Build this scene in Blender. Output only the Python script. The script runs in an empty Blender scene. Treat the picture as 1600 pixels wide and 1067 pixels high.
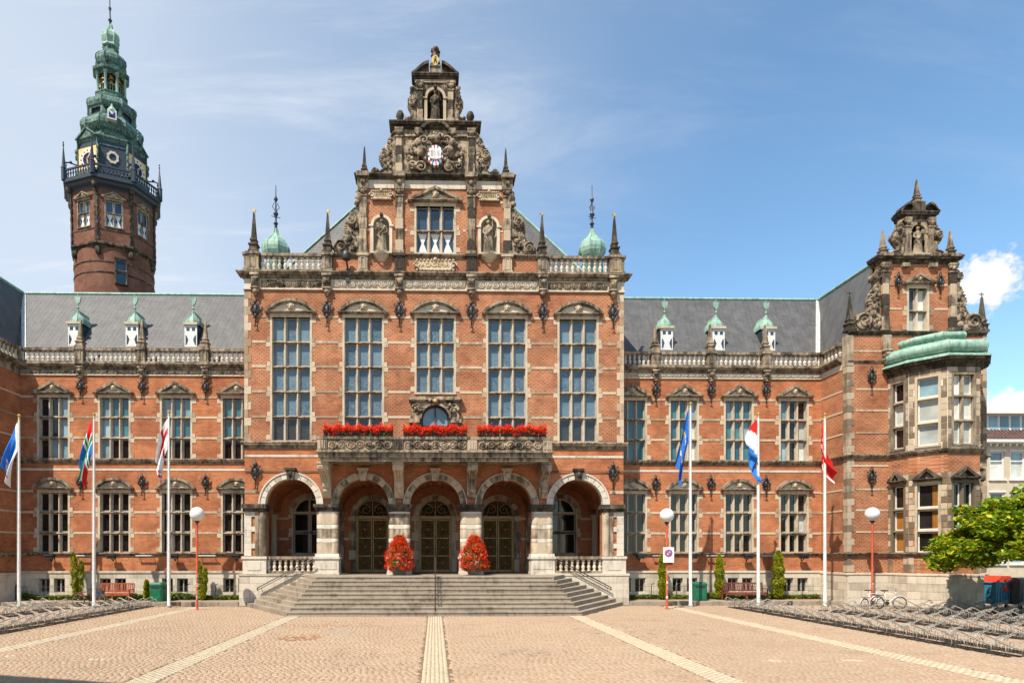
import bpy, bmesh, math, random
import numpy as np
from mathutils import Vector, Matrix
R = math.radians
rnd = random.Random(11)
SC = bpy.context.scene
COL = SC.collection

# ------------------------------------------------------------------ camera
F, PX, PY, YAW, CZ = 1000.0, 701.0, 867.0, R(1.2), 2.7
cd = bpy.data.cameras.new('camera'); cam = bpy.data.objects.new('camera', cd); COL.objects.link(cam)
cam.location = (0, 0, CZ); cam.rotation_euler = (R(90), 0, -YAW)
cd.sensor_width = 36; cd.lens = F / 1600 * 36
cd.shift_x = (800 - PX) / 1600; cd.shift_y = (PY - 533.5) / 1600
cd.clip_start = .1; cd.clip_end = 3000
SC.camera = cam

# ------------------------------------------------------------------ light and sky
SUN_AZ, SUN_EL = R(38), R(55)          # azimuth towards the left of the camera's back
SUN_STRENGTH, SKY_STRENGTH, EXPOSURE = 5.0, .15, 0.66
sdir = Vector((-math.sin(SUN_AZ) * math.cos(SUN_EL), -math.cos(SUN_AZ) * math.cos(SUN_EL), math.sin(SUN_EL)))
sl = bpy.data.lights.new('sun', 'SUN'); so = bpy.data.objects.new('sun', sl); COL.objects.link(so)
sl.energy = SUN_STRENGTH; sl.angle = R(.5); sl.color = (1, .91, .78)
so.location = sdir * 60
so.rotation_euler = sdir.to_track_quat('Z', 'Y').to_euler()
W = bpy.data.worlds.new('World'); SC.world = W; W.use_nodes = True

def node(nt, typ, **kw):
    n = nt.nodes.new(typ)
    for k, v in kw.items():
        if k.startswith('i_'):
            n.inputs[k[2:].replace('_', ' ')].default_value = v
        else:
            setattr(n, k, v)
    return n

def setup_world():
    nt = W.node_tree; nt.nodes.clear(); L = nt.links.new
    out = node(nt, 'ShaderNodeOutputWorld'); bg = node(nt, 'ShaderNodeBackground')
    bg.inputs['Strength'].default_value = SKY_STRENGTH
    sky = node(nt, 'ShaderNodeTexSky', sky_type='NISHITA', sun_disc=False)
    sky.sun_elevation = SUN_EL
    sky.sun_rotation = math.atan2(sdir.x, sdir.y)
    sky.air_density = 1.0; sky.dust_density = .1; sky.ozone_density = 1.5
    tc = node(nt, 'ShaderNodeTexCoord')
    sep = node(nt, 'ShaderNodeSeparateXYZ'); L(tc.outputs['Generated'], sep.inputs[0])
    def M(op, a, b=None, c=None):
        n = node(nt, 'ShaderNodeMath', operation=op)
        for i, v in enumerate((a, b, c)):
            if v is None: continue
            if isinstance(v, (int, float)): n.inputs[i].default_value = v
            else: L(v, n.inputs[i])
        return n.outputs[0]
    def ramp(x, a, b):
        n = node(nt, 'ShaderNodeMapRange', interpolation_type='SMOOTHSTEP'); L(x, n.inputs[0])
        n.inputs[1].default_value = a; n.inputs[2].default_value = b; return n.outputs[0]
    def noise(vec, scale, det, rough=.55, dist=0):
        n = node(nt, 'ShaderNodeTexNoise'); L(vec, n.inputs['Vector'])
        n.inputs['Scale'].default_value = scale; n.inputs['Detail'].default_value = det
        n.inputs['Roughness'].default_value = rough; n.inputs['Distortion'].default_value = dist
        return n.outputs[0]
    zz = M('ADD', M('MAXIMUM', sep.outputs[2], 0), .22)
    cmb = node(nt, 'ShaderNodeCombineXYZ')
    px = M('DIVIDE', sep.outputs[0], zz); py = M('DIVIDE', sep.outputs[1], zz)
    L(px, cmb.inputs[0]); L(py, cmb.inputs[1])
    mp = node(nt, 'ShaderNodeMapping'); L(cmb.outputs[0], mp.inputs[0])
    mp.inputs['Rotation'].default_value = (0, 0, R(28)); mp.inputs['Scale'].default_value = (.55, 1.9, 1)
    wisp = noise(mp.outputs[0], 1.9, 11, .66, .5)
    big = noise(cmb.outputs[0], .7, 3, .5)
    veil = M('ADD', M('MULTIPLY', px, -.60), M('MULTIPLY', big, .9))
    veil = ramp(veil, .12, .86)
    w1 = M('MULTIPLY', ramp(wisp, .48, .74), M('ADD', M('MULTIPLY', veil, .5), .13))
    fac = M('MINIMUM', M('ADD', M('MULTIPLY', veil, .72), w1), .85)
    mix = node(nt, 'ShaderNodeMix', data_type='RGBA')
    tint = node(nt, 'ShaderNodeMix', data_type='RGBA', blend_type='MULTIPLY'); tint.inputs[0].default_value = 1; L(sky.outputs[0], tint.inputs[6]); tint.inputs[7].default_value = (.80, .95, .95, 1)
    L(fac, mix.inputs[0]); L(tint.outputs[2], mix.inputs[6])
    mix.inputs[7].default_value = (3.5, 3.75, 4.05, 1)
    # two fair weather cumulus heads beyond the right wing
    cur = mix.outputs[2]
    nz = noise(tc.outputs['Generated'], 20, 5, .55); nz2 = noise(tc.outputs['Generated'], 62, 8, .6)
    for (dx, dy, dz, rx, rz) in CUMULI:
        v = Vector((dx, dy, dz)).normalized()
        t = Vector((v.y, -v.x, 0)).normalized(); up = t.cross(v) * (1 if t.cross(v).z > 0 else -1)
        def dot(vec):
            n = node(nt, 'ShaderNodeVectorMath', operation='DOT_PRODUCT'); L(tc.outputs['Generated'], n.inputs[0]); n.inputs[1].default_value = vec
            return n.outputs['Value']
        a = M('DIVIDE', dot(t), rx); b = M('DIVIDE', dot(up), rz)
        d = M('SQRT', M('ADD', M('MULTIPLY', a, a), M('MULTIPLY', b, b)))
        d = M('ADD', d, M('MULTIPLY', M('GREATER_THAN', 0, dot(v)), 50))
        f = ramp(M('SUBTRACT', M('ADD', 1.0, M('ADD', M('MULTIPLY', M('SUBTRACT', nz, .5), 1.5), M('MULTIPLY', M('SUBTRACT', nz2, .5), 1.5))), d), .0, .40)
        m2 = node(nt, 'ShaderNodeMix', data_type='RGBA'); L(f, m2.inputs[0]); L(cur, m2.inputs[6])
        m2.inputs[7].default_value = (4.3, 4.3, 4.35, 1); cur = m2.outputs[2]
    L(cur, bg.inputs[0]); L(bg.outputs[0], out.inputs[0])

SC.view_settings.view_transform = 'Standard'; SC.view_settings.look = 'None'
SC.view_settings.exposure = EXPOSURE; SC.view_settings.gamma = 1; SC.view_settings.use_curve_mapping = False

def ray(u):
    xn = (u - PX) / F
    return math.sin(YAW) + xn * math.cos(YAW), math.cos(YAW) - xn * math.sin(YAW)
def ux(u, Y):
    a, b = ray(u); return Y / b * a
def uz(v, Y, u=680):
    return CZ + (PY - v) / F * Y / ray(u)[1]
def cdir(u, v):
    a, b = ray(u); return (a, b, (PY - v) / F)
CUMULI = [cdir(1540, 434) + (.042, .033), cdir(1516, 452) + (.022, .018), cdir(1600, 636) + (.045, .026)]
setup_world()

# ------------------------------------------------------------------ materials
MATS = {}
class NT:
    def __init__(s, name):
        m = bpy.data.materials.new(name); m.use_nodes = True; s.m = m; s.nt = m.node_tree
        s.b = s.nt.nodes['Principled BSDF']; MATS[name] = m
    def n(s, typ, **kw): return node(s.nt, typ, **kw)
    def L(s, a, b): s.nt.links.new(a, b)
    def pos(s):
        return s.n('ShaderNodeNewGeometry').outputs['Position']
    def math(s, op, a, b=None, c=None):
        n = s.n('ShaderNodeMath', operation=op)
        for i, v in enumerate((a, b, c)):
            if v is None: continue
            if isinstance(v, (int, float)): n.inputs[i].default_value = v
            else: s.L(v, n.inputs[i])
        return n.outputs[0]
    def noise(s, vec, scale, det=4, rough=.55, dist=0):
        n = s.n('ShaderNodeTexNoise'); s.L(vec, n.inputs['Vector'])
        n.inputs['Scale'].default_value = scale; n.inputs['Detail'].default_value = det
        n.inputs['Roughness'].default_value = rough; n.inputs['Distortion'].default_value = dist
        return n.outputs[0]
    def ramp(s, x, a, b):
        n = s.n('ShaderNodeMapRange', interpolation_type='SMOOTHSTEP'); s.L(x, n.inputs[0])
        n.inputs[1].default_value = a; n.inputs[2].default_value = b; return n.outputs[0]
    def mix(s, f, a, b, mode='MIX'):
        n = s.n('ShaderNodeMix', data_type='RGBA', blend_type=mode)
        for i, v in ((0, f), (6, a), (7, b)):
            if isinstance(v, (int, float)): n.inputs[i].default_value = v
            elif isinstance(v, tuple): n.inputs[i].default_value = v + (1,) if len(v) == 3 else v
            else: s.L(v, n.inputs[i])
        return n.outputs[2]
    def scale(s, vec, xyz, rot=(0, 0, 0)):
        n = s.n('ShaderNodeMapping'); s.L(vec, n.inputs[0]); n.inputs['Scale'].default_value = xyz; n.inputs['Rotation'].default_value = rot
        return n.outputs[0]
    def bump(s, h, strength=.3, dist=.02):
        n = s.n('ShaderNodeBump'); s.L(h, n.inputs['Height']); n.inputs['Strength'].default_value = strength; n.inputs['Distance'].default_value = dist
        s.L(n.outputs[0], s.b.inputs['Normal'])
    def done(s, col, rough=.8, spec=.3, metal=0):
        if isinstance(col, tuple): s.b.inputs['Base Color'].default_value = col + (1,)
        else: s.L(col, s.b.inputs['Base Color'])
        if isinstance(rough, (int, float)): s.b.inputs['Roughness'].default_value = rough
        else: s.L(rough, s.b.inputs['Roughness'])
        s.b.inputs['Specular IOR Level'].default_value = spec; s.b.inputs['Metallic'].default_value = metal
        return s.m

def plain(name, col, rough=.6, spec=.4, metal=0, var=.25, sc=6):
    t = NT(name); p = t.pos(); f = t.noise(p, sc, 5)
    c = t.mix(t.ramp(f, .3, .7), tuple(x * (1 - var) for x in col), tuple(min(1, x * (1 + var * .6)) for x in col))
    return t.done(c, rough, spec, metal)

def stone(name, pale, dark, lo=.42, hi=.66, rndamt=0.0, streak=.5, sc=1.3):
    """weathered sandstone: pale faces with black crust in patches and rain streaks"""
    t = NT(name); p = t.pos()
    a = t.noise(p, sc, 6, .65, .4)
    st = t.noise(t.scale(p, (3.5, 3.5, .5)), 1.6, 5, .6)
    f = t.math('ADD', t.math('MULTIPLY', a, 1 - streak), t.math('MULTIPLY', st, streak))
    if rndamt:
        oi = t.n('ShaderNodeObjectInfo')
        f = t.math('ADD', f, t.math('MULTIPLY', t.math('SUBTRACT', oi.outputs['Random'], .5), rndamt))
    f = t.ramp(f, lo, hi)
    fine = t.noise(p, 22, 4, .6)
    c = t.mix(f, pale, dark)
    c = t.mix(t.math('MULTIPLY', t.ramp(fine, .35, .75), .35), c, tuple(x * .45 for x in pale))
    t.bump(fine, .35, .02)
    return t.done(c, .88, .2)

def brick(name, c1, c2, mortar, lattice, latamt, rot90=False):
    t = NT(name); p = t.pos()
    sep = t.n('ShaderNodeSeparateXYZ'); t.L(p, sep.inputs[0])
    u = t.math('ADD', sep.outputs[0], t.math('MULTIPLY', sep.outputs[1], 1.0)); v = sep.outputs[2]
    cmb = t.n('ShaderNodeCombineXYZ'); t.L(u, cmb.inputs[0]); t.L(v, cmb.inputs[1])
    br = t.n('ShaderNodeTexBrick'); t.L(cmb.outputs[0], br.inputs['Vector'])
    br.inputs['Scale'].default_value = 1; br.inputs['Brick Width'].default_value = .23; br.inputs['Row Height'].default_value = .075
    br.inputs['Mortar Size'].default_value = .007; br.inputs['Mortar Smooth'].default_value = .2
    br.inputs['Color1'].default_value = c1 + (1,); br.inputs['Color2'].default_value = c2 + (1,); br.inputs['Mortar'].default_value = mortar + (1,)
    br.inputs['Bias'].default_value = -.1
    P = .25
    def lines(sgn):
        q = t.math('ADD', t.math('DIVIDE', u, P), t.math('MULTIPLY', t.math('DIVIDE', v, P * .8), sgn))
        fr = t.math('FRACT', q)
        return t.math('LESS_THAN', t.math('ABSOLUTE', t.math('SUBTRACT', fr, .5)), .15)
    lat = t.math('MAXIMUM', lines(1), lines(-1))
    big = t.noise(p, .35, 4, .6); mid = t.noise(p, 1.7, 5, .6, .3)
    streak = t.noise(t.scale(p, (2.2, 2.2, .25)), 1.2, 4)
    la = t.math('MULTIPLY', lat, t.math('MULTIPLY', t.ramp(big, .25, .6), latamt))
    c = t.mix(la, br.outputs['Color'], lattice)
    blot = t.noise(t.scale(p, (1, 1, 1.6)), .8, 8, .7, .6)
    c = t.mix(t.math('MULTIPLY', t.ramp(blot, .50, .72), .5), c, (.13, .06, .038))
    c = t.mix(t.math('MULTIPLY', t.ramp(mid, .45, .75), .45), c, tuple(x * .62 for x in c2))
    c = t.mix(t.math('MULTIPLY', t.ramp(streak, .55, .8), .3), c, (.09, .05, .035))
    c = t.mix(t.math('MULTIPLY', t.ramp(big, .5, .8), .35), c, tuple(min(1, x * 1.25) for x in c1))
    zone = t.noise(t.scale(p, (1, 1, 1.5)), .42, 6, .62, .4)
    c = t.mix(t.ramp(zone, .32, .70), t.mix(1.0, c, (1.10, 1.08, 1.05), 'MULTIPLY'), t.mix(1.0, c, (.72, .66, .64), 'MULTIPLY'))
    t.bump(br.outputs['Fac'], .3, -.01)
    return t.done(c, .9, .15)

def glass(name, col, pat=None, patcol=None, rough=.06, spec=.6, ior=1.5):
    t = NT(name); p = t.pos(); f = t.noise(p, .9, 3)
    c = t.mix(t.ramp(f, .3, .75), tuple(x * .75 for x in col), tuple(x * 1.25 for x in col))
    oi = t.n('ShaderNodeObjectInfo'); c = t.mix(1.0, c, t.mix(oi.outputs['Random'], (.55, .58, .6), (1.35, 1.3, 1.25)), 'MULTIPLY')  # random tint per pane stands in for varied reflections
    if pat:
        w = t.noise(t.scale(p, (1, 1, 1)), pat, 3, .5, 1.8)
        band = t.math('LESS_THAN', t.math('ABSOLUTE', t.math('SUBTRACT', t.math('FRACT', t.math('MULTIPLY', w, 5)), .5)), .17)
        tc = t.n('ShaderNodeTexCoord'); sp = t.n('ShaderNodeSeparateXYZ'); t.L(tc.outputs['Generated'], sp.inputs[0])
        low = t.math('SUBTRACT', 1.0, t.ramp(sp.outputs[2], .45, .75))
        c = t.mix(t.math('MULTIPLY', t.math('MULTIPLY', band, low), .75), c, patcol)
    m = t.done(c, rough, spec); t.b.inputs['IOR'].default_value = ior
    n2 = t.noise(p, 1.4, 2); t.bump(n2, .03, .05)
    return m

brick('brick_wall', (.45, .148, .058), (.30, .088, .038), (.44, .27, .16), (.46, .23, .125), .34)
brick('brick_diaper', (.40, .130, .056), (.24, .074, .036), (.44, .29, .18), (.45, .275, .165), .62)
brick('brick_tower', (.20, .085, .058), (.12, .052, .038), (.19, .12, .09), (.21, .12, .085), .35)
stone('stone_pale', (.60, .52, .41), (.16, .12, .08), .46, .76)
stone('stone_band', (.53, .43, .31), (.29, .20, .125), .42, .68, .35)
stone('stone_white', (.60, .54, .45), (.30, .25, .19), .46, .72, .15)
stone('stone_frame', (.54, .45, .33), (.19, .14, .09), .45, .72)
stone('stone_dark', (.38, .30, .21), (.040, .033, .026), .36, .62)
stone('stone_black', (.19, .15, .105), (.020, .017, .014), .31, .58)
stone('stone_carved', (.44, .345, .24), (.024, .020, .016), .36, .62, 0, .3, 2.4)
stone('stone_gable', (.45, .355, .25), (.026, .021, .017), .36, .60, .35)
stone('stone_block', (.45, .365, .265), (.135, .10, .066), .34, .64, .6)
stone('stone_quoin', (.42, .34, .245), (.16, .12, .08), .40, .66, .5)
stone('stone_drum', (.47, .38, .275), (.10, .078, .056), .42, .68, .28)
stone('stone_step', (.32, .268, .205), (.13, .10, .072), .42, .72, .12)
stone('stone_plinth', (.58, .51, .41), (.36, .31, .24), .42, .72, .3)

def mk_slate():
    t = NT('slate'); p = t.pos()
    sep = t.n('ShaderNodeSeparateXYZ'); t.L(p, sep.inputs[0])
    cmb = t.n('ShaderNodeCombineXYZ'); t.L(t.math('ADD', sep.outputs[0], sep.outputs[1]), cmb.inputs[0]); t.L(sep.outputs[2], cmb.inputs[1])
    br = t.n('ShaderNodeTexBrick'); t.L(cmb.outputs[0], br.inputs['Vector'])
    br.inputs['Scale'].default_value = 1; br.inputs['Brick Width'].default_value = .28; br.inputs['Row Height'].default_value = .17
    br.inputs['Mortar Size'].default_value = .012; br.inputs['Bias'].default_value = 0
    br.inputs['Color1'].default_value = (.088, .088, .09, 1); br.inputs['Color2'].default_value = (.070, .071, .076, 1); br.inputs['Mortar'].default_value = (.038, .038, .04, 1)
    st = t.noise(t.scale(p, (1, 1, .3)), 2.2, 6, .65)
    bl = t.noise(p, .7, 8, .7, .5)
    c = t.mix(t.math('MULTIPLY', t.ramp(st, .35, .75), .5), br.outputs['Color'], (.15, .145, .14))
    c = t.mix(t.math('MULTIPLY', t.ramp(bl, .52, .72), .4), c, (.045, .046, .045))
    t.bump(br.outputs['Fac'], .5, -.02)
    t.done(c, .55, .35)
mk_slate()
def mk_copper(name, a, b, dk, amt):
    t = NT(name); p = t.pos()
    n1 = t.noise(p, 2.5, 6, .65, .5); st = t.noise(t.scale(p, (4, 4, .5)), 1.8, 5)
    c = t.mix(t.ramp(n1, .3, .7), a, b)
    c = t.mix(t.math('MULTIPLY', t.ramp(st, .45, .7), amt), c, dk)
    t.bump(n1, .15, .02); t.done(c, .65, .4)
mk_copper('copper', (.17, .31, .245), (.29, .42, .345), (.05, .11, .09), .6)
mk_copper('copper_dark', (.020, .062, .058), (.13, .235, .185), (.006, .014, .017), 1.0)
plain('lead', (.48, .48, .47), .5, .4)
plain('white_paint', (.66, .65, .61), .45, .4, 0, .12)
plain('cream_paint', (.50, .43, .32), .7, .3, 0, .1, 2)
plain('iron', (.022, .02, .02), .5, .5)
plain('slate_blue', (.024, .036, .055), .5, .4)
plain('timber_dark', (.045, .03, .022), .5, .4)
plain('galvanised', (.33, .31, .275), .5, .4, .25, .5, 14)
plain('gold', (.55, .37, .11), .4, .5, .4, .25)
plain('bronze', (.33, .20, .065), .42, .5, .15, .3)
plain('red_pole', (.52, .09, .045), .45, .4)
plain('bench_red', (.33, .075, .03), .5, .35, 0, .3)
plain('bench_brown', (.16, .045, .032), .5, .35, 0, .3)
plain('green_bin', (.006, .12, .055), .4, .45)
plain('bin_blue', (.05, .21, .33), .45, .45); plain('bin_grey', (.075, .08, .08), .5, .4)
plain('bin_red', (.62, .05, .02), .45, .4)
plain('rubber', (.015, .015, .015), .8, .2); plain('bike_red', (.22, .03, .02), .35, .5); plain('bike_white', (.75, .75, .75), .3, .5)
plain('bag_blue', (.10, .13, .17), .7, .2)
plain('flag_blue', (.03, .14, .50), .8, .1, 0, .15); plain('flag_red', (.58, .022, .02), .8, .1, 0, .15); plain('flag_white', (.72, .72, .72), .8, .1, 0, .08)
plain('flag_green', (.015, .24, .07), .8, .1); plain('flag_yellow', (.8, .6, .02), .8, .1); plain('flag_lightblue', (.03, .17, .55), .8, .1, 0, .12)
plain('ink_blue', (.07, .14, .42), .5, .3); plain('ink_red', (.58, .06, .05), .5, .3); plain('ink_white', (.8, .8, .78), .5, .3)
plain('clock_blue', (.03, .03, .16), .5, .3); plain('clock_gold', (.72, .47, .18), .5, .4, 0, .2)
plain('dial_cream', (.70, .60, .42), .5, .3, 0, .12)
plain('sash_grey', (.35, .33, .29), .5, .4)
plain('planter_black', (.02, .02, .018), .6, .3); plain('planter_green', (.09, .12, .09), .6, .3)
plain('roof_tile', (.10, .06, .05), .7, .3, 0, .4)
plain('joint_earth', (.19, .135, .088), .95, .1, 0, .3, 9)
plain('porch_tile', (.13, .11, .09), .6, .3, 0, .3, 4)  # floor tone made dark to cut bounce light in the porch
plain('soil', (.08, .055, .03), .95, .1)
glass('glass_blue', (.085, .140, .180), 3.2, (.15, .205, .24), .12)  # blue of the reflected sky is put into the base colour
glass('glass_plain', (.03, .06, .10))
glass('glass_teal', (.045, .145, .17))  # teal base colour stands in for reflected sky
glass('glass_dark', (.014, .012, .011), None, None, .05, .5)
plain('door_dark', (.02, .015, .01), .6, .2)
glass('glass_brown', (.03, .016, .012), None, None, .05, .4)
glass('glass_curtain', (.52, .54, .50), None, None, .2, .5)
glass('glass_sky', (.20, .31, .36), None, None, .1, .5)  # pale sky reflection coloured into the pane
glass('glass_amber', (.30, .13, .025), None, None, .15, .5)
glass('glass_lead', (.022, .022, .02), 7, (.07, .068, .06), .2)
t = NT('lamp_globe'); t.b.inputs['Subsurface Weight'].default_value = .3; t.done((.72, .70, .66), .35, .5)
def mk_leaf(name, cols, trans=.35):
    t = NT(name); g = t.n('ShaderNodeNewGeometry')
    r = g.outputs['Random Per Island']; big = t.noise(g.outputs['Position'], 1.1, 3)
    f = t.math('ADD', t.math('MULTIPLY', r, .6), t.math('MULTIPLY', big, .5))
    cr = t.n('ShaderNodeValToRGB'); t.L(f, cr.inputs[0]); e = cr.color_ramp.elements
    e[0].position = .15; e[0].color = cols[0] + (1,); e[1].position = .9; e[1].color = cols[-1] + (1,)
    for i, c in enumerate(cols[1:-1]):
        x = e.new(.15 + .75 * (i + 1) / (len(cols) - 1)); x.color = c + (1,)
    t.done(cr.outputs[0], .55, .25)
    tr = t.n('ShaderNodeBsdfTranslucent'); t.L(cr.outputs[0], tr.inputs[0])
    mx = t.n('ShaderNodeMixShader'); mx.inputs[0].default_value = trans
    t.L(t.b.outputs[0], mx.inputs[1]); t.L(tr.outputs[0], mx.inputs[2])
    t.L(mx.outputs[0], t.nt.nodes['Material Output'].inputs[0])
mk_leaf('leaf_maple', [(.025, .08, .004), (.09, .19, .008), (.26, .34, .012), (.66, .54, .03)], .35)  # darkest leaf tones stand in for shadows within the crown
mk_leaf('leaf_conifer', [(.14, .19, .008), (.32, .36, .018), (.52, .48, .03)], .35)
mk_leaf('leaf_ivy', [(.05, .10, .010), (.13, .19, .02), (.30, .31, .04)], .25)
mk_leaf('leaf_plain', [(.035, .09, .012), (.10, .20, .03)], .25)
mk_leaf('petal_red', [(.62, .016, .006), (.85, .035, .010), (.92, .09, .02)], .35)
plain('bark', (.07, .05, .035), .9, .1)
def mk_cobble(name, cols, spec=.2):
    t = NT(name); g = t.n('ShaderNodeNewGeometry'); r = g.outputs['Random Per Island']
    big = t.noise(g.outputs['Position'], .16, 4, .6); mid = t.noise(g.outputs['Position'], 1.3, 4, .6)
    fine = t.noise(g.outputs['Position'], 40, 3)
    f = t.math('ADD', t.math('MULTIPLY', r, .55), t.math('MULTIPLY', mid, .45))
    cr = t.n('ShaderNodeValToRGB'); t.L(f, cr.inputs[0]); e = cr.color_ramp.elements
    e[0].position = .1; e[0].color = cols[0] + (1,); e[1].position = .9; e[1].color = cols[-1] + (1,)
    for i, c in enumerate(cols[1:-1]):
        x = e.new(.1 + .8 * (i + 1) / (len(cols) - 1)); x.color = c + (1,)
    st = t.noise(g.outputs['Position'], .55, 7, .68, .8)
    c0 = t.mix(t.math('MULTIPLY', t.ramp(st, .54, .74), .42), cr.outputs[0], tuple(x * .55 for x in cols[0]))
    c = t.mix(t.math('MULTIPLY', t.ramp(big, .4, .75), .35), c0, tuple(x * .72 for x in cols[1]))
    c = t.mix(t.math('MULTIPLY', t.ramp(fine, .4, .8), .25), c, tuple(x * .5 for x in cols[0]))
    t.bump(fine, .3, .01); t.done(c, .85, spec)
mk_cobble('cobble', [(.285, .20, .135), (.35, .255, .175), (.385, .29, .205), (.345, .23, .15), (.405, .315, .235)])
mk_cobble('cobble_rust', [(.22, .11, .055), (.28, .15, .08), (.33, .19, .11)])
mk_cobble('cobble_grey', [(.20, .15, .105), (.25, .195, .145), (.29, .235, .18)])
mk_cobble('paver', [(.40, .33, .23), (.45, .375, .265), (.49, .42, .31)])
def mk_sidewalk():
    t = NT('sidewalk'); p = t.pos()
    br = t.n('ShaderNodeTexBrick'); t.L(p, br.inputs['Vector']); br.inputs['Scale'].default_value = 1
    br.inputs['Brick Width'].default_value = .2; br.inputs['Row Height'].default_value = .1; br.inputs['Mortar Size'].default_value = .006
    br.inputs['Color1'].default_value = (.31, .225, .16, 1); br.inputs['Color2'].default_value = (.29, .21, .145, 1); br.inputs['Mortar'].default_value = (.22, .17, .12, 1)
    n1 = t.noise(p, .8, 5, .6)
    c = t.mix(t.math('MULTIPLY', t.ramp(n1, .4, .75), .4), br.outputs['Color'], (.37, .30, .22))
    t.bump(br.outputs['Fac'], .3, -.008); t.done(c, .9, .15)
mk_sidewalk()
MT = MATS

# ------------------------------------------------------------------ mesh helpers
class MB:
    def __init__(s): s.v = []; s.f = []; s.m = []
    def add(s, vs, fs, mi=0):
        o = len(s.v); s.v += [tuple(p) for p in vs]
        for f in fs: s.f.append(tuple(i + o for i in f)); s.m.append(mi)
    def box(s, x0, x1, y0, y1, z0, z1, mi=0):
        s.add([(x0, y0, z0), (x1, y0, z0), (x1, y1, z0), (x0, y1, z0), (x0, y0, z1), (x1, y0, z1), (x1, y1, z1), (x0, y1, z1)],
              [(0, 3, 2, 1), (4, 5, 6, 7), (0, 1, 5, 4), (1, 2, 6, 5), (2, 3, 7, 6), (3, 0, 4, 7)], mi)
    def loft(s, a, b, mi=0, caps=True):
        n = len(a)
        s.add(list(a) + list(b), [(i, (i + 1) % n, n + (i + 1) % n, n + i) for i in range(n)] +
              ([tuple(range(n))[::-1], tuple(range(n, 2 * n))] if caps else []), mi)
    def prism_y(s, poly, y0, y1, mi=0): s.loft([(x, y0, z) for x, z in poly], [(x, y1, z) for x, z in poly], mi)
    def prism_x(s, poly, x0, x1, mi=0): s.loft([(x0, y, z) for y, z in poly], [(x1, y, z) for y, z in poly], mi)
    def prism_z(s, poly, z0, z1, mi=0): s.loft([(x, y, z0) for x, y in poly], [(x, y, z1) for x, y in poly], mi)
    def lathe(s, prof, n=10, cx=0, cy=0, cz=0, ph=0., mi=0, caps=True, a0=0, a1=2 * math.pi):
        full = abs(a1 - a0 - 2 * math.pi) < 1e-6; k = n if full else n + 1
        vs = []
        for r, z in prof:
            for i in range(k):
                a = a0 + (a1 - a0) * i / n + ph
                vs.append((cx + r * math.cos(a), cy + r * math.sin(a), cz + z))
        fs = []
        for j in range(len(prof) - 1):
            for i in range(n):
                i2 = (i + 1) % k
                fs.append((j * k + i, j * k + i2, (j + 1) * k + i2, (j + 1) * k + i))
        if caps and full:
            if prof[0][0] > 1e-4: fs.append(tuple(range(k))[::-1])
            if prof[-1][0] > 1e-4: fs.append(tuple((len(prof) - 1) * k + i for i in range(k)))
        s.add(vs, fs, mi)
    def tube(s, pts, r, n=6, mi=0, closed=False):
        pts = [Vector(p) for p in pts]; rings = []; N = len(pts)
        rr = r if isinstance(r, (list, tuple)) else [r] * N
        prev = None
        for i, p in enumerate(pts):
            if closed: d = pts[(i + 1) % N] - pts[i - 1]
            else: d = pts[min(i + 1, N - 1)] - pts[max(i - 1, 0)]
            if d.length < 1e-9: d = Vector((0, 0, 1))
            d.normalize()
            if prev is None:
                ref = Vector((0, 0, 1)) if abs(d.z) < .9 else Vector((1, 0, 0))
                a = d.cross(ref).normalized()
            else:
                a = prev - d * prev.dot(d)
                a = a.normalized() if a.length > 1e-6 else d.cross(Vector((.3, .5, .8))).normalized()
            prev = a; b = d.cross(a)
            rings.append([p + (a * math.cos(2 * math.pi * k / n) + b * math.sin(2 * math.pi * k / n)) * rr[i] for k in range(n)])
        vs = [q for g in rings for q in g]; fs = []
        M = N if closed else N - 1
        for j in range(M):
            j2 = (j + 1) % N
            for k in range(n):
                fs.append((j * n + k, j * n + (k + 1) % n, j2 * n + (k + 1) % n, j2 * n + k))
        if not closed: fs += [tuple(range(n))[::-1], tuple((N - 1) * n + k for k in range(n))]
        s.add(vs, fs, mi)
    def ball(s, c, rx, ry=None, rz=None, n=8, m=6, mi=0):
        ry = rx if ry is None else ry; rz = rx if rz is None else rz
        vs = [(c[0], c[1], c[2] - rz)]
        for j in range(1, m):
            t = -math.pi / 2 + math.pi * j / m
            for i in range(n):
                a = 2 * math.pi * i / n
                vs.append((c[0] + rx * math.cos(t) * math.cos(a), c[1] + ry * math.cos(t) * math.sin(a), c[2] + rz * math.sin(t)))
        vs.append((c[0], c[1], c[2] + rz)); top = len(vs) - 1; fs = []
        for i in range(n):
            fs.append((0, 1 + (i + 1) % n, 1 + i)); fs.append((top, top - n + i, top - n + (i + 1) % n))
            for j in range(m - 2):
                a = 1 + j * n
                fs.append((a + i, a + (i + 1) % n, a + n + (i + 1) % n, a + n + i))
        s.add(vs, fs, mi)
    def mesh(s, name, mats, smooth=False, fix=True):
        me = bpy.data.meshes.new(name); me.from_pydata(s.v, [], s.f)
        for m in (mats if isinstance(mats, (list, tuple)) else [mats]): me.materials.append(MT[m] if isinstance(m, str) else m)
        if any(s.m): me.polygons.foreach_set('material_index', s.m)
        if fix:
            bm = bmesh.new(); bm.from_mesh(me); bmesh.ops.recalc_face_normals(bm, faces=bm.faces); bm.to_mesh(me); bm.free()
        if smooth:
            me.polygons.foreach_set('use_smooth', [True] * len(me.polygons))
            if smooth != 'all':
                try: me.set_sharp_from_angle(angle=R(40))
                except Exception: pass
        me.update(); return me
    def build(s, name, mats, parent=None, smooth=False, fix=True, loc=None, rz=0):
        return link(name, s.mesh(name, mats, smooth, fix), parent, loc, rz)

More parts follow.
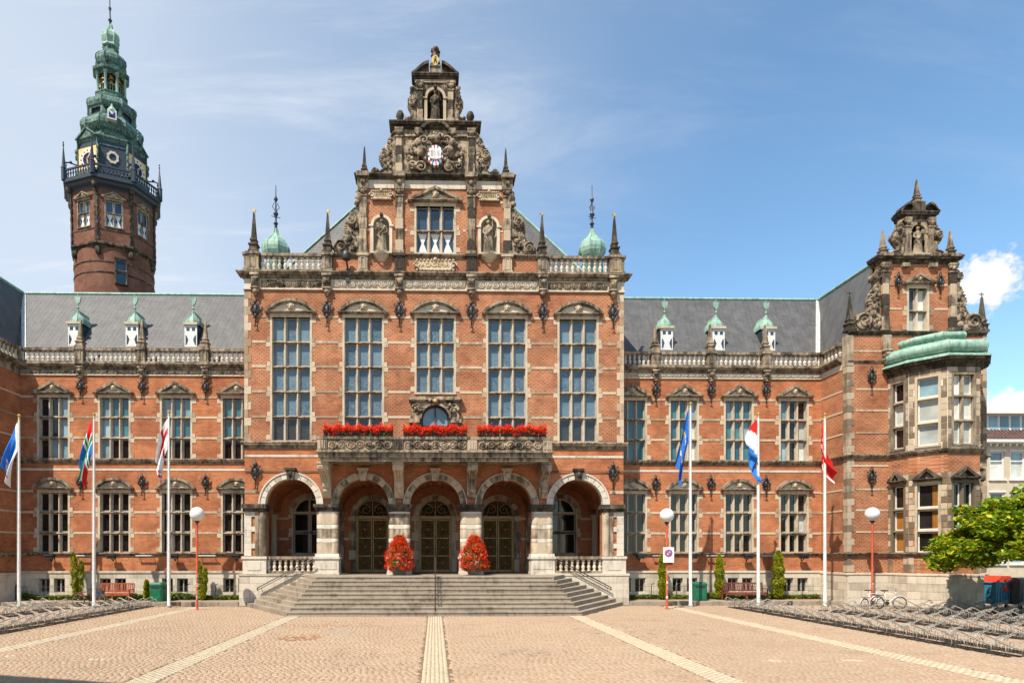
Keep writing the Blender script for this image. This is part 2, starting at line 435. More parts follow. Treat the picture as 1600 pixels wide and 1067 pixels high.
WO = {}
def link(name, me, parent=None, loc=None, rz=0, scale=None, rot=None):
    """loc is given in the frame the parent's builder works in (world for the building, local for movable things)"""
    o = bpy.data.objects.new(name, me); COL.objects.link(o)
    off = WO.get(parent.name, Vector()) if parent else Vector()
    o.parent = parent
    o.location = Vector(loc or (0, 0, 0)) - off
    if rot: o.rotation_euler = rot
    elif rz: o.rotation_euler = (0, 0, rz)
    if scale: o.scale = scale
    WO[o.name] = Vector()
    return o
def thing(name, label, cat, loc=(0, 0, 0), rz=0, group=None, world=False, rot=None):
    o = bpy.data.objects.new(name, None); COL.objects.link(o); o.empty_display_size = .2
    o.location = loc; o.rotation_euler = rot or (0, 0, rz); o['label'] = label; o['category'] = cat
    if group: o['group'] = group
    WO[o.name] = Vector(loc) if world else Vector()
    return o
def tag(o, label, cat, group=None):
    o['label'] = label; o['category'] = cat
    if group: o['group'] = group
    return o
def struct(o, kind='structure'):
    o['kind'] = kind; return o
KIDS = {}
def copy_tree(o, loc, rz=None, label=None, group=None):
    c = o.copy(); COL.objects.link(c); c.location = loc
    if rz is not None: c.rotation_euler = (0, 0, rz)
    if label: c['label'] = label
    if group: c['group'] = group
    for ch in list(o.children):
        d = ch.copy(); COL.objects.link(d); d.parent = c
        for g in list(ch.children):
            e = g.copy(); COL.objects.link(e); e.parent = d
    return c
def remesh(mb, name, mats, vox, smooth=True):
    """fuse overlapping pieces into one continuous skin"""
    me = mb.mesh(name + '_raw', mats); o = bpy.data.objects.new('tmp', me); COL.objects.link(o)
    m = o.modifiers.new('r', 'REMESH'); m.mode = 'VOXEL'; m.voxel_size = vox
    s2 = o.modifiers.new('s', 'SMOOTH'); s2.iterations = 1
    dg = bpy.context.evaluated_depsgraph_get(); dg.update()
    nm = bpy.data.meshes.new_from_object(o.evaluated_get(dg)); nm.name = name
    bpy.data.objects.remove(o); bpy.data.meshes.remove(me)
    if not nm.materials:
        nm.materials.append(MT[mats if isinstance(mats, str) else mats[0]])
    if smooth: nm.polygons.foreach_set('use_smooth', [True] * len(nm.polygons))
    return nm
_unit = {}
def unit(mat, c=.05):
    """unit block with chamfered front edges, shared between alike pieces"""
    k = (mat, c)
    if k not in _unit:
        b = MB(); h = .5
        fr = [(-h + c, -h, -h + c), (h - c, -h, -h + c), (h - c, -h, h - c), (-h + c, -h, h - c)]
        md = [(-h, -h + c, -h), (h, -h + c, -h), (h, -h + c, h), (-h, -h + c, h)]
        bk = [(-h, h, -h), (h, h, -h), (h, h, h), (-h, h, h)]
        b.add(fr + md + bk, [(0, 1, 2, 3)] + [(i, (i + 1) % 4, 4 + (i + 1) % 4, 4 + i) for i in range(4)] +
              [(4 + i, 4 + (i + 1) % 4, 8 + (i + 1) % 4, 8 + i) for i in range(4)] + [(8, 9, 10, 11)])
        _unit[k] = b.mesh('block_' + mat, mat)
    return _unit[k]
def block(name, parent, mat, x0, x1, y0, y1, z0, z1, c=.05):
    return link(name, unit(mat, c), parent, ((x0 + x1) / 2, (y0 + y1) / 2, (z0 + z1) / 2), 0, (x1 - x0, y1 - y0, z1 - z0))

def wall(b, x0, x1, z0, z1, y, holes=(), rev=.3, mi=0, axis='x', flip=1):
    """sheet with real openings and reveals; holes (a0,a1,b0,b1[,arch]). axis 'y': runs along Y at x=y, reveals towards flip"""
    def P(a, z, d=0):
        return (a, y + d, z) if axis == 'x' else (y + d * flip, a, z)
    hs = []
    for h in holes:
        a0, a1, b0, b1 = h[:4]; arch = len(h) > 4 and h[4]
        hs.append((a0, a1, b0, b1, b1 + ((a1 - a0) / 2 if arch else 0), arch))
    xs = sorted({x0, x1} | {v for h in hs for v in h[:2] if x0 < v < x1}); zs = sorted({z0, z1} | {v for h in hs for v in (h[2], h[4]) if z0 < v < z1})
    for i in range(len(xs) - 1):
        for j in range(len(zs) - 1):
            mx, mz = (xs[i] + xs[i + 1]) / 2, (zs[j] + zs[j + 1]) / 2
            if any(h[0] < mx < h[1] and h[2] < mz < h[4] for h in hs): continue
            b.add([P(xs[i], zs[j]), P(xs[i + 1], zs[j]), P(xs[i + 1], zs[j + 1]), P(xs[i], zs[j + 1])], [(0, 1, 2, 3)], mi)
    for a0, a1, b0, b1, top, arch in hs:
        q = lambda p, r: b.add([P(*p), P(*r), P(*r, rev), P(*p, rev)], [(0, 1, 2, 3)], mi)
        q((a0, b0), (a0, b1)); q((a1, b0), (a1, b1))
        if b0 > z0 + 1e-6: q((a0, b0), (a1, b0))
        if not arch: q((a0, b1), (a1, b1))
        else:
            c = (a0 + a1) / 2; r = (a1 - a0) / 2; n = 16
            pts = [(c - r * math.cos(math.pi * k / n), b1 + r * math.sin(math.pi * k / n)) for k in range(n + 1)]
            for k in range(n):
                p, s = pts[k], pts[k + 1]
                b.add([P(*p), P(*s), P(s[0], top), P(p[0], top)], [(0, 1, 2, 3)], mi); q(p, s)

def relief(b, x0, x1, z0, z1, y, depth, seed, nx=None, nz=None, scroll=True, mi=0):
    """carved panel: a height field of running scrolls, leaves and bosses, y is the ground of the panel"""
    w, h = x1 - x0, z1 - z0
    nz = nz or 26; nx = nx or max(10, int(nz * w / h)); nx = min(nx, 230)
    r = np.random.RandomState(seed); X, Z = np.meshgrid(np.linspace(0, w, nx), np.linspace(0, h, nz))
    H = np.zeros_like(X); k = max(1, round(w / h / .95)); cw = w / k
    pts = []
    for i in range(k):
        cx, s = (i + .5) * cw, (1 if i % 2 else -1)
        if scroll:
            for tt in np.linspace(0, 1, 40):
                a = tt * 3.6 * math.pi; rr = min(cw, h) * .44 * (1 - .85 * tt)
                pts.append((cx + rr * math.cos(a), h / 2 + s * rr * math.sin(a), .085 * h * (1 - .4 * tt), 1))
            pts.append((cx, h / 2, .12 * h, 1.1))
        for j in range(9):
            a = r.uniform(0, 6.28); rr = min(cw, h) * r.uniform(.2, .52)
            pts.append((cx + rr * math.cos(a) * cw / h * .9, h / 2 + rr * math.sin(a), r.uniform(.05, .1) * h, r.uniform(.5, 1)))
    for (px, pz, rad, am) in pts:
        d2 = ((X - px) ** 2 + (Z - pz) ** 2) / (rad * rad)
        H = np.maximum(H, am * np.clip(1 - d2 * .6, 0, 1))
    H *= np.minimum(1, np.minimum(np.minimum(X, w - X), np.minimum(Z, h - Z)) / (.04 * h) + 0)
    vs = [(x0 + X[j, i], y - depth * H[j, i], z0 + Z[j, i]) for j in range(nz) for i in range(nx)]
    fs = [(j * nx + i, j * nx + i + 1, (j + 1) * nx + i + 1, (j + 1) * nx + i) for j in range(nz - 1) for i in range(nx - 1)]
    b.add(vs, fs, mi)
def spiral(b, cx, y, cz, r, turns, s, rad, a0=0, mi=0, n=26):
    b.tube([(cx + s * r * (1 - .88 * t) * math.cos(a0 + t * turns * 6.283), y, cz + r * (1 - .88 * t) * math.sin(a0 + t * turns * 6.283)) for t in [i / n for i in range(n + 1)]],
           [rad * (1 - .4 * i / n) for i in range(n + 1)], 6, mi)
def carve(b, cx, cz, rx, rz, y, n, seed, size=.12, mi=0):
    """clump of carved leaves and knobs"""
    r = random.Random(seed)
    for i in range(n):
        a = r.uniform(0, 6.28); q = math.sqrt(r.random())
        x, z = cx + rx * q * math.cos(a), cz + rz * q * math.sin(a); sz = size * r.uniform(.5, 1.2)
        b.ball((x, y - r.uniform(0, .6) * sz, z), sz * r.uniform(.5, 1.1), sz * .8, sz * r.uniform(.5, 1.2), 6, 4, mi)
# ------------------------------------------------------------------ the academy building
D, YW, YP = 34.55, 36.45, 34.08
HB = 10.22                       # half width of the entrance block
FLOOR = 1.66
B = thing('academy_building', 'ornate red brick academy with stepped carved gable, arcaded porch and slate roofed wings', 'building', (0, D, 0), world=True)

def cornice(parent, x0, x1, y, z0, z1, out, mat='stone_dark', name='cornice', ret=True, depth=.3):
    """stepped cornice moulding running along X, its ends returned"""
    h = z1 - z0; b = MB()
    prof = [(0, 0), (.25, .18), (.32, .42), (.8, .5), (.86, .72), (1, .78), (1, .96), (.93, 1)]
    n = len(prof); e = out if ret else 0
    vs = []
    for o, t in prof: vs += [(x0 - o * e, y - o * out, z0 + t * h), (x1 + o * e, y - o * out, z0 + t * h), (x1 + o * e, y + depth, z0 + t * h), (x0 - o * e, y + depth, z0 + t * h)]
    fs = []
    for j in range(n - 1):
        for i in range(4): fs.append((j * 4 + i, j * 4 + (i + 1) % 4, j * 4 + 4 + (i + 1) % 4, j * 4 + 4 + i))
    fs += [(0, 1, 2, 3), tuple((n - 1) * 4 + i for i in range(4))]
    b.add(vs, fs); return b.build(name, mat, parent)
def cornice_path(b, pts, z0, z1, out, mi=0, prof=None):
    """moulding along an open plan path; offsets go to the right hand side of the path direction"""
    prof = prof or [(0, 0), (.25, .18), (.32, .42), (.8, .5), (.86, .72), (1, .78), (1, .96), (.4, 1), (-.5, 1)]
    P = [Vector((p[0], p[1])) for p in pts]; n = len(P); offs = []
    for i in range(n):
        ns = []
        if i > 0: d = (P[i] - P[i - 1]).normalized(); ns.append(Vector((d.y, -d.x)))
        if i < n - 1: d = (P[i + 1] - P[i]).normalized(); ns.append(Vector((d.y, -d.x)))
        m = sum(ns, Vector((0, 0))).normalized(); k = 1 / max(.35, m.dot(ns[0])); offs.append(m * k)
    vs = []
    for i in range(n):
        for o, t in prof:
            q = P[i] + offs[i] * o * out; vs.append((q.x, q.y, z0 + t * (z1 - z0)))
    m = len(prof); fs = []
    for i in range(n - 1):
        for j in range(m - 1): fs.append((i * m + j, (i + 1) * m + j, (i + 1) * m + j + 1, i * m + j + 1))
    fs += [tuple(range(m)), tuple((n - 1) * m + j for j in range(m))]
    b.add(vs, fs, mi)

_bal = {}
def baluster_mesh(h, mat='stone_white'):
    k = (round(h, 2), mat)
    if k not in _bal:
        b = MB(); w = .105
        pr = [(w, 0), (w, .07), (.06, .1), (.055, .14), (.10, .3), (.105, .36), (.06, .52), (.05, .58), (.06, .62), (.09, .7), (.065, .84), (.06, .9), (w, .93), (w, 1)]
        b.lathe([(r, t * h) for r, t in pr], 8)
        _bal[k] = b.mesh('baluster', mat, True)
    return _bal[k]
def balustrade(x0, x1, y, z0, z1, n, parent=B, mat='stone_white', rail='stone_dark', axis='x'):
    b = MB()
    if axis == 'x':
        b.box(x0, x1, y - .15, y + .15, z0, z0 + .13); b.box(x0, x1, y - .17, y + .17, z1 - .15, z1); b.box(x0, x1, y - .13, y + .13, z1 - .19, z1 - .15)
    else:
        b.box(y - .15, y + .15, x0, x1, z0, z0 + .13); b.box(y - .17, y + .17, x0, x1, z1 - .15, z1); b.box(y - .13, y + .13, x0, x1, z1 - .19, z1 - .15)
    o = b.build('balustrade', rail, parent)
    me = baluster_mesh(z1 - z0 - .32, mat)
    for i in range(n):
        a = x0 + (x1 - x0) * (i + .5) / n
        link('baluster', me, o, (a, y, z0 + .13) if axis == 'x' else (y, a, z0 + .13))
    return o
def pedestal(x, y, z0, z1, w, parent=B, mat='stone_dark', d=None):
    b = MB(); d = d or w
    b.box(x - w / 2, x + w / 2, y - d / 2, y + d / 2, z0 + .12, z1 - .14)
    b.box(x - w / 2 - .05, x + w / 2 + .05, y - d / 2 - .05, y + d / 2 + .05, z0, z0 + .12)
    b.box(x - w / 2 - .07, x + w / 2 + .07, y - d / 2 - .07, y + d / 2 + .07, z1 - .14, z1)
    yy = y - d / 2; e = w * .28
    for q in ((x - e, x - e + .05, z0 + .22, z1 - .24), (x + e - .05, x + e, z0 + .22, z1 - .24), (x - e, x + e, z0 + .17, z0 + .22), (x - e, x + e, z1 - .24, z1 - .19)):
        b.box(q[0], q[1], yy - .03, yy + .01, q[2], q[3])
    return b.build('pedestal', mat, parent)
def obelisk(x, y, z0, z1, w, star=None, parent=B, mat='stone_black', rz=0):
    h = z1 - z0; q = math.sqrt(2) / 2; b = MB()
    pr = [(.62, 0), (.62, .06), (.5, .08), (.48, .17), (.6, .19), (.6, .22), (.36, .25), (.36, .29), (.44, .31), (.44, .335), (.34, .36), (.30, .42), (.10, .97), (.05, 1)]
    b.lathe([(r * w * 2 * q, t * h) for r, t in pr], 4, x, y, z0, math.pi / 4)
    o = b.build('obelisk', mat, parent)
    if star:
        s = MB(); r = w * .30; zc = z1 + r * .8
        pts = [(x + (r if i % 2 == 0 else r * .42) * math.sin(i * math.pi / 5), zc + (r if i % 2 == 0 else r * .42) * math.cos(i * math.pi / 5)) for i in range(10)]
        s.prism_y(pts, y - .04, y + .04); s.build('star', star, o)
    return o

# small carved head used as keystone and pediment boss
def mk_mask():
    b = MB(); b.ball((0, -.06, 0), .13, .12, .17, 10, 8); b.ball((0, -.17, -.02), .03, .05, .05); b.ball((.05, -.15, .04), .035); b.ball((-.05, -.15, .04), .035)
    b.ball((0, -.15, -.1), .06, .04, .03)
    for i in range(9):
        a = math.pi * (i / 8) - .3 + .3; b.ball((.16 * math.cos(a), -.05, .05 + .15 * math.sin(a)), .065, .07, .065, 6, 5)
    b.ball((-.13, -.04, -.1), .05); b.ball((.13, -.04, -.1), .05)
    return b.mesh('carved_mask', 'stone_frame', 'all')
MASK = mk_mask()
def mk_corbel():
    b = MB(); b.box(-.26, .26, -.30, .05, .62, .78); b.box(-.2, .2, -.22, .05, .1, .62); b.ball((0, -.26, .38), .17, .14, .2); b.ball((-.13, -.22, .5), .09); b.ball((.13, -.22, .5), .09)
    b.box(-.23, .23, -.26, .05, -.02, .06)
    b.ball((0, -.14, -.16), .15, .14, .14); b.ball((-.12, -.1, -.1), .09); b.ball((.12, -.1, -.1), .09); b.ball((0, -.1, -.3), .08)
    return b.mesh('corbel', 'stone_carved', 'all')
CORBEL = mk_corbel()
def mk_anchor(spear):
    b = MB(); y = -.12
    b.tube([(0, y, -.72), (0, y, .72)], .028, 6); b.tube([(-.09, y, -.70), (.09, y, -.70)], .03, 6)
    if spear:
        b.prism_y([(0, .86), (-.11, .52), (-.05, .40), (.05, .40), (.11, .52)], y - .05, y + .05)
    else:
        b.ball((0, y, .6), .1, .08, .13)
    b.ball((0, y, .18), .12, .08, .24); b.ball((0, y, -.14), .08, .06, .12)
    for s in (-1, 1):
        b.tube([(0, y, .0), (s * .14, y - .02, .06), (s * .2, y - .03, .24), (s * .14, y - .03, .38), (s * .24, y - .02, .5)], .04, 6)
        b.tube([(s * .02, y, -.1), (s * .17, y, .02), (s * .26, y, .14), (s * .24, y, .26)], .035, 6)
        b.ball((s * .17, y, .3), .06, .05, .08); b.ball((s * .25, y, .5), .055, .05, .05); b.ball((s * .09, y, .44), .07, .06, .09)
    for z in (.35, -.4): b.tube([(0, 0.02, z), (0, y, z)], .025, 5)
    return b.mesh('wall_anchor', 'iron', 'all')
ANCH = mk_anchor(False); ANCH2 = mk_anchor(True)

# ---- windows
_pane = {}
def pane_mesh(g):
    if g not in _pane:
        b = MB(); b.box(-.5, .5, -.5, .5, -.5, .5); _pane[g] = b.mesh('pane', g)
    return _pane[g]
def window(x, y, zs, hw, ncol, glass, ped=None, parent=B, rz=0, jamb=True, fm='stone_frame', timber='sash_grey', mull=.115, shut=False, sillout=.1, pedw=.22, pedh=.62, jmat='stone_band', jw=.21, both=True, tr=.12):
    b = MB(); z0, z1 = zs[0], zs[-1]; s = .11
    for q in (-1, 1): b.box(min(q * hw, q * (hw + s)), max(q * hw, q * (hw + s)), -.02, .30, z0, z1)
    b.box(-hw - s, hw + s, -.02, .30, z1, z1 + .12); b.prism_x([(.3, z0 - .12), (.3, z0), (-sillout, z0 - .03), (-sillout, z0 - .12)], -hw - s, hw + s)
    cw = 2 * hw / ncol; m = mull / 2
    for i in range(1, ncol):
        c = -hw + cw * i
        b.prism_z([(c - m, .3), (c - m, .14), (c - m * .45, .04), (c + m * .45, .04), (c + m, .14), (c + m, .3)], z0, z1)
    for z in zs[1:-1]:
        b.prism_x([(.3, z - tr / 2), (.06, z - tr / 2), (.0, z - .03), (.02, z + .02), (.15, z + tr / 2), (.3, z + tr / 2)], -hw, hw, 2)
    f = .05
    for i in range(ncol):
        a0 = -hw + cw * i + (m if i else 0); a1 = -hw + cw * (i + 1) - (m if i < ncol - 1 else 0)
        for j in range(len(zs) - 1):
            c0 = zs[j] + (tr / 2 if j else 0); c1 = zs[j + 1] - (tr / 2 if j < len(zs) - 2 else 0)
            for q in ((a0, a0 + f, c0, c1), (a1 - f, a1, c0, c1), (a0 + f, a1 - f, c0, c0 + f), (a0 + f, a1 - f, c1 - f, c1)):
                b.box(q[0], q[1], .19, .28, q[2], q[3], 1)
    w = b.build('window', [fm, timber, 'stone_dark' if fm == 'stone_frame' else fm], parent, loc=(x, y, 0), rz=rz)
    for i in range(ncol):
        a0 = -hw + cw * i; a1 = a0 + cw
        for j in range(len(zs) - 1):
            g = glass[j][i] if isinstance(glass, (list, tuple)) else glass
            link('pane', pane_mesh(g), w, ((a0 + a1) / 2, .25, (zs[j] + zs[j + 1]) / 2), 0, (cw - mull * .5, .02, zs[j + 1] - zs[j] - .06),
                 rot=(rnd.uniform(-.006, .006), 0, rnd.uniform(-.008, .008)))
    if shut:
        sh = MB()
        for i in range(ncol):
            c = -hw + cw * (i + .5); h0, h1 = zs[0] + .06, zs[1] - .08; hh = (h0 + h1) / 2; e = cw / 2 - .08
            sh.prism_y([(c - e, h0), (c + e, h0), (c + .05, hh), (c + e, h1), (c - e, h1), (c - .05, hh)], .205, .225)
        sh.build('shutter', 'white_paint', w)
    if jamb:
        for q in (-1, 1):
            if not both and q != both: continue
            for k, z in enumerate(zs):
                ww = jw; e = hw + s
                for dz, w2 in ((-.14, ww), (.13, ww * .75)) if 0 < k < len(zs) - 1 else (((.16, ww),) if k == 0 else ((-.17, ww),)):
                    xa, xb = sorted((q * e, q * (e + w2)))
                    block('jamb_stone', w, jmat, xa, xb, -.018, .1, z + dz - .125, z + dz + .125, .02)
    if ped: pediment(w, 0, 0, z1 + .12, hw + s, ped, pedw, pedh)
    return w
def pediment(parent, x, y, z, hw, kind, ov=.22, h=.62, mats=('stone_dark', 'stone_pale'), mask=True, name='pediment'):
    b = MB(); W2 = hw + ov; t = .11
    b.box(x - hw - .02, x + hw + .02, y - .04, y + .05, z, z + .06, 1)
    b.prism_x([(y + .05, z + .06), (y - .16, z + .06), (y - .24, z + .13), (y - .24, z + .17), (y + .05, z + .17)], x - W2, x + W2, 0)
    zb = z + .17
    if kind == 'tri':
        b.prism_y([(x - W2 + .15, zb), (x + W2 - .15, zb), (x, zb + h - .12)], y - .05, y + .04, 1)
        for s in (-1, 1):
            pl = [(x + s * W2, zb), (x + s * (W2 - .28), zb), (x, zb + h - .16), (x, zb + h)]
            b.prism_y(pl, y - .24, y + .05, 0)
            pl2 = [(x + s * (W2 - .3), zb + .0), (x + s * (W2 - .44), zb), (x, zb + h - .24), (x, zb + h - .17)]
            b.prism_y(pl2, y - .12, y + .05, 0)
    else:
        Rr = (W2 * W2 + h * h) / (2 * h); zc = zb + h - Rr; a = math.asin(W2 / Rr); n = 14
        def arc(r): return [(x + r * math.sin(-a + 2 * a * i / n), max(zb, zc + r * math.cos(-a + 2 * a * i / n))) for i in range(n + 1)]
        o, i1, i2 = arc(Rr), arc(Rr - .14), arc(Rr - .21)
        for k in range(n):
            b.prism_y([o[k], o[k + 1], i1[k + 1], i1[k]], y - .24, y + .05, 0)
            b.prism_y([i1[k], i1[k + 1], i2[k + 1], i2[k]], y - .13, y + .05, 0)
        b.prism_y(i2, y - .05, y + .04, 1)
    p = b.build(name, list(mats), parent)
    if mask and parent is not B:
        c = MB()
        o = link('carved_mask', MASK, parent, (x, y - .05, zb + h * .40), 0, (.95, 1, h / .62 * .9))
    return p

def bands(parent, y, zlist, x0, x1, gaps, h=.13, mat='stone_band'):
    """pale string bands running between the window jambs"""
    gaps = sorted(gaps)
    for z in zlist:
        a = x0
        for g0, g1 in gaps + [(x1, x1)]:
            if g0 - a > .12:
                n = max(1, round((g0 - a) / 1.3))
                for i in range(n):
                    block('stone_band', parent, mat, a + (g0 - a) * i / n, a + (g0 - a) * (i + 1) / n - .006, y - .022, y + .08, z - h / 2, z + h / 2, .015)
            a = max(a, g1)
def quoins(parent, x, y, z0, z1, s, mat='stone_band', h=.36, w=(.5, .28), side=True, ret=.3, name='quoin', back=1):
    """corner stones: x is the corner, s the direction in which they run along the face"""
    n = max(1, round((z1 - z0) / h)); hh = (z1 - z0) / n
    for i in range(n):
        ww = w[i % 2]; xa, xb = sorted((x - s * .02, x + s * ww))
        block(name, parent, mat, xa, xb, y - .022, y + (ret if i % 2 else w[0]), z0 + i * hh + .004, z0 + (i + 1) * hh - .004, .018)

# ================= entrance block, ground floor: the arcade
BAY = 3.87
SPR, ARI, ARO = 5.43, 1.37, 1.71
SC1 = 8.42      # first floor string course
b = MB()
top = SC1
for k in range(-2, 3):
    c = k * BAY; n = 20
    pts = [(c - ARI * math.cos(math.pi * i / n), SPR + ARI * math.sin(math.pi * i / n)) for i in range(n + 1)]
    for i in range(n):
        p, q = pts[i], pts[i + 1]
        b.add([(p[0], D, p[1]), (q[0], D, q[1]), (q[0], D, top), (p[0], D, top)], [(0, 1, 2, 3)])
        b.add([(p[0], D, p[1]), (q[0], D, q[1]), (q[0], D + .7, q[1]), (p[0], D + .7, p[1])], [(0, 1, 2, 3)])
edges = [-HB] + [k * BAY + s * ARI for k in range(-2, 3) for s in (-1, 1)] + [HB]
for i in range(0, len(edges), 2):
    b.add([(edges[i], D, SPR), (edges[i + 1], D, SPR), (edges[i + 1], D, top), (edges[i], D, top)], [(0, 1, 2, 3)])
    b.box(edges[i], edges[i + 1], D + .05, D + .7, FLOOR, SPR + .1)
b.build('brick_wall', 'brick_wall', B)
# stone arches: rings of voussoirs
_vs = {}
def arch_ring(parent, cx, y, zc, ri, ro, n, mat, yb=.02, th=.3, name='arch', key=True, keymat='stone_dark'):
    core = MB(); m = 20
    for i in range(m):
        a, c = math.pi * i / m, math.pi * (i + 1) / m; r1, r2 = ri - .012, ri + .05
        core.prism_y([(cx + r * math.cos(t), zc + r * math.sin(t)) for r, t in ((r1, a), (r2, a), (r2, c), (r1, c))], y - yb + .02, y + .35)
        r1, r2 = ro - .05, ro + .02
        core.prism_y([(cx + r * math.cos(t), zc + r * math.sin(t)) for r, t in ((r1, a), (r2, a), (r2, c), (r1, c))], y - yb - .05, y + .1)
    ar = core.build(name, mat, parent)
    for i in range(n):
        k = (round(ri, 3), round(ro, 3), n, i, mat, th)
        if k not in _vs:
            g = MB(); e = .012 / ri; a, c = math.pi * i / n + e, math.pi * (i + 1) / n - e
            for t0, t1 in ((a, (a + c) / 2), ((a + c) / 2, c)):
                g.prism_y([(r * math.cos(t), r * math.sin(t)) for r, t in ((ri, t0), (ro, t0), (ro, t1), (ri, t1))], 0, th)
            _vs[k] = g.mesh('voussoir', mat)
        link('voussoir', _vs[k], ar, (cx, y - yb - rnd.uniform(0, .008), zc))
    if key:
        g = MB(); g.prism_y([(-.16, ri - .1), (.16, ri - .1), (.24, ro + .16), (-.24, ro + .16)], -.24, .1); g.box(-.3, .3, -.3, .1, ro + .1, ro + .22); g.ball((0, -.24, (ri + ro) / 2 + .05), .12, .1, .16)
        link('keystone', g.mesh('keystone', keymat, True), ar, (cx, y, zc))
    return ar
for k in range(-2, 3):
    arch_ring(B, k * BAY, D, SPR, ARI, ARO, 13, 'stone_white' if abs(k) == 2 else 'stone_drum', .06, .3, keymat='stone_black' if abs(k) == 2 else 'stone_drum')
# piers with banded drums and engaged shafts
_dr = {}
def drum_mesh(w, h, mat):
    k = (round(w, 2), round(h, 2), mat)
    if k not in _dr:
        g = MB(); r = .24
        g.box(-w / 2 + r * .9, w / 2 - r * .9, -.10, .5, 0, h - .012)
        for s in (-1, 1): g.lathe([(r - .015, 0), (r, .015), (r, h - .03), (r - .015, h - .012)], 14, s * (w / 2 - r), .12, 0)
        g.box(-w / 2 + .03, w / 2 - .03, .15, .72, 0, h - .012)
        _dr[k] = g.mesh('drum', mat, True)
    return _dr[k]
def pier(cx, w, outer=0):
    b = MB()
    pw = w + .16
    b.box(cx - pw / 2, cx + pw / 2, D - .2, D + .72, FLOOR, FLOOR + .14); b.box(cx - pw / 2 + .03, cx + pw / 2 - .03, D - .17, D + .7, FLOOR + .14, 2.50)
    b.box(cx - pw / 2 - .03, cx + pw / 2 + .03, D - .23, D + .74, 2.50, 2.62)
    b.box(cx - pw / 2 + .14, cx + pw / 2 - .14, D - .19, D - .1, 1.95, 2.40)
    b.prism_x([(D + .7, 2.62), (D - .17, 2.62), (D - .12, 2.78), (D + .7, 2.78)], cx - w / 2 - .05, cx + w / 2 + .05)
    p = b.build('pier', 'stone_white', B)
    hs = [.62, .24, .52, .24, .60, .13]; z = 2.78; tot = sum(hs); sc = (5.06 - 2.78) / tot
    for i, h in enumerate(hs):
        h *= sc; link('drum', drum_mesh(w, h, 'stone_drum' if i % 2 == 0 else 'stone_white'), p, (cx, D, z)); z += h
    c = MB(); c.box(cx - w / 2 - .02, cx + w / 2 + .02, D - .16, D + .72, 5.06, 5.16); c.box(cx - w / 2 - .06, cx + w / 2 + .06, D - .2, D + .74, 5.16, 5.26); c.box(cx - w / 2 - .12, cx + w / 2 + .12, D - .27, D + .78, 5.26, 5.43)
    c.build('capital', 'stone_black', p)
for k in (-1.5, -.5, .5, 1.5): pier(k * BAY, BAY - 2 * ARI + .04)
for s in (-1, 1):   # end piers of banded stone and brick
    x0, x1 = s * (2 * BAY + ARI), s * HB
    cx, w = (x0 + x1) / 2, abs(x1 - x0)
    b = MB(); b.box(cx - w / 2 - .05, cx + w / 2 + .08, D - .2, D + .72, 0.05, 2.50); b.box(cx - w / 2 - .1, cx + w / 2 + .12, D - .25, D + .74, 2.50, 2.64)
    b.box(cx - w / 2 + .2, cx + w / 2 - .2, D - .225, D - .1, 1.9, 2.35)
    p = b.build('pier', 'stone_white', B)
    g = MB(); g.lathe([(.2, 0), (.2, 2.36)], 14, x0 + s * .16, D + .08, 2.66)
    g.build('shaft', 'stone_drum', p, True)
    quoins(p, s * HB, D, 2.66, 5.05, -s, 'stone_white', .34, (.36, .36), name='quoin')
    for z in (3.2, 4.1, 4.9): block('drum', p, 'stone_white', min(x0 + s * .4, x1 - s * .36), max(x0 + s * .4, x1 - s * .36), D - .02, D + .1, z - .13, z + .13, .02)
    block('drum', p, 'stone_drum', min(x0 + s * .36, x0 + s * .56), max(x0 + s * .36, x0 + s * .56), D - .025, D + .1, 2.66, 5.05, .02)
    c = MB(); c.box(cx - w / 2 - .05, cx + w / 2 + .03, D - .16, D + .72, 5.06, 5.2); c.box(cx - w / 2 - .12, cx + w / 2 + .09, D - .24, D + .78, 5.2, 5.43)
    c.build('capital', 'stone_black', p)
    balustrade(min(s * (BAY * 2 - ARI), x0), max(s * (BAY * 2 - ARI), x0), D + .1, 1.72, 2.64, 9, mat='stone_pale')
# porch interior
DP = D + 4.9
b = MB()
holes = [(k * BAY - 1.02, k * BAY + 1.02, FLOOR, 5.1, True) for k in (-1, 0, 1)] + [(s * 2 * BAY - .95, s * 2 * BAY + .95, 2.8, 5.25, True) for s in (-1, 1)]
wall(b, -HB + .3, HB - .3, FLOOR, 7.2, DP, holes, .35)
b.build('porch_wall', 'brick_wall', B)
for s in (-1, 1):
    b = MB(); b.box(min(s * (HB - .3), s * (HB + .0)), max(s * (HB - .3), s * HB), D + .7, DP, FLOOR, 7.2); b.build('porch_wall', 'brick_wall', B)
    # blind side arch with its column
    g = MB(); X = s * (HB - .36); n = 14; cy = D + 2.9
    for i in range(n):
        a, c = math.pi * i / n, math.pi * (i + 1) / n
        g.loft([(X - .06, cy + r * math.cos(t), 5.1 + r * math.sin(t)) for r, t in ((1.3, a), (1.62, a), (1.62, c), (1.3, c))], [(X + .06, cy + r * math.cos(t), 5.1 + r * math.sin(t)) for r, t in ((1.3, a), (1.62, a), (1.62, c), (1.3, c))])
    for yy in (cy - 1.45, cy + 1.45):
        g.lathe([(.26, 0), (.26, .15), (.2, .25), (.2, 2.5), (.26, 2.6), (.3, 2.75)], 12, X - s * .1, yy, 2.4); g.box(X - .24, X + .24, yy - .3, yy + .3, 1.66, 2.4)
    g.build('side_arch', 'stone_drum', B, True)
b = MB()
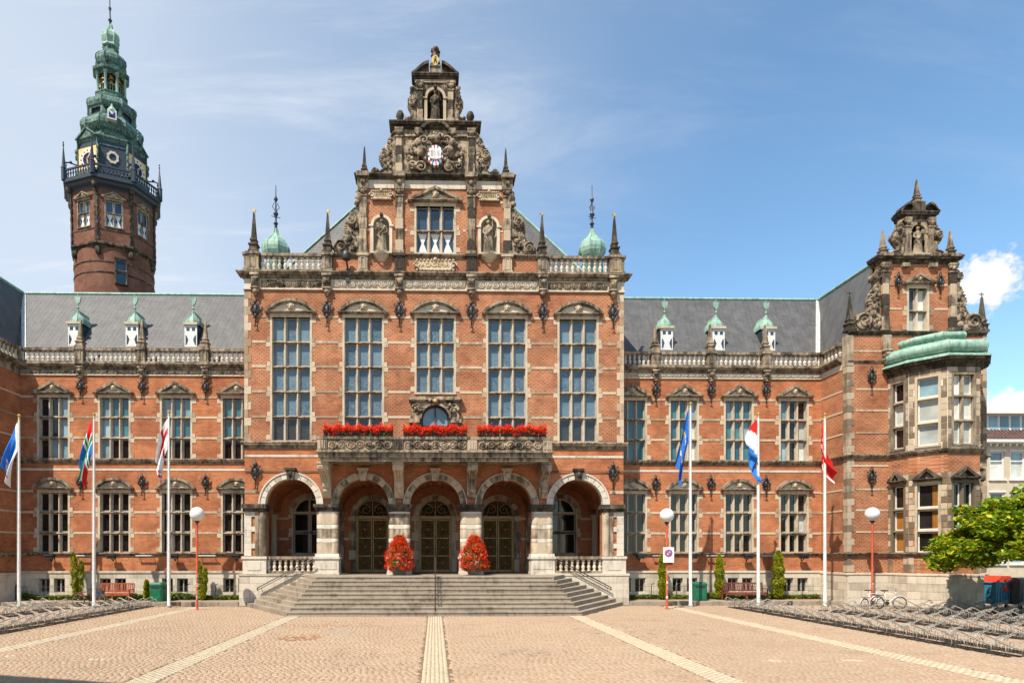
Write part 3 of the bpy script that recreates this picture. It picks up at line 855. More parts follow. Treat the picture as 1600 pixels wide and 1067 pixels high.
for k in range(-2, 3):
    n = 16; r = BAY / 2 - .2
    for i in range(n):
        a, c = math.pi * i / n, math.pi * (i + 1) / n
        p = [(k * BAY + r * math.cos(t), SPR + r * .86 * math.sin(t)) for t in (a, c)]
        b.add([(p[0][0], D + .65, p[0][1]), (p[1][0], D + .65, p[1][1]), (p[1][0], DP + .02, p[1][1]), (p[0][0], DP + .02, p[0][1])], [(0, 1, 2, 3)])
for k in (-1.5, -.5, .5, 1.5): b.box(k * BAY - .22, k * BAY + .22, D + .7, DP, SPR - .04, SPR + .12)
b.build('porch_vault', 'brick_wall', B)
for k in (-1.5, -.5, .5, 1.5):
    b = MB(); x = k * BAY; b.box(x - .2, x + .2, DP - .12, DP + .1, FLOOR, SPR); b.build('pilaster', 'stone_drum', B)
for z in (3.7, 4.95): bands(B, DP, [z], -HB + .3, HB - .3, [(h[0] - .3, h[1] + .3) for h in holes], .14)
# doors
def door(cx):
    y = DP; b = MB(); W2 = 1.02
    b.box(cx - W2, cx - W2 + .09, y + .1, y + .26, FLOOR, 5.1); b.box(cx + W2 - .09, cx + W2, y + .1, y + .26, FLOOR, 5.1); b.box(cx - W2, cx + W2, y + .06, y + .28, 4.92, 5.12)
    d = b.build('door', 'bronze', B)
    for s in (-1, 1):
        g = MB(); x0, x1 = sorted((cx + s * .02, cx + s * (W2 - .09)))
        for q in ((x0, x0 + .07, FLOOR, 4.92), (x1 - .07, x1, FLOOR, 4.92)): g.box(q[0], q[1], y + .14, y + .22, q[2], q[3])
        for z in (FLOOR, 2.62, 3.72, 4.82): g.box(x0 + .07, x1 - .07, y + .14, y + .22, z, z + (.16 if z == FLOOR else .07))
        g.build('door_leaf', 'bronze', d)
        h = MB(); xm = (x0 + x1) / 2
        for zb, zt in ((1.85, 2.6), (2.7, 3.7), (3.8, 4.8)):
            zc = (zb + zt) / 2; hw, hh = (x1 - x0) / 2 - .08, (zt - zb) / 2
            for f in (.25, .5, .75, 1.0):
                h.tube([(xm - hw * f, y + .18, zc), (xm, y + .18, zc + hh * f), (xm + hw * f, y + .18, zc), (xm, y + .18, zc - hh * f)], .03, 4, closed=True)
            for sx in (-1, 1):
                for sz in (-1, 1):
                    for f in (.35, .7):
                        h.tube([(xm + sx * hw, y + .18, zc + sz * hh * (1 - f)), (xm + sx * hw * (1 - f), y + .18, zc + sz * hh)], .03, 4)
            h.ball((xm, y + .17, zc), .07, .03, .07)
        h.build('grille', 'bronze', d)
    g = MB()
    for s in (-1, 1):
        spiral(g, cx + s * .42, y + .18, 5.52, .34, 1.4, s, .03, 1.2); spiral(g, cx + s * .72, y + .18, 5.3, .2, 1.3, -s, .025, 2); spiral(g, cx + s * .2, y + .18, 5.85, .2, 1.3, s, .025, 4)
    g.tube([(cx, y + .18, 5.1), (cx, y + .18, 6.1)], .035, 5)
    g.tube([(cx + .99 * math.cos(math.pi * i / 18), y + .18, 5.1 + .99 * math.sin(math.pi * i / 18)) for i in range(19)], .045, 5)
    g.build('fanlight_grille', 'bronze', d)
    p = MB(); pts = [(cx + .99 * math.cos(math.pi * i / 18), 5.1 + .99 * math.sin(math.pi * i / 18)) for i in range(19)]
    p.prism_y(pts, y + .32, y + .34); p.box(cx - .95, cx + .95, y + .32, y + .34, FLOOR, 5.1); p.build('pane', 'door_dark', d)
    arch_ring(B, cx, y, 5.1, 1.02, 1.32, 9, 'stone_drum', .03, .2, key=False)
    for s in (-1, 1):
        for z0, z1, w in ((FLOOR, 2.45, .3), (2.45, 3.0, .42), (3.0, 3.6, .26), (3.6, 4.1, .42), (4.1, 4.8, .26), (4.8, 5.1, .42)):
            block('jamb_stone', d, 'stone_drum', min(cx + s * 1.02, cx + s * (1.02 + w)), max(cx + s * 1.02, cx + s * (1.02 + w)), y - .03, y + .1, z0 + .004, z1 - .004, .02)
for k in (-1, 0, 1): door(k * BAY)
for s in (-1, 1):
    w = window(s * 2 * BAY, DP, [2.8, 4.1, 5.25], .95, 2, 'glass_dark', jamb=True, mull=.14)
    x = s * 2 * BAY; g = MB(); pts = [(.9 * math.cos(math.pi * i / 18), 5.33 + .9 * math.sin(math.pi * i / 18)) for i in range(19)]
    g.prism_y(pts, .25, .27); link('pane', g.mesh('pane', 'glass_dark'), w, (0, 0, 0))
    g = MB(); g.box(-.06, .06, .08, .3, 5.3, 6.2)
    for i in range(16):
        a, c = math.pi * i / 16, math.pi * (i + 1) / 16
        g.prism_y([(r * math.cos(t), 5.25 + r * math.sin(t)) for r, t in ((.86, a), (.97, a), (.97, c), (.86, c))], .06, .3)
    g.build('arch_frame', 'stone_frame', w)
    arch_ring(B, x, DP, 5.25, .97, 1.25, 9, 'stone_drum', .03, .2, key=False)
b = MB(); b.box(-HB, HB, D - .1, DP + .35, FLOOR - .25, FLOOR); b.build('porch_floor', 'porch_tile', B)
# plinth of the entrance block beside the stairs
for s in (-1, 1):
    xa, xb = sorted((s * 5.4, s * (HB + .22)))
    pl = MB(); pl.box(xa, xb, D - .24, D + .6, 0, FLOOR - .06); pl.box(xa - .03, xb + .03, D - .3, D + .6, FLOOR - .06, FLOOR + .06)
    po = pl.build('plinth', 'stone_plinth', B)
    nr = 4
    for r in range(nr):
        x = xa - (r % 2) * .4
        while x < xb:
            x1 = x + .95; a, c = max(x, xa), min(x1, xb)
            if c - a > .1: block('plinth_block', po, 'stone_plinth', a + .005, c - .005, D - .265, D - .2, r * .4 + .005, (r + 1) * .4 - .005, .012)
            x = x1
    # return along the side of the block
    pl = MB(); pl.box(s * HB - .2 if s > 0 else s * HB - .22, s * HB + .22 if s > 0 else s * HB + .2, D - .1, YW, 0, FLOOR - .06); pl.build('plinth', 'stone_plinth', B)
# brick bands over the arches
bands(B, D, [6.1], -HB, HB, [(k * BAY - 1.72, k * BAY + 1.72) for k in range(-2, 3)] , .16)
bands(B, D, [8.02], -HB, HB, [(-6.1, 6.1)], .12, 'stone_white')
g = MB(); g.tube([(-HB, D - .06, 7.22), (-6, D - .06, 7.22)], .025, 5); g.tube([(6, D - .06, 7.22), (HB, D - .06, 7.22)], .025, 5); g.build('cable', 'iron', B)
for s in (-1, 1): link('wall_anchor', ANCH2, B, (s * 9.62, D, 6.95))
# side walls of the block
for s in (-1, 1):
    b = MB(); wall(b, D, YW + 4.5, FLOOR - .1, 17.0, s * HB, (), .3, axis='y', flip=-s); b.build('brick_wall', 'brick_diaper', B)

# ================= first floor of the entrance block
cornice(B, -HB, -6.02, D, SC1, SC1 + .36, .2, 'stone_dark', 'string_course'); cornice(B, 6.02, HB, D, SC1, SC1 + .36, .2, 'stone_dark', 'string_course')
ZS = [8.86, 10.13, 11.48, 12.82, 14.14, 15.46]
hole = [(k * BAY - 1.12, k * BAY + 1.12, ZS[0], ZS[-1]) for k in (-2, -1, 1, 2)] + [(-1.12, 1.12, ZS[2], ZS[-1]), (-.8, .8, SC1, 10.02, True)]
b = MB(); wall(b, -HB, HB, SC1, 17.0, D, hole, .3); b.build('brick_wall', 'brick_diaper', B)
for k in (-2, -1, 0, 1, 2):
    if k == 0: g = [['glass_blue'] * 3] * 3; zs = ZS[2:]
    else: g = [['glass_lead'] * 3] + [['glass_blue'] * 3] * 4; zs = ZS
    window(k * BAY, D, zs, 1.01, 3, g, 'seg', pedw=.24, pedh=.66, sillout=.08)
gp = [(k * BAY - 1.33, k * BAY + 1.33) for k in (-2, -1, 0, 1, 2)]
bands(B, D, ZS[1:-1] + [15.5], -HB + .4, HB - .4, gp, .13)
for s in (-1, 1): quoins(B, s * HB, D, SC1 + .36, 16.85, -s, 'stone_band', .42, (.36, .2))
for x in [(-2.5, -9.62), (-1.5, -1.5 * BAY), (-.5, -.5 * BAY), (.5, .5 * BAY), (1.5, 1.5 * BAY), (2.5, 9.62)]:
    link('wall_anchor', ANCH, B, (x[1], D, 15.65)); link('corbel', CORBEL, B, (x[1], D - .02, 16.95))
# door onto the balcony
b = MB(); y = D
wall(b, -1.3, 1.3, SC1, 11.0, y - .16, [(-.74, .74, SC1, 10.02, True)], .4); b.box(-1.3, -1.29, y - .16, y, SC1, 11.0); b.box(1.29, 1.3, y - .16, y, SC1, 11.0)
b.box(-1.42, 1.42, y - .34, y + .05, 11.0, 11.18); b.box(-1.36, 1.36, y - .26, y + .05, 10.92, 11.0)
for s in (-1, 1): b.box(min(s * .82, s * 1.4), max(s * .82, s * 1.4), y - .32, y, 9.78, 9.98); b.box(min(s * .92, s * 1.22), max(s * .92, s * 1.22), y - .24, y, SC1, 9.78)
for i in range(16):
    a, c = math.pi * i / 16, math.pi * (i + 1) / 16
    b.prism_y([(r * math.cos(t), 10.02 + r * math.sin(t)) for r, t in ((.74, a), (.86, a), (.86, c), (.74, c))], y - .24, y)
bd = b.build('balcony_door', 'stone_carved', B)
b = MB()
for s in (-1, 1): carve(b, s * .95, 10.55, .3, .25, y - .17, 16, 5 + s, .12); spiral(b, s * .95, y - .2, 10.6, .25, 1.3, s, .05)
carve(b, 0, 10.98, .3, .2, y - .26, 12, 9, .12); b.build('carving', 'stone_carved', bd, 'all')
b = MB(); b.ball((0, y - .36, 10.92), .12, .1, .12); b.build('gilt_boss', 'gold', bd, 'all')
b = MB()
for q in ((-.74, -.66), (-.04, .04), (.66, .74)): b.box(q[0], q[1], y + .08, y + .18, SC1, 10.02 if abs(q[0]) > .5 else 10.72)
b.box(-.74, .74, y + .08, y + .18, 9.6, 9.7)
for i in range(14):
    a, c = math.pi * i / 14, math.pi * (i + 1) / 14
    b.prism_y([(r * math.cos(t), 10.02 + r * math.sin(t)) for r, t in ((.66, a), (.745, a), (.745, c), (.66, c))], y + .08, y + .18)
b.build('door_frame', 'timber_dark', bd)
b = MB(); b.prism_y([(.7 * math.cos(math.pi * i / 14), 9.68 + .34 * 0 + .7 * math.sin(math.pi * i / 14) + (.32 if 0 < i < 14 else .0)) for i in range(15)], y + .15, y + .16); b.build('pane', 'glass_sky', bd)
b = MB(); b.box(-.68, .68, y + .15, y + .16, SC1, 9.62); b.build('pane', 'glass_brown', bd)

# balcony
YB = D - 1.75; BW = 5.98
b = MB(); b.box(-BW, BW, YB, D, 7.72, 7.95); b.box(-BW - .1, BW + .1, YB - .12, D, 7.95, 8.05); b.box(-BW + .08, BW - .08, YB + .1, D, 7.52, 7.72)
b.box(-BW, BW, YB, YB + .28, 8.05, 8.62); b.box(-BW - .07, BW + .07, YB - .09, YB + .36, 8.62, 8.76)
for s in (-1, 1): b.box(min(s * BW, s * (BW - .28)), max(s * BW, s * (BW - .28)), YB + .28, D, 8.05, 8.62); b.box(min(s * (BW + .07), s * (BW - .34)), max(s * (BW + .07), s * (BW - .34)), YB + .36, D, 8.62, 8.76)
bal = b.build('balcony', 'stone_dark', B)
for i, x in enumerate((-BW + .22, -1.9, 1.9, BW - .22)):
    g = MB(); g.box(x - .24, x + .24, YB - .07, YB, 8.05, 8.62); g.box(x - .17, x - .09, YB - .1, YB - .06, 8.12, 8.55); g.box(x + .09, x + .17, YB - .1, YB - .06, 8.12, 8.55)
    g.box(x - .05, x + .05, YB - .1, YB - .06, 8.12, 8.55); g.build('balcony_post', 'stone_gable', bal)
for i, (x0, x1) in enumerate(((-BW + .5, -2.2), (-1.6, 1.6), (2.2, BW - .5))):
    g = MB(); relief(g, x0, x1, 8.09, 8.58, YB - .005, .10, 20 + i, 220, 34)
    for q in ((x0 - .04, x1 + .04, 8.05, 8.09), (x0 - .04, x1 + .04, 8.58, 8.62)): g.box(q[0], q[1], YB - .05, YB + .01, q[2], q[3])
    g.build('relief_panel', 'stone_carved', bal, 'all')
def bracket(x):
    g = MB(); pl = [(D, 7.52), (YB + .35, 7.52), (YB + .28, 7.3), (YB + .55, 6.98), (D - .62, 6.72), (D - .4, 6.3), (D - .34, 5.95), (D - .12, 5.75), (D, 5.75)]
    g.prism_x(pl, x - .24, x + .24); g.box(x - .3, x + .3, YB + .25, D, 7.42, 7.51)
    g.lathe([(.2, 0), (.2, .56)], 12, 0, 0, 0)
    k = len(g.v) - 24
    for i in range(k, len(g.v)):
        p = g.v[i]; g.v[i] = (x - .28 + p[2], YB + .5 + p[0], 7.25 + p[1])
    g.ball((x, D - .48, 6.45), .2, .16, .24); g.ball((x, D - .42, 6.15), .14, .1, .14)
    for s in (-.14, 0, .14): g.tube([(x + s, YB + .3, 7.3), (x + s, YB + .52, 6.98), (x + s, D - .64, 6.72), (x + s, D - .43, 6.3)], .05, 5)
    g.build('bracket', 'stone_drum', B, True)
for x in (-1.5 * BAY, -.5 * BAY, .5 * BAY, 1.5 * BAY): bracket(x)

# frieze and main cornice of the block
b = MB(); b.box(-HB - .02, HB + .02, D - .04, D + .3, 17.0, 17.5); b.box(-HB - .07, HB + .07, D - .09, D + .3, 16.92, 17.0); b.build('frieze', 'stone_pale', B)
for i in range(-3, 3):
    xs = [-9.62, -1.5 * BAY, -.5 * BAY, .5 * BAY, 1.5 * BAY, 9.62]
for i in range(5):
    b = MB(); relief(b, xs[i] + .3, xs[i + 1] - .3, 17.04, 17.46, D - .045, .10, 40 + i, 200, 22); b.build('relief_panel', 'stone_carved' if i in (0, 4) else 'stone_pale', B, 'all')
cornice(B, -HB - .05, HB + .05, D, 17.5, 17.86, .34)
for s in (-1, 1):
    b = MB(); wall(b, D, YW + 4.5, 17.0, 17.86, s * (HB + .03), (), .3, axis='y', flip=-s); b.build('frieze', 'stone_dark', B)
xs6 = [-9.5, -5.68, -4.14 + .25, -1.94, 1.94, 4.14 - .25, 5.68, 9.5]
# attic: corner balustrades, parapet wall and obelisks
ZA0, ZA1 = 17.86, 18.84
for s in (-1, 1):
    pedestal(s * 9.72, D, ZA0, ZA1, .62); pedestal(s * 10.1, D + .02, ZA0, ZA1 - .02, .2, d=.5); pedestal(s * 5.78, D, ZA0, ZA1, .52)
    x0, x1 = sorted((s * 6.1, s * 9.4)); balustrade(x0, x1, D, ZA0, ZA1, 11)
    obelisk(s * 9.72, D, ZA1, 21.05, .42, 'gold'); obelisk(s * 5.78, D, ZA1, 21.05, .42, 'gold')
    balustrade(D + .3, D + 5, s * 10.05, ZA0, ZA1, 14, axis='y')
b = MB(); wall(b, -5.5, 5.5, ZA0, ZA1 - .14, D - .02); b.box(-5.5, 5.5, D, D + .5, ZA0, ZA1 - .16); b.build('brick_wall', 'brick_diaper', B)
cornice(B, -5.5, 5.5, D - .02, ZA1 - .16, ZA1 + .04, .14)
GW = 4.0
PIL = (-3.88, -1.93, 1.93, 3.88)
for x in PIL: pedestal(x, D - .05, ZA0, ZA1 + .02, .5, mat='stone_gable', d=.3)
# ================= stepped gable
G0, G1, G2, G3, G4, G5 = ZA1 + .04, 22.42, 23.12, 25.62, 25.98, 28.15
niche_x = 2.9
holes = [(-1.14, 1.14, 19.0, 21.5)] + [(s * niche_x - .44, s * niche_x + .44, 18.95, 20.45, True) for s in (-1, 1)]
b = MB(); wall(b, -GW, GW, G0 - .1, G1, D, holes, .32); b.box(-GW, GW, D + .5, D + .8, G0 - .3, G1)
for s in (-1, 1): b.box(min(s * GW, s * (GW - .02)), max(s * GW, s * (GW - .02)), D, D + .6, G0 - .1, G1)
b.build('brick_wall', 'brick_diaper', B)
window(0, D, [19.0, 20.2, 21.5], 1.02, 3, [['glass_plain'] * 3] * 2, 'tri', shut=True, pedw=.34, pedh=.72)
bands(B, D, [20.2, 21.75], -GW + .25, GW - .25, [(-2.2, -1.66), (1.66, 2.2), (-1.5, 1.5), (-niche_x - .62, -niche_x + .62), (niche_x - .62, niche_x + .62)] , .13)
def pilaster(x, y, z0, z1, w, n, mat='stone_gable'):
    b = MB(); b.box(x - w / 2 - .05, x + w / 2 + .05, y - .22, y + .05, z0, z0 + .16); b.box(x - w / 2 - .05, x + w / 2 + .05, y - .24, y + .05, z1 - .12, z1); b.box(x - w / 2 - .02, x + w / 2 + .02, y - .2, y + .05, z1 - .5, z1 - .42)
    b.box(x - w / 2 + .05, x + w / 2 - .05, y - .12, y + .05, z0, z1); b.ball((x, y - .18, z1 - .27), .13, .12, .14); b.ball((x - w * .4, y - .16, z1 - .2), .09); b.ball((x + w * .4, y - .16, z1 - .2), .09)
    p = b.build('pilaster', 'stone_dark', B, True)
    hh = (z1 - .5 - z0 - .16) / n
    for i in range(n): block('drum', p, mat, x - w / 2 + (.03 if i % 2 else 0), x + w / 2 - (.03 if i % 2 else 0), y - .16, y + .05, z0 + .16 + i * hh + .004, z0 + .16 + (i + 1) * hh - .004, .04)
for x in PIL: pilaster(x, D, G0, G1 + .02, .42, 5)
def niche(x, y, z0, zs, r, mat='stone_frame', ring='stone_pale', brk=True):
    b = MB(); n = 12
    arc = [(x - r * math.cos(math.pi * i / n), y + .06 + r * .95 * math.sin(math.pi * i / n)) for i in range(n + 1)]
    for i in range(n): b.add([(*arc[i], z0), (*arc[i + 1], z0), (*arc[i + 1], zs), (*arc[i], zs)], [(0, 1, 2, 3)])
    m = 6
    def dome(i, j):
        a = math.pi * i / (2 * n); t = math.pi / 2 * j / m; rr = r * (1 + (.06 if i % 2 else 0) * math.sin(2 * t))
        return (x - rr * math.cos(a) * math.cos(t), y + .06 + rr * .95 * math.sin(a) * math.cos(t), zs + rr * math.sin(t))
    for i in range(2 * n):
        for j in range(m): b.add([dome(i, j), dome(i + 1, j), dome(i + 1, j + 1), dome(i, j + 1)], [(0, 1, 2, 3)])
    b.add([(x - r, y - .02, z0), (x + r, y - .02, z0), (x + r, y + r, z0), (x - r, y + r, z0)], [(0, 1, 2, 3)])
    o = b.build('niche', mat, B, True)
    g = MB()
    for i in range(n):
        a, c = math.pi * i / n, math.pi * (i + 1) / n
        g.prism_y([(x + q * math.cos(t), zs + q * math.sin(t)) for q, t in ((r, a), (r + .14, a), (r + .14, c), (r, c))], y - .06, y + .08)
    for s in (-1, 1):
        g.box(min(x + s * r, x + s * (r + .16)), max(x + s * r, x + s * (r + .16)), y - .05, y + .08, z0, zs - .06); g.box(min(x + s * r, x + s * (r + .24)), max(x + s * r, x + s * (r + .24)), y - .1, y + .08, zs - .08, zs)
    g.build('niche_frame', ring, o)
    c = MB(); c.box(x - r - .16, x + r + .16, y - .25, y + .1, z0 - .1, z0)
    if brk: c.lathe([(.1, -.52), (.18, -.5), (.26, -.36), (.42, -.2), (.46, -.1)], 14, x, y, z0, math.pi, a0=0, a1=math.pi)
    c.build('niche_bracket', 'stone_frame', o, True)
    k = MB(); k.ball((x, y - .1, zs + r + .1), .1, .09, .13); k.build('keystone', 'stone_black', o)
for s in (-1, 1): niche(s * niche_x, D, 18.95, 20.45, .43)
def cartouche(x, y, z, w, h, text=None):
    b = MB(); n = 20
    b.prism_y([(x + w / 2 * math.copysign(abs(math.cos(t)) ** .6, math.cos(t)), z + h / 2 * math.copysign(abs(math.sin(t)) ** .6, math.sin(t))) for t in [2 * math.pi * i / n for i in range(n)]], y - .1, y + .05)
    for i in range(11):
        q = -w / 2 + w * i / 10
        for s in (-1, 1): b.ball((x + q, y - .1, z + s * h * .5), h * .15, .08, h * .12, 6, 5)
    for s in (-1, 1): spiral(b, x + s * w * .5, y - .1, z, h * .36, 1.2, s, .045)
    b.ball((x, y - .12, z + h * .58), h * .2, .1, h * .2)
    o = b.build('cartouche', 'stone_frame', B, True)
    if text:
        cu = bpy.data.curves.new('lettering', 'FONT'); cu.body = text; cu.align_x = 'CENTER'; cu.align_y = 'CENTER'; cu.size = h * .58; cu.extrude = .012
        t = bpy.data.objects.new('tmp', cu); COL.objects.link(t); dg = bpy.context.evaluated_depsgraph_get()
        me = bpy.data.meshes.new_from_object(t.evaluated_get(dg)); bpy.data.objects.remove(t)
        me.materials.clear(); me.materials.append(MT['gold'])
        link('lettering', me, o, (x, y - .115, z), rot=(R(90), 0, 0))
    else:   # gilt letters too worn to read
        g = MB(); r = random.Random(int(abs(x) * 10) + (1 if x > 0 else 0))
        for i in range(8):
            q = x - w * .32 + w * .64 * i / 7
            g.box(q - .018, q + .018, y - .125, y - .1, z - h * .17, z + h * .17); g.box(q - .018, q + .05, y - .125, y - .1, z + h * r.uniform(-.15, .12), z + h * .16)
        g.build('lettering', 'gold', o)
cartouche(0, D - .02, 18.28, 1.95, .52, 'ACADEMIA')
for s in (-1, 1): cartouche(s * 2.9, D, 22.02, 1.0, .42)
def volute(parent, pts, y, seed, depth=.42, scrolls=(), mat='stone_carved', clumps=()):
    b = MB(); b.prism_y(pts, y - .06, y + depth)
    n = len(pts)
    for (cx, cz, r, s, a0) in scrolls:
        b.lathe([(r, 0), (r, depth + .14), (r * .85, depth + .18)], 14, 0, 0, 0); k = len(b.v) - 42
        for i in range(k, len(b.v)):
            p = b.v[i]; b.v[i] = (cx + p[0], y + depth - p[2], cz + p[1])
        spiral(b, cx, y - .2, cz, r * .95, 1.7, s, r * .16, a0)
    for (cx, cz, rx, rz, k, sz) in clumps: carve(b, cx, cz, rx, rz, y - .06, k, seed, sz)
    rr = random.Random(seed * 7 + 1)
    for i in range(1, len(pts) - 1):
        p, q = Vector(pts[i]), Vector(pts[i + 1])
        for f in (.15, .5, .85):
            c = p.lerp(q, f); b.ball((c.x, y + depth * .35 - .1, c.y), rr.uniform(.07, .12), .2, rr.uniform(.07, .12), 6, 4)
    o = b.build('volute', mat, parent, True)
for s in (-1, 1):
    f = lambda l: [(s * x, z) for x, z in l]
    # beside the first gable storey
    volute(B, f([(4.05, 18.9), (5.3, 18.9), (5.42, 19.2), (5.3, 19.55), (4.98, 19.65), (4.78, 19.95), (4.82, 20.3), (4.72, 20.75), (4.42, 21.1), (4.05, 21.55)]), D + .02, 3 + s, .5,
           [(s * 5.05, 19.25, .34, s, 0), (s * 4.5, 20.65, .28, s, 2)], clumps=[(s * 4.5, 19.6, .38, .5, 26, .15), (s * 4.35, 20.6, .22, .5, 12, .12)])
    b = MB(); b.ball((s * 4.12, D - .1, 21.9), .2, .2, .26); b.ball((s * 4.2, D - .1, 21.6), .17); b.ball((s * 4.15, D - .05, 22.2), .13); b.build('carving', 'stone_carved', B, 'all')
    # beside the arms
    volute(B, f([(2.18, G2), (3.38, G2), (3.42, 23.35), (3.22, 23.5), (2.98, 23.3), (2.72, 23.5), (2.92, 23.85), (2.96, 24.2), (2.76, 24.6), (2.6, 24.65), (2.48, 25.1), (2.3, 25.35), (2.18, 25.5)]), D + .02, 8 + s, .45,
           [(s * 2.72, 24.22, .26, s, 1), (s * 3.24, 23.32, .15, s, 0)], clumps=[(s * 2.5, 24.1, .22, .7, 24, .13), (s * 2.4, 25.0, .12, .3, 8, .1)])
    # beside the top niche
    volute(B, f([(1.05, G4), (1.5, G4), (1.56, 26.2), (1.3, 26.25), (1.22, 26.5), (1.42, 26.85), (1.42, 27.2), (1.22, 27.45), (1.28, 27.7), (1.05, 27.8)]), D + .02, 12 + s, .4,
           [(s * 1.26, 27.0, .17, s, 1)], clumps=[(s * 1.22, 27.1, .15, .35, 14, .1), (s * 1.22, 27.75, .08, .1, 4, .11), (s * 1.5, 26.15, .1, .08, 4, .1)])
# entablature of the first gable storey
b = MB(); b.box(-GW - .04, GW + .04, D - .06, D + .6, G1, 22.86); b.build('frieze', 'stone_pale', B)
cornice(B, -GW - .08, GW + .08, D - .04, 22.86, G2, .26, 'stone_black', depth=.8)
for x in PIL:
    b = MB(); b.box(x - .28, x + .28, D - .24, D, G1 + .02, 22.86); b.box(x - .34, x + .34, D - .42, D, 22.9, G2 + .02); b.ball((x, D - .26, 22.65), .13, .1, .14); b.build('cornice_block', 'stone_dark', B, True)
for s in (-1, 1): obelisk(s * 3.82, D + .1, G2, 24.75, .3)
# second storey: panel with the arms
b = MB(); b.box(-2.2, 2.2, D, D + .7, G2, G3); b.build('gable_panel', 'stone_gable', B)
for s in (-1, 1): pilaster(s * 1.95, D, G2, G3, .36, 4)
b = MB(); relief(b, -1.7, 1.7, G2 + .12, G3 - .42, D - .01, .16, 77, 120, 80, scroll=False)
for s in (-1, 1):
    carve(b, s * .98, 24.1, .5, .75, D - .1, 46, 30 + s, .15); spiral(b, s * .75, D - .2, 23.5, .32, 1.5, s, .07); spiral(b, s * 1.25, D - .2, 23.55, .26, 1.5, -s, .06)
    spiral(b, s * .6, D - .2, 24.95, .25, 1.3, s, .06)
    b.ball((s * .92, D - .26, 24.75), .2, .2, .24); b.ball((s * .8, D - .22, 24.35), .22, .2, .36); b.tube([(s * .85, D - .25, 24.5), (s * .6, D - .32, 24.45), (s * .45, D - .3, 24.3)], .08, 6)
carve(b, 0, 25.1, .42, .2, D - .18, 18, 41, .13); b.ball((0, D - .25, 24.98), .34, .2, .2)
b.box(-1.72, 1.72, D - .1, D + .02, G3 - .42, G3 - .34)
b.build('arms_relief', 'stone_carved', B, 'all')
sh = MB(); n = 24; cx, cz, rx, rz = 0, 24.05, .40, .55
cols = {}
for i in range(n):
    a, c = 2 * math.pi * i / n, 2 * math.pi * (i + 1) / n
    mi = (0, 2, 1, 2)[i % 4]
    sh.prism_y([(cx, cz), (cx + rx * math.cos(a), cz + rz * math.sin(a)), (cx + rx * math.cos(c), cz + rz * math.sin(c))], D - .34, D - .1, mi)
arms = sh.build('shield', ['ink_blue', 'ink_red', 'ink_white'], B)
g = MB()
for s in (-1, 1):
    g.loft([(s * .02, D - .40, 23.82), (s * .29, D - .44, 23.86), (s * .29, D - .44, 24.38), (s * .02, D - .40, 24.34)], [(s * .02, D - .34, 23.82), (s * .29, D - .34, 23.86), (s * .29, D - .34, 24.38), (s * .02, D - .34, 24.34)], 0)
    for i in range(5): g.box(min(s * .06, s * .25), max(s * .06, s * .25), D - .447, D - .435, 23.93 + i * .08, 23.945 + i * .08, 1)
g.build('open_book', ['ink_white', 'sash_grey'], arms)
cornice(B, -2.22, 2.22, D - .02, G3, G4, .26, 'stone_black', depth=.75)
for x in (-1.95, -.9, .9, 1.95):
    b = MB(); b.box(x - .2, x + .2, D - .2, D, G3 - .28, G3); b.ball((x, D - .18, G3 - .3), .12, .1, .14); b.build('cornice_block', 'stone_dark', B, True)
b = MB()
for i in range(12):
    a, c = math.pi * i / 12, math.pi * (i + 1) / 12
    b.prism_y([(r * math.cos(t) * 1.6, G3 - .05 + r * math.sin(t) * .8) for r, t in ((.36, a), (.48, a), (.48, c), (.36, c))], D - .3, D)
b.build('cornice_arch', 'stone_black', B)
for s in (-1, 1):
    b = MB(); b.lathe([(.16, 0), (.16, .08), (.09, .14), (.12, .2), (.21, .36), (.22, .5), (.15, .66), (.03, .74)], 10, s * 1.9, D + .1, G4); b.build('finial_ball', 'stone_black', B, True)
# third storey: top niche
b = MB(); wall(b, -1.06, 1.06, G4, G5, D, [(-.44, .44, G4 + .06, 27.35, True)], .1); b.box(-1.06, 1.06, D + .5, D + .6, G4, G5)
for s in (-1, 1): b.box(min(s * 1.06, s * 1.04), max(s * 1.06, s * 1.04), D, D + .6, G4, G5)
b.build('gable_panel', 'stone_gable', B)
niche(0, D, G4 + .06, 27.35, .43, mat='stone_gable', ring='stone_gable', brk=False)
for s in (-1, 1): pilaster(s * .82, D, G4, G5, .3, 3)
b = MB(); b.box(-1.1, 1.1, D - .06, D + .6, G5, G5 + .14); b.build('frieze', 'stone_gable', B)
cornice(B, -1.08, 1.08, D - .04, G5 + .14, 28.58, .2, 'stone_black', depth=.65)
for s in (-1, 1):   # broken segmental pediment
    b = MB(); n = 8; o = [(s * (1.22 - .98 * math.sin(math.pi / 2 * i / n) * 1.0 + .0), 28.58 + .82 * (1 - math.cos(math.pi / 2 * i / n)) ** .8) for i in range(n + 1)]
    o = [(s * (1.24 - .90 * i / n), 28.60 + .60 * math.sin(math.pi / 2 * (i / n)) ** 1.3) for i in range(n + 1)]
    for i in range(n): b.prism_y([o[i], o[i + 1], (o[i + 1][0], max(28.56, o[i + 1][1] - .16)), (o[i][0], max(28.56, o[i][1] - .16))], D - .24, D + .5)
    b.prism_y([(s * 1.2, 28.57)] + [(x, z - .12) for x, z in o[1:]] + [(o[-1][0], 28.57)], D - .02, D + .45); b.build('broken_pediment', 'stone_black', B)
b = MB(); b.box(-.3, .3, D - .2, D + .4, 28.58, 28.75); b.box(-.25, .25, D - .16, D + .36, 28.75, 28.92); b.box(-.29, .29, D - .22, D + .42, 28.92, 28.98); b.build('pedestal', 'stone_dark', B)
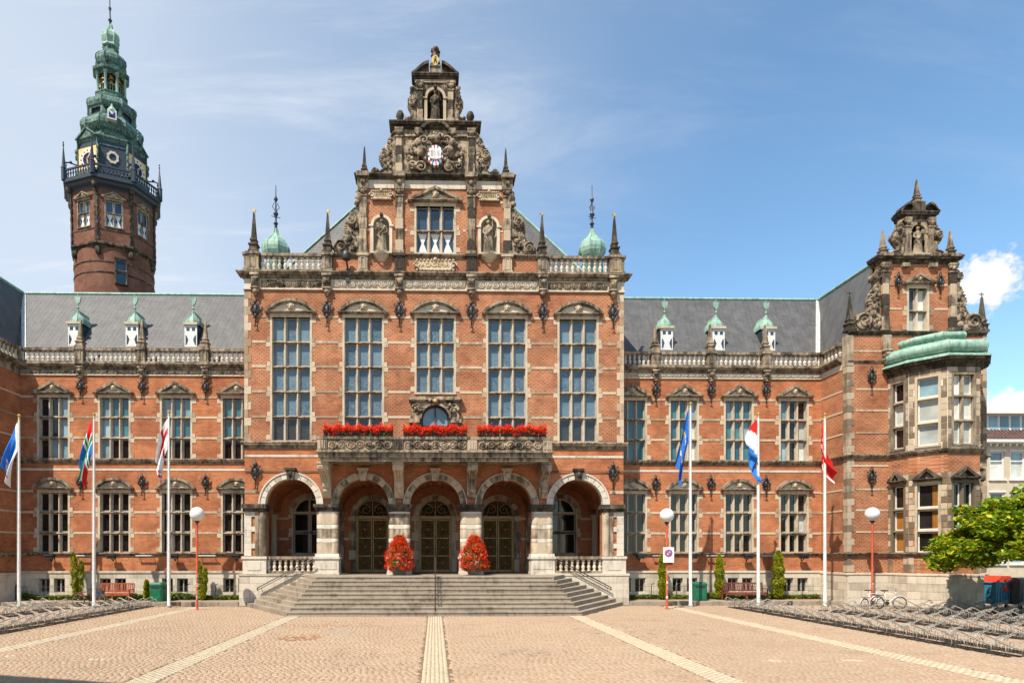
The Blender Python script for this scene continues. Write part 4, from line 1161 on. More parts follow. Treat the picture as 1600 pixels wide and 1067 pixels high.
# roof of the entrance block
b = MB(); z0, za, ya = 18.2, 29.0, 40.2
yf, yb_, X = 36.2, 52.0, 9.0
b.add([(-X, yf, z0), (X, yf, z0), (0, ya, za), (-X, yb_, z0), (X, yb_, z0), (0, yb_ - 2, za)], [(0, 1, 2), (0, 2, 5, 3), (1, 4, 5, 2), (3, 5, 4)]); b.build('roof', 'slate', B)
ro = None
for s in (-1, 1):
    b = MB(); b.tube([(s * X, yf, z0 + .05), (0, ya, za + .05)], .075, 6); b.build('roof_hip', 'copper', B)
b = MB(); b.tube([(0, ya, za + .05), (0, yb_ - 2, za + .05)], .13, 6); b.build('roof_ridge', 'copper', B)
b = MB(); b.box(-HB + .2, HB - .2, D + .6, 52, 17.7, 17.86); b.build('terrace_roof', 'lead', B)
b = MB(); b.box(-5.5, 5.5, D + .5, D + .9, 17.8, 18.6); b.build('parapet_back', 'brick_diaper', B)
# onion cupolas behind the corner balustrades
for s, u in ((-1, 431), (1, 925)):
    Y = 37.0; x = ux(u, Y); zb = uz(404, Y, u); zt = uz(290, Y, u); g = MB(); q = R(22.5)
    g.lathe([(.62, -2.3), (.62, -.35), (.5, -.3), (.5, -.05)], 8, x, Y, zb, q); c = g.build('onion_cupola', 'copper_dark', B)
    g = MB(); pr = [(.55, -.1), (.66, .05), (.76, .25), (.80, .48), (.76, .7), (.62, .92), (.42, 1.1), (.26, 1.25), (.15, 1.45), (.11, 1.7)]
    g.lathe(pr, 8, x, Y, zb, q)
    for i in range(8):
        a = q + i * math.pi / 4; g.tube([(x + r * math.cos(a), Y + r * math.sin(a), zb + z) for r, z in pr], .025, 4)
    g.build('dome', 'copper', c)
    g = MB(); h = zt - zb; g.lathe([(.11, 1.6), (.07, 1.9), (.14, 2.0), (.06, 2.1), (.05, 2.35), (.15, 2.55), (.05, 2.75), (.035, 3.2), (.12, 3.4), (.03, 3.6), (.02, h)], 8, x, Y, zb)
    for i in range(4):
        a = i * math.pi / 2 + .4; g.tube([(x + .05 * math.cos(a), Y + .05 * math.sin(a), zb + 2.75), (x + .2 * math.cos(a), Y + .2 * math.sin(a), zb + 2.95), (x + .08 * math.cos(a), Y + .08 * math.sin(a), zb + 3.2)], .02, 4)
        g.tube([(x, Y, zb + 2.35), (x + .26 * math.cos(a), Y + .26 * math.sin(a), zb + 2.4)], .02, 4)
    g.build('spire', 'slate_blue', c, True)

# ================= wings
ZG = [2.86, 3.95, 5.12, 6.20]        # ground floor window rows
ZF = [8.13, 9.30, 10.46, 11.55]      # first floor window rows
XWL, XWR = ux(32, YW), ux(1283, YW)
SIDES = {
 -1: dict(x0=XWL, x1=-HB, f=[83.5, 179, 275.6, 371], g=[84, 178.5, 275, 370], peds=[126, 222, 321], anch=[127, 223, 322], dorm=[116, 206, 298], hw=.80, dn=1),
  1: dict(x0=HB, x1=XWR, f=[987, 1067.5, 1153.5, 1239.5], g=[988, 1069.5, 1155, 1241], peds=[1023, 1109.5, 1195.5], anch=[1023.5, 1109.5, 1195.5], dorm=[1042, 1123, 1202], hw=.76, dn=1),
}
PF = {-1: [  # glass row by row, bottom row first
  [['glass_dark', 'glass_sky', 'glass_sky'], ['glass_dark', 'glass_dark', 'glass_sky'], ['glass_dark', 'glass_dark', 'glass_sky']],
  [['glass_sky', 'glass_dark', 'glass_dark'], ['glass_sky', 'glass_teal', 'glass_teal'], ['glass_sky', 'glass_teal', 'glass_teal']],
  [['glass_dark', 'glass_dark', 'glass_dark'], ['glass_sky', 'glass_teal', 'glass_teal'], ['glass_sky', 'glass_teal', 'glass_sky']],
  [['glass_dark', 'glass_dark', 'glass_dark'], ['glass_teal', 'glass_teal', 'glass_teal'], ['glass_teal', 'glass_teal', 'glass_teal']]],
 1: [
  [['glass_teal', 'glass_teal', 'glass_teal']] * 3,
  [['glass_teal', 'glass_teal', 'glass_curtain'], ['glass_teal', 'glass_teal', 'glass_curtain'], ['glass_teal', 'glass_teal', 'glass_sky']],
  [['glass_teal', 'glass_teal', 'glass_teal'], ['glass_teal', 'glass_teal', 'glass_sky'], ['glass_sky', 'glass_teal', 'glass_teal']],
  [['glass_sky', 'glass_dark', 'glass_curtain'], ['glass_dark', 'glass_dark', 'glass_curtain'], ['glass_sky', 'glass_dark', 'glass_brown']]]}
ZE0, ZE1, ZE2, ZB1 = 12.80, 13.12, 13.46, 14.32     # frieze, cornice, balustrade levels
RY, RZ, EY = 40.6, 19.05, YW + .35
for s, q in SIDES.items():
    x0, x1 = q['x0'], q['x1']
    fx = [ux(u, YW) for u in q['f']]; gx = [ux(u, YW) for u in q['g']]; hw = q['hw']
    fx = [(a + c) / 2 for a, c in zip(fx, gx)]; gx = fx
    o = hw + .11
    b = MB(); wall(b, x0, x1, 2.72, ZE0, YW, [(x - o, x + o, ZG[0], ZG[-1]) for x in gx] + [(x - o, x + o, ZF[0], ZF[-1]) for x in fx], .3)
    b.build('brick_wall', 'brick_wall', B)
    b = MB(); wall(b, x0, x1, 1.8, 2.72, YW - .06); b.build('brick_wall', 'brick_wall', B)
    for i, x in enumerate(gx):
        gl = 'glass_brown' if (s > 0 and i == 0) else 'glass_dark'
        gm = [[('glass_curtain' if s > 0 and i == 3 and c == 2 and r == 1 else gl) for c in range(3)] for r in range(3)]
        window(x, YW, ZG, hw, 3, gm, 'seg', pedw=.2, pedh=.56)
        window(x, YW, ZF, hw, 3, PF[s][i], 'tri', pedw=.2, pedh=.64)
    gp = [(x - o - .2, x + o + .2) for x in gx]
    bands(B, YW, ZF[1:3] + [ZF[3] + .05], x0, x1, gp, .12); bands(B, YW, ZG[1:3] + [ZG[3] + .1], x0, x1, gp, .12)
    cornice(B, x0, x1, YW, 7.86, 8.12, .16, 'stone_dark', 'string_course', ret=False)
    bands(B, YW, [7.52], x0, x1, [], .12, 'stone_white')
    cornice(B, x0, x1, YW - .02, 2.62, 2.84, .17, 'stone_dark', 'string_course', ret=False)
    # stone plinth with basement windows
    bh = []
    for x in gx:
        for e in (-.42, .42): bh.append((x + e - .3, x + e + .3, .62, 1.40))
    bh = [h for h in bh if h[0] > x0 + .2 and h[1] < x1 - .2]
    pl = MB(); wall(pl, x0, x1, 0, 1.72, YW - .16, bh, .35); pl.box(x0, x1, YW - .22, YW, 1.70, 1.82); po = pl.build('plinth', 'stone_plinth', B)
    for h in bh:
        g = MB(); g.box(h[0], h[0] + .06, YW - .02, YW + .06, h[2], h[3]); g.box(h[1] - .06, h[1], YW - .02, YW + .06, h[2], h[3]); g.box((h[0] + h[1]) / 2 - .025, (h[0] + h[1]) / 2 + .025, YW - .02, YW + .06, h[2], h[3]); g.box(h[0], h[1], YW - .02, YW + .06, h[3] - .06, h[3])
        w = g.build('basement_window', 'sash_grey', B)
        link('pane', pane_mesh('glass_dark'), w, ((h[0] + h[1]) / 2, YW + .07, (h[2] + h[3]) / 2), 0, (.6, .02, h[3] - h[2]))
    for r, (za, zb) in enumerate(((.23, .62), (.62, 1.02), (1.02, 1.40), (1.40, 1.70))):
        x = x0 - (r % 2) * .45
        while x < x1:
            a, c = max(x, x0), min(x + rnd.uniform(.85, 1.1), x1); x = c if c > a else x + 1
            segs = [(a, c)]
            if za >= .6 and zb <= 1.41:
                for h in bh:
                    ns = []
                    for p, t in segs:
                        if h[1] <= p or h[0] >= t: ns.append((p, t))
                        else:
                            if h[0] > p: ns.append((p, h[0]))
                            if h[1] < t: ns.append((h[1], t))
                    segs = ns
            for p, t in segs:
                if t - p > .08: block('plinth_block', po, 'stone_plinth', p + .004, t - .004, YW - .176, YW - .1, za + .004, zb - .004, .01)
            if c >= x1: break
    # eaves: frieze, cornice, balustrade
    b = MB(); b.box(x0, x1, YW - .03, YW + .3, ZE0 + .06, ZE1); b.box(x0, x1, YW - .07, YW + .3, ZE0, ZE0 + .06); b.build('frieze', 'stone_pale', B)
    px = [ux(u, YW) for u in q['peds']]
    e = [x0] + px + [x1]
    for i in range(4):
        a, c = e[i] + (.25 if i else .1), e[i + 1] - (.25 if i < 3 else .1)
        if c - a > .6:
            b = MB(); relief(b, a, c, ZE0 + .08, ZE1 - .02, YW - .035, .08, 60 + i + s * 7, 170, 16); b.build('relief_panel', 'stone_carved' if s < 0 else 'stone_pale', B, 'all')
    cornice(B, x0, x1, YW, ZE1, ZE2, .3, ret=False)
    for i in range(4):
        a, c = e[i] + (.24 if i else 0), e[i + 1] - (.24 if i < 3 else 0)
        balustrade(a, c, YW, ZE2, ZB1, max(2, round((c - a) / .275)), mat='stone_white')
    for i, u in enumerate(q['peds']):
        pedestal(px[i], YW, ZE2, ZB1 + .02, .46); obelisk(px[i], YW, ZB1 + .02, 15.95, .38, mat='stone_dark')
    for u in q['anch']:
        x = ux(u, YW); link('wall_anchor', ANCH, B, (x, YW, 12.0), scale=(.85, 1, .8)); link('corbel', CORBEL, B, (x, YW, 12.78), scale=(.8, .9, .62))
        link('wall_anchor', ANCH2, B, (x, YW, 6.62), scale=(.85, 1, .8))
    # slate roof, its ridge and the valley flashing
    xr = x0 - 2.45 if s < 0 else x1 + 2.32
    xa, xb = (xr, -HB + 2) if s < 0 else (HB - 2, xr)
    b = MB(); ex = x0 if s < 0 else x1
    if s < 0: vs = [(ex - .0, EY, 13.5), (-HB + .3, EY, 13.5), (-HB + .3, RY, RZ), (xr, RY, RZ)]
    else: vs = [(HB - .3, EY, 13.5), (ex, EY, 13.5), (xr, RY, RZ), (HB - .3, RY, RZ)]
    back = [(v[0], 2 * RY - v[1], v[2]) for v in vs]
    b.add(vs, [(0, 1, 2, 3)]); b.add(back, [(0, 1, 2, 3)]); b.build('roof', 'slate', B)
    b = MB(); b.tube([vs[3], vs[2]], .11, 6); b.build('roof_ridge', 'copper', B)
    va, vb = (vs[0], vs[3]) if s < 0 else (vs[1], vs[2])
    b = MB(); d = .13
    b.loft([(va[0] - d, va[1] - d * .3, va[2] + .03), (va[0] + d, va[1] - d * .3, va[2] + .03), (va[0] + d, va[1] + .1, va[2] - .1), (va[0] - d, va[1] + .1, va[2] - .1)],
           [(vb[0] - d, vb[1] - d * .3, vb[2] + .03), (vb[0] + d, vb[1] - d * .3, vb[2] + .03), (vb[0] + d, vb[1] + .1, vb[2] - .1), (vb[0] - d, vb[1] + .1, vb[2] - .1)]); b.build('valley_flashing', 'lead', B)
    # dormers
    for u in q['dorm']:
        Y = 37.75; x = ux(u, Y); zb = 14.72; zt = 16.15; sl = (RZ - 13.5) / (RY - EY)
        yb1 = EY + (zt - 13.5) / sl + .15; w = .36
        g = MB(); g.box(x - w, x + w, Y + .06, yb1, zb - .4, zt); d = g.build('dormer', 'slate_blue', B)
        g = MB(); g.box(x - w, x + w, Y, Y + .06, zb - .25, zt); g.build('dormer_front', 'white_paint', d)
        g = MB()
        for e2 in (-1, 1):
            g.box(min(x + e2 * .07, x + e2 * .25), max(x + e2 * .07, x + e2 * .25), Y - .012, Y + .01, zt - .34, zt - .14)
            g.prism_y([(x + e2 * .3, zb + .24), (x + e2 * .3, zt - .58), (x + e2 * .22, zt - .66), (x + e2 * .14, (zb + zt) / 2 - .14), (x + e2 * .22, zb + .32)], Y - .012, Y + .01)
        g.build('pane', 'glass_plain', d)
        g = MB(); g.box(x - w - .05, x + w + .05, Y - .1, Y + .1, zt, zt + .14); g.build('lintel', 'stone_frame', d)
        g = MB(); prf = [(.43, .10), (.43, .16), (.41, .30), (.33, .48), (.19, .64), (.09, .78), (.045, .95)]
        pl = [(r, h) for r, h in prf]; poly = [(x - r, zt + h) for r, h in pl] + [(x + r, zt + h) for r, h in pl[::-1]]
        y2 = EY + (zt + .2 - 13.5) / sl + .6
        g.prism_y(poly, Y + .35, y2 + .5)
        g.lathe(prf, 8, x, Y + .38, zt, R(22.5))
        for i in range(8):
            a = R(22.5) + i * math.pi / 4; g.tube([(x + r * math.cos(a), Y + .38 + r * math.sin(a), zt + h) for r, h in prf], .02, 4)
        g.build('dormer_roof', 'copper', d)
        g = MB(); zf = zt + .93; g.lathe([(.05, 0), (.05, .1), (.1, .16), (.04, .22), (.04, .36)], 8, x, Y + .38, zf)
        g.prism_y([(x, zf + .34), (x - .14, zf + .5), (x - .19, zf + .78), (x - .1, zf + .84), (x, zf + .76), (x + .1, zf + .84), (x + .19, zf + .78), (x + .14, zf + .5)], Y + .33, Y + .43); g.tube([(x, Y + .38, zf + .7), (x, Y + .38, zf + .98)], .02, 5)
        g.build('dormer_finial', 'copper', d)
    # wall lights and floodlights on the lower string course
    for i, x in enumerate(gx):
        g = MB(); xx = x + (.05 if s < 0 else .35); yy = YW - .42
        g.box(xx - .2, xx + .2, yy - .13, yy + .13, 2.5, 2.72); g.tube([(xx, yy, 2.5), (xx, yy + .2, 2.38), (xx, YW - .1, 2.6)], .03, 5); g.box(xx - .24, xx + .24, yy - .18, yy - .1, 2.66, 2.78)
        g.build('floodlight', 'iron', B)
        if i < 3:
            g = MB(); xx = (gx[i] + gx[i + 1]) / 2 + .1; g.tube([(xx - .5, YW - .3, 2.66), (xx + .5, YW - .3, 2.66)], .045, 6)
            g.tube([(xx - .4, YW - .3, 2.66), (xx - .4, YW, 2.5)], .02, 4); g.tube([(xx + .4, YW - .3, 2.66), (xx + .4, YW, 2.5)], .02, 4); g.build('strip_light', 'sash_grey', B)
g = MB()
Y = D - .5; x = ux(541, Y); z = uz(402, Y)
g.lathe([(.05, -.25), (.22, -.16), (.26, 0), (.22, .2), (.1, .3)], 10, x, Y, z); g.tube([(x, Y, z - .2), (x + .05, D, z - .6)], .05, 5); g.box(x - .08, x + .14, D - .2, D, z - 1.2, z - .5); g.build('floodlight', 'iron', B, True)
# ================= end pavilions
def pavilion_wall_pieces(s, xi, xo, yp, proj_to):
    pass
XP0, XP1 = XWR, ux(1541, YP)
XC = 26.1
# --- right pavilion: side wall towards the wing
b = MB(); wall(b, YP, YW, 1.75, 13.1, XP0, (), .3, axis='y', flip=1); b.build('brick_wall', 'brick_diaper', B)
bayx = [24.46, 24.78, 25.84, 27.50, 28.56, 28.88]
bayy = [YP, 33.0, 31.75, 31.75, 33.0, YP]
b = MB(); wall(b, XP0, XP1, 1.75, 14.7, YP, [(bayx[0], bayx[5], 1.75, 12.5)], .02); b.build('brick_wall', 'brick_diaper', B)
b = MB(); wall(b, YP, 46, 1.75, 14.7, XP1, (), .3, axis='y', flip=-1); b.build('brick_wall', 'brick_diaper', B)
for zz in (3.95, 5.12, 6.25, 9.3, 10.5, 11.65):
    block('stone_band', B, 'stone_band', XP0 + .45, bayx[0], YP - .022, YP + .08, zz - .045, zz + .045, .015); block('stone_band', B, 'stone_band', bayx[5], XP1 - .3, YP - .022, YP + .08, zz - .045, zz + .045, .015)
    block('stone_band', B, 'stone_band', XP0 - .022, XP0 + .05, YP + .45, YW, zz - .045, zz + .045, .015)
for zz in (7.52, 13.7): block('stone_band', B, 'stone_band', XP0 - .02, XP1, YP - .02, YP + .08, zz - .045, zz + .045, .015)
quoins(B, XP0, YP, 1.8, 12.9, 1, 'stone_quoin', .36, (.36, .2)); quoins(B, XP1, YP, 1.8, 14.6, -1, 'stone_quoin', .36, (.36, .2))
def path_moulding(name, pts, z0, z1, out, mat):
    g = MB(); cornice_path(g, pts, z0, z1, out); return g.build(name, mat, B)
plan = [(XP0, YW), (XP0, YP)] + list(zip(bayx, bayy)) + [(XP1, YP), (XP1, YP + 6)]
path_moulding('string_course', plan, 7.86, 8.12, .18, 'stone_dark')
path_moulding('string_course', plan, 2.62, 2.84, .18, 'stone_dark')
path_moulding('cornice', [(XP0, YP), (XP1, YP)], 14.55, 14.78, .14, 'stone_black')
path_moulding('string_course', [(XP0, YP), (bayx[0], YP)], 13.05, 13.2, .09, 'stone_dark'); path_moulding('string_course', [(bayx[5], YP), (XP1, YP)], 13.05, 13.2, .09, 'stone_dark')
# side return of the eaves towards the wing
path_moulding('cornice', [(XP0, YW), (XP0, YP + .4)], ZE1, ZE2, .3, 'stone_dark')
b = MB(); b.box(XP0 - .03, XP0 + .3, YP, YW, ZE0, ZE1); b.box(XP0, XP0 + .3, YP, YW, 13.1, ZE2); b.build('frieze', 'stone_pale', B)
balustrade(YP + .55, YW - .2, XP0 + .05, ZE2, ZB1, 5, axis='y', mat='stone_white'); pedestal(XP0 + .05, YW, ZE2, ZB1, .4)
b = MB(); b.box(XP0 - .05, XP0 + .3, YP - .04, YP + .4, 12.9, 14.56); b.build('corner_pier', 'stone_quoin', B)
# plinth of pale ashlar
def poly_plinth(pts, z0, z1, rows, mat, name='plinth', bname='plinth_block', bl=.95, off=.14, cut=()):
    g = MB(); cornice_path(g, pts, z0, z1, off, prof=[(0, 0), (1, 0), (1, .93), (1.35, .94), (1.35, .99), (0, 1)])
    po = g.build(name, mat, B); face_blocks(po, pts, z0, z1 - .12, rows, mat, bname, bl, off)
    return po
def face_blocks(po, pts, z0, z1, rows, mat, bname, bl, off, holes=None, proud=.018, depth=.06, gap=.014):
    """courses of single stones set along a plan path; holes[(segment)] = [(a0,a1,z0,z1)] in metres along the segment"""
    P = [Vector((p[0], p[1])) for p in pts]; hh = (z1 - z0) / rows
    for i in range(len(P) - 1):
        d = (P[i + 1] - P[i]); Ln = d.length; d.normalize(); nrm = Vector((d.y, -d.x)); ang = math.atan2(d.y, d.x)
        for r in range(rows):
            za, zb = z0 + r * hh, z0 + (r + 1) * hh; a = -(r % 2) * bl * .5
            while a < Ln - .01:
                e = a + bl * rnd.uniform(.85, 1.15); segs = [(max(a, -off * .4), min(e, Ln + off * .4))]
                if Ln - e < bl * .3: segs = [(max(a, -off * .4), Ln + off * .4)]; e = Ln
                for h in (holes or {}).get(i, []):
                    if zb > h[2] + .02 and za < h[3] - .02:
                        ns = []
                        for p, t in segs:
                            if h[1] <= p or h[0] >= t: ns.append((p, t))
                            else:
                                if h[0] > p: ns.append((p, h[0]))
                                if h[1] < t: ns.append((h[1], t))
                        segs = ns
                for p, t in segs:
                    if t - p > .09:
                        c = P[i] + d * ((p + t) / 2) + nrm * (off + proud - depth / 2)
                        link(bname, unit(mat, .02), po, (c.x, c.y, (za + zb) / 2), 0, (t - p - gap, depth, hh - gap), rot=(0, 0, ang))
                a = e
poly_plinth(plan[:-1], 0, 1.75, 4, 'stone_plinth')
# wall anchors, pilaster strips, corner obelisks
for z, m in ((12.15, ANCH2), (6.75, ANCH2)): link('wall_anchor', m, B, (ux(1360, YP), YP, z), scale=(.85, 1, .85))
x = ux(1384, YP); b = MB(); b.box(x - .22, x + .22, YP - .16, YP, 13.75, 14.55); b.build('pilaster', 'stone_gable', B); link('corbel', CORBEL, B, (x, YP, 13.2), scale=(.9, 1, .7))
obelisk(XP0 + .2, YP + .15, 14.78, 16.75, .4); obelisk(XP1 - .12, YP + .15, 14.78, 16.75, .4)
for x in (XP0 + .2, XP1 - .12):
    b = MB(); b.tube([(x, YP + .15, 16.7), (x, YP + .15, 16.98)], .02, 5); b.box(x - .16, x + .12, YP + .14, YP + .16, 16.86, 16.9); b.build('weather_vane', 'iron', B)
# --- gable of the pavilion
P0, P1, P2, P3, P4 = 14.78, 18.42, 18.86, 20.85, 21.22
hwg = 2.06
b = MB(); wall(b, XC - hwg, XC + hwg, P0 - .1, P1, YP, [(XC - .62, XC + .62, P0 + .02, 17.1)], .3); b.box(XC - hwg, XC + hwg, YP + .45, YP + .7, P0 - .1, P1)
for s in (-1, 1): b.box(min(XC + s * hwg, XC + s * (hwg - .02)), max(XC + s * hwg, XC + s * (hwg - .02)), YP, YP + .6, P0 - .1, P1)
b.build('brick_wall', 'brick_diaper', B)
window(XC, YP, [P0 + .06, 15.9, 17.1], .5, 2, [['glass_curtain', 'glass_curtain'], ['glass_plain', 'glass_curtain']], 'tri', pedw=.26, pedh=.5, jmat='stone_block')
for s in (-1, 1):
    pilaster(XC + s * 1.85, YP, P0, P1, .4, 5); link('wall_anchor', ANCH2, B, (XC + s * 1.15, YP, 17.3), scale=(.75, 1, .75))
    bands(B, YP, [16.0, 17.3], min(XC + s * .9, XC + s * 1.64), max(XC + s * .9, XC + s * 1.64), [], .1)
cornice(B, XC - hwg - .04, XC + hwg + .04, YP - .02, P1, P2, .26, 'stone_black', depth=.7)
for x in (-1.85, -.75, .75, 1.85):
    b = MB(); b.box(XC + x - .2, XC + x + .2, YP - .2, YP, P1 - .2, P1); b.box(XC + x - .26, XC + x + .26, YP - .36, YP, P1 + .3, P2 + .02); b.build('cornice_block', 'stone_dark', B)
for s in (-1, 1):
    f = lambda l: [(XC + s * x, z) for x, z in l]
    volute(B, f([(2.06, P0), (3.35, P0), (3.5, 15.1), (3.42, 15.5), (3.1, 15.75), (2.78, 15.7), (2.6, 16.0), (2.62, 16.5), (2.42, 17.0), (2.2, 17.3), (2.32, 17.7), (2.2, 18.05), (2.06, 18.1)]), YP + .05, 50 + s, .4,
           [(XC + s * 2.98, 15.3, .46, s, 0), (XC + s * 2.25, 17.75, .2, s, 1)], clumps=[(XC + s * 2.5, 15.3, .4, .45, 26, .15), (XC + s * 2.35, 16.4, .2, .6, 16, .12)])
    volute(B, f([(.78, P2), (1.55, P2), (1.6, 19.0), (1.3, 19.1), (1.02, 19.2), (1.0, 19.45), (1.2, 19.7), (1.3, 20.0), (1.15, 20.3), (.95, 20.4), (.95, 20.7), (.78, 20.85)]), YP + .05, 55 + s, .4,
           [(XC + s * 1.12, 19.95, .22, s, 1)], clumps=[(XC + s * .98, 20.1, .18, .45, 12, .11), (XC + s * 1.3, 19.0, .3, .1, 8, .1)])
    obelisk(XC + s * 1.86, YP + .1, P2, 20.3, .36, mat='stone_dark')
b = MB(); wall(b, XC - .8, XC + .8, P2, P3, YP, [(XC - .4, XC + .4, P2 + .05, 20.15, True)], .1); b.box(XC - .8, XC + .8, YP + .45, YP + .6, P2, P3); b.box(XC - .8, XC - .78, YP, YP + .5, P2, P3); b.box(XC + .78, XC + .8, YP, YP + .5, P2, P3); b.build('gable_panel', 'stone_dark', B)
niche(XC, YP, P2 + .05, 20.15, .39, mat='stone_gable', ring='stone_gable', brk=False)
for s in (-1, 1): pilaster(XC + s * .65, YP, P2, P3, .28, 3, 'stone_dark')
cornice(B, XC - .86, XC + .86, YP - .02, P3, P4, .2, 'stone_black', depth=.6)
b = MB()
for s in (-1, 1):
    o = [(XC + s * x, P4 + z) for x, z in ((1.1, 0), (.98, .1), (.82, .34), (.66, .46), (.5, .44), (.38, .32))]
    b.prism_y(o + [(XC + s * .3, P4)], YP - .04, YP + .45)
    for i in range(5): b.prism_y([o[i], o[i + 1], (o[i + 1][0], max(P4, o[i + 1][1] - .12)), (o[i][0], max(P4, o[i][1] - .12))], YP - .22, YP + .1)
b.box(XC - .28, XC + .28, YP - .2, YP + .4, P4, P4 + .5)
b.build('segmental_top', 'stone_black', B); obelisk(XC, YP + .1, P4 + .5, 23.05, .34, mat='stone_dark')
# pavilion roof
RXP = XWR + 2.32
b = MB(); b.add([(XWR, EY, 13.5), (XWR + .45, YP + .5, 13.6), (RXP, YP + .5, RZ), (RXP, RY, RZ), (XP1 - .3, YP + .5, 13.5), (XP1 - .3, 50, 13.5), (RXP, 50, RZ), (XWR + .45, EY, 13.5)], [(0, 7, 2, 3), (7, 1, 2), (2, 4, 5, 6, 3)]); b.build('roof', 'slate', B)
b = MB(); b.tube([(RXP, YP + .5, RZ), (RXP, 50, RZ)], .11, 6); b.build('roof_ridge', 'copper', B)
# --- two storey bay window
bp = list(zip(bayx, bayy)); bay = None
g = MB()
BH = {}
def seg(i): return Vector(bp[i]), Vector(bp[i + 1])
Wz_up = [8.36, 9.5, 10.75, 11.82]; Wz_lo = [2.86, 3.95, 5.1, 6.35]
spec = {0: (.30, 1), 1: (.44, 1), 2: (.52, 2), 3: (.44, 1), 4: (.30, 1)}
core = MB()
for i in range(5):
    a, c = seg(i); d = (c - a); Ln = d.length; d.normalize()
    hw, nc = spec[i]; m = Ln / 2
    hl = [(m - hw - .1, m + hw + .1, Wz_up[0] - .02, Wz_up[-1] + .1), (m - hw - .1, m + hw + .1, Wz_lo[0] - .02, Wz_lo[-1] + .1)]
    BH[i] = hl
    nrm = Vector((d.y, -d.x))
    for za, zb, mi, hh in ((1.75, 8.0, 0, hl[1:]), (8.0, 12.3, 1, hl[:1])):
        sub = MB(); wall(sub, 0, Ln, za, zb, 0, hh, .3)
        core.add([(a.x + d.x * x - nrm.x * y, a.y + d.y * x - nrm.y * y, z) for x, y, z in sub.v], sub.f, mi)
bay = core.build('bay_window', ['brick_diaper', 'stone_pale'], B)
face_blocks(bay, bp, 8.15, 12.25, 13, 'stone_block', 'stone_block', .46, .0, BH, gap=.034)
# lower storey: stone at the angles and round the windows, brick above
lowh = {}
for i in range(5):
    a, c = seg(i); Ln = (c - a).length; hw = spec[i][0]; m = Ln / 2
    lowh[i] = [(m - hw - .1, m + hw + .1, 2.84, 6.45), (m - hw - .32, m + hw + .32, 6.9, 8.2)]
face_blocks(bay, bp, 2.85, 7.85, 16, 'stone_block', 'stone_block', .46, .0, lowh, gap=.026)
face_blocks(bay, bp, 1.8, 2.62, 2, 'stone_block', 'stone_block', .4, .0, {i: [(.28, (seg(i)[1] - seg(i)[0]).length - .28, 1.7, 2.7)] for i in range(5)})
for i in range(4):
    a, c = seg(i); d = c - a; ang = math.atan2(d.y, d.x); mid = (a + c) / 2; hw, nc = spec[i]
    up = [['glass_curtain'] * nc] * 3 if i != 0 else [['glass_brown'], ['glass_curtain'], ['glass_brown']]
    if i == 1: up = [['glass_curtain'], ['glass_curtain'], ['glass_sky']]
    lo = [['glass_amber'] * nc, ['glass_amber'] * nc, ['glass_brown'] * nc] if i == 0 else [['glass_dark'] * nc] * 3
    window(mid.x, mid.y, Wz_up, hw, nc, up, None, parent=B, rz=ang, jamb=False, mull=.16, timber='white_paint', tr=.18, fm='stone_block')
    w = window(mid.x, mid.y, Wz_lo, hw, nc, lo, None, parent=B, rz=ang, jamb=False, mull=.16, timber='white_paint', tr=.14, fm='stone_block')
    if nc == 1 and i == 1:     # amber curtain drawn to one side
        k = MB()
        for j in range(6): k.box(.16 + j * .045, .2 + j * .045, .21 + .012 * (j % 2), .235 + .012 * (j % 2), 2.95, 6.25)
        k.build('curtain', 'glass_amber', w)
    pediment(w, 0, 0, 6.47, hw + .02, 'tri', ov=.16, h=.52, mats=('stone_black', 'stone_dark'), mask=False)
g = MB(); cornice_path(g, bp, 12.2, 12.72, .42, prof=[(0, 0), (.12, 0), (.12, .3), (.3, .4), (.4, .55), (.85, .62), (.95, .8), (1, 1), (-.2, 1)]); g.build('bay_cornice', 'stone_black', bay)
def offs(pts, o):
    P = [Vector(p) for p in pts]; out = []
    for i in range(len(P)):
        ns = []
        if i: d = (P[i] - P[i - 1]).normalized(); ns.append(Vector((d.y, -d.x)))
        if i < len(P) - 1: d = (P[i + 1] - P[i]).normalized(); ns.append(Vector((d.y, -d.x)))
        m = sum(ns, Vector((0, 0))).normalized(); out.append(P[i] + m * o / max(.4, m.dot(ns[0])))
    return out
g = MB(); rings = []
for o, z in ((.44, 12.66), (.43, 12.73), (.12, 12.88), (.02, 12.92), (.15, 12.95), (.25, 13.02), (.31, 13.12), (.33, 13.24), (.30, 13.36), (.22, 13.47), (.10, 13.55), (-.06, 13.59), (-.3, 13.62), (-.66, 13.66), (-.70, 13.72), (-.70, 13.86), (-.6, 13.9), (-.54, 13.98), (-.54, 14.08), (-.6, 14.17), (-.75, 14.24), (-1.0, 14.28)):
    rings.append([(p.x, min(p.y, YP + .02), z) for p in offs(bp, o)])
k = len(rings[0]); vs = [p for r in rings for p in r]
g.add(vs, [(j * k + i, j * k + i + 1, (j + 1) * k + i + 1, (j + 1) * k + i) for j in range(len(rings) - 1) for i in range(k - 1)] + [tuple((len(rings) - 1) * k + i for i in range(k))])
for i in range(1, 5): g.tube([rings[j][i] for j in range(len(rings))], .03, 5)
g.build('bay_roof', 'copper', bay, True)
g = MB(); x = ux(1487, YP); g.tube([(x - .3, YP - .5, 14.4), (x + .25, YP - .35, 14.95)], .09, 6); g.tube([(x, YP - .4, 14.6), (x + .1, YP, 14.3)], .03, 5); g.box(x - .45, x - .2, YP - .62, YP - .4, 14.3, 14.5); g.build('floodlight', 'iron', B)

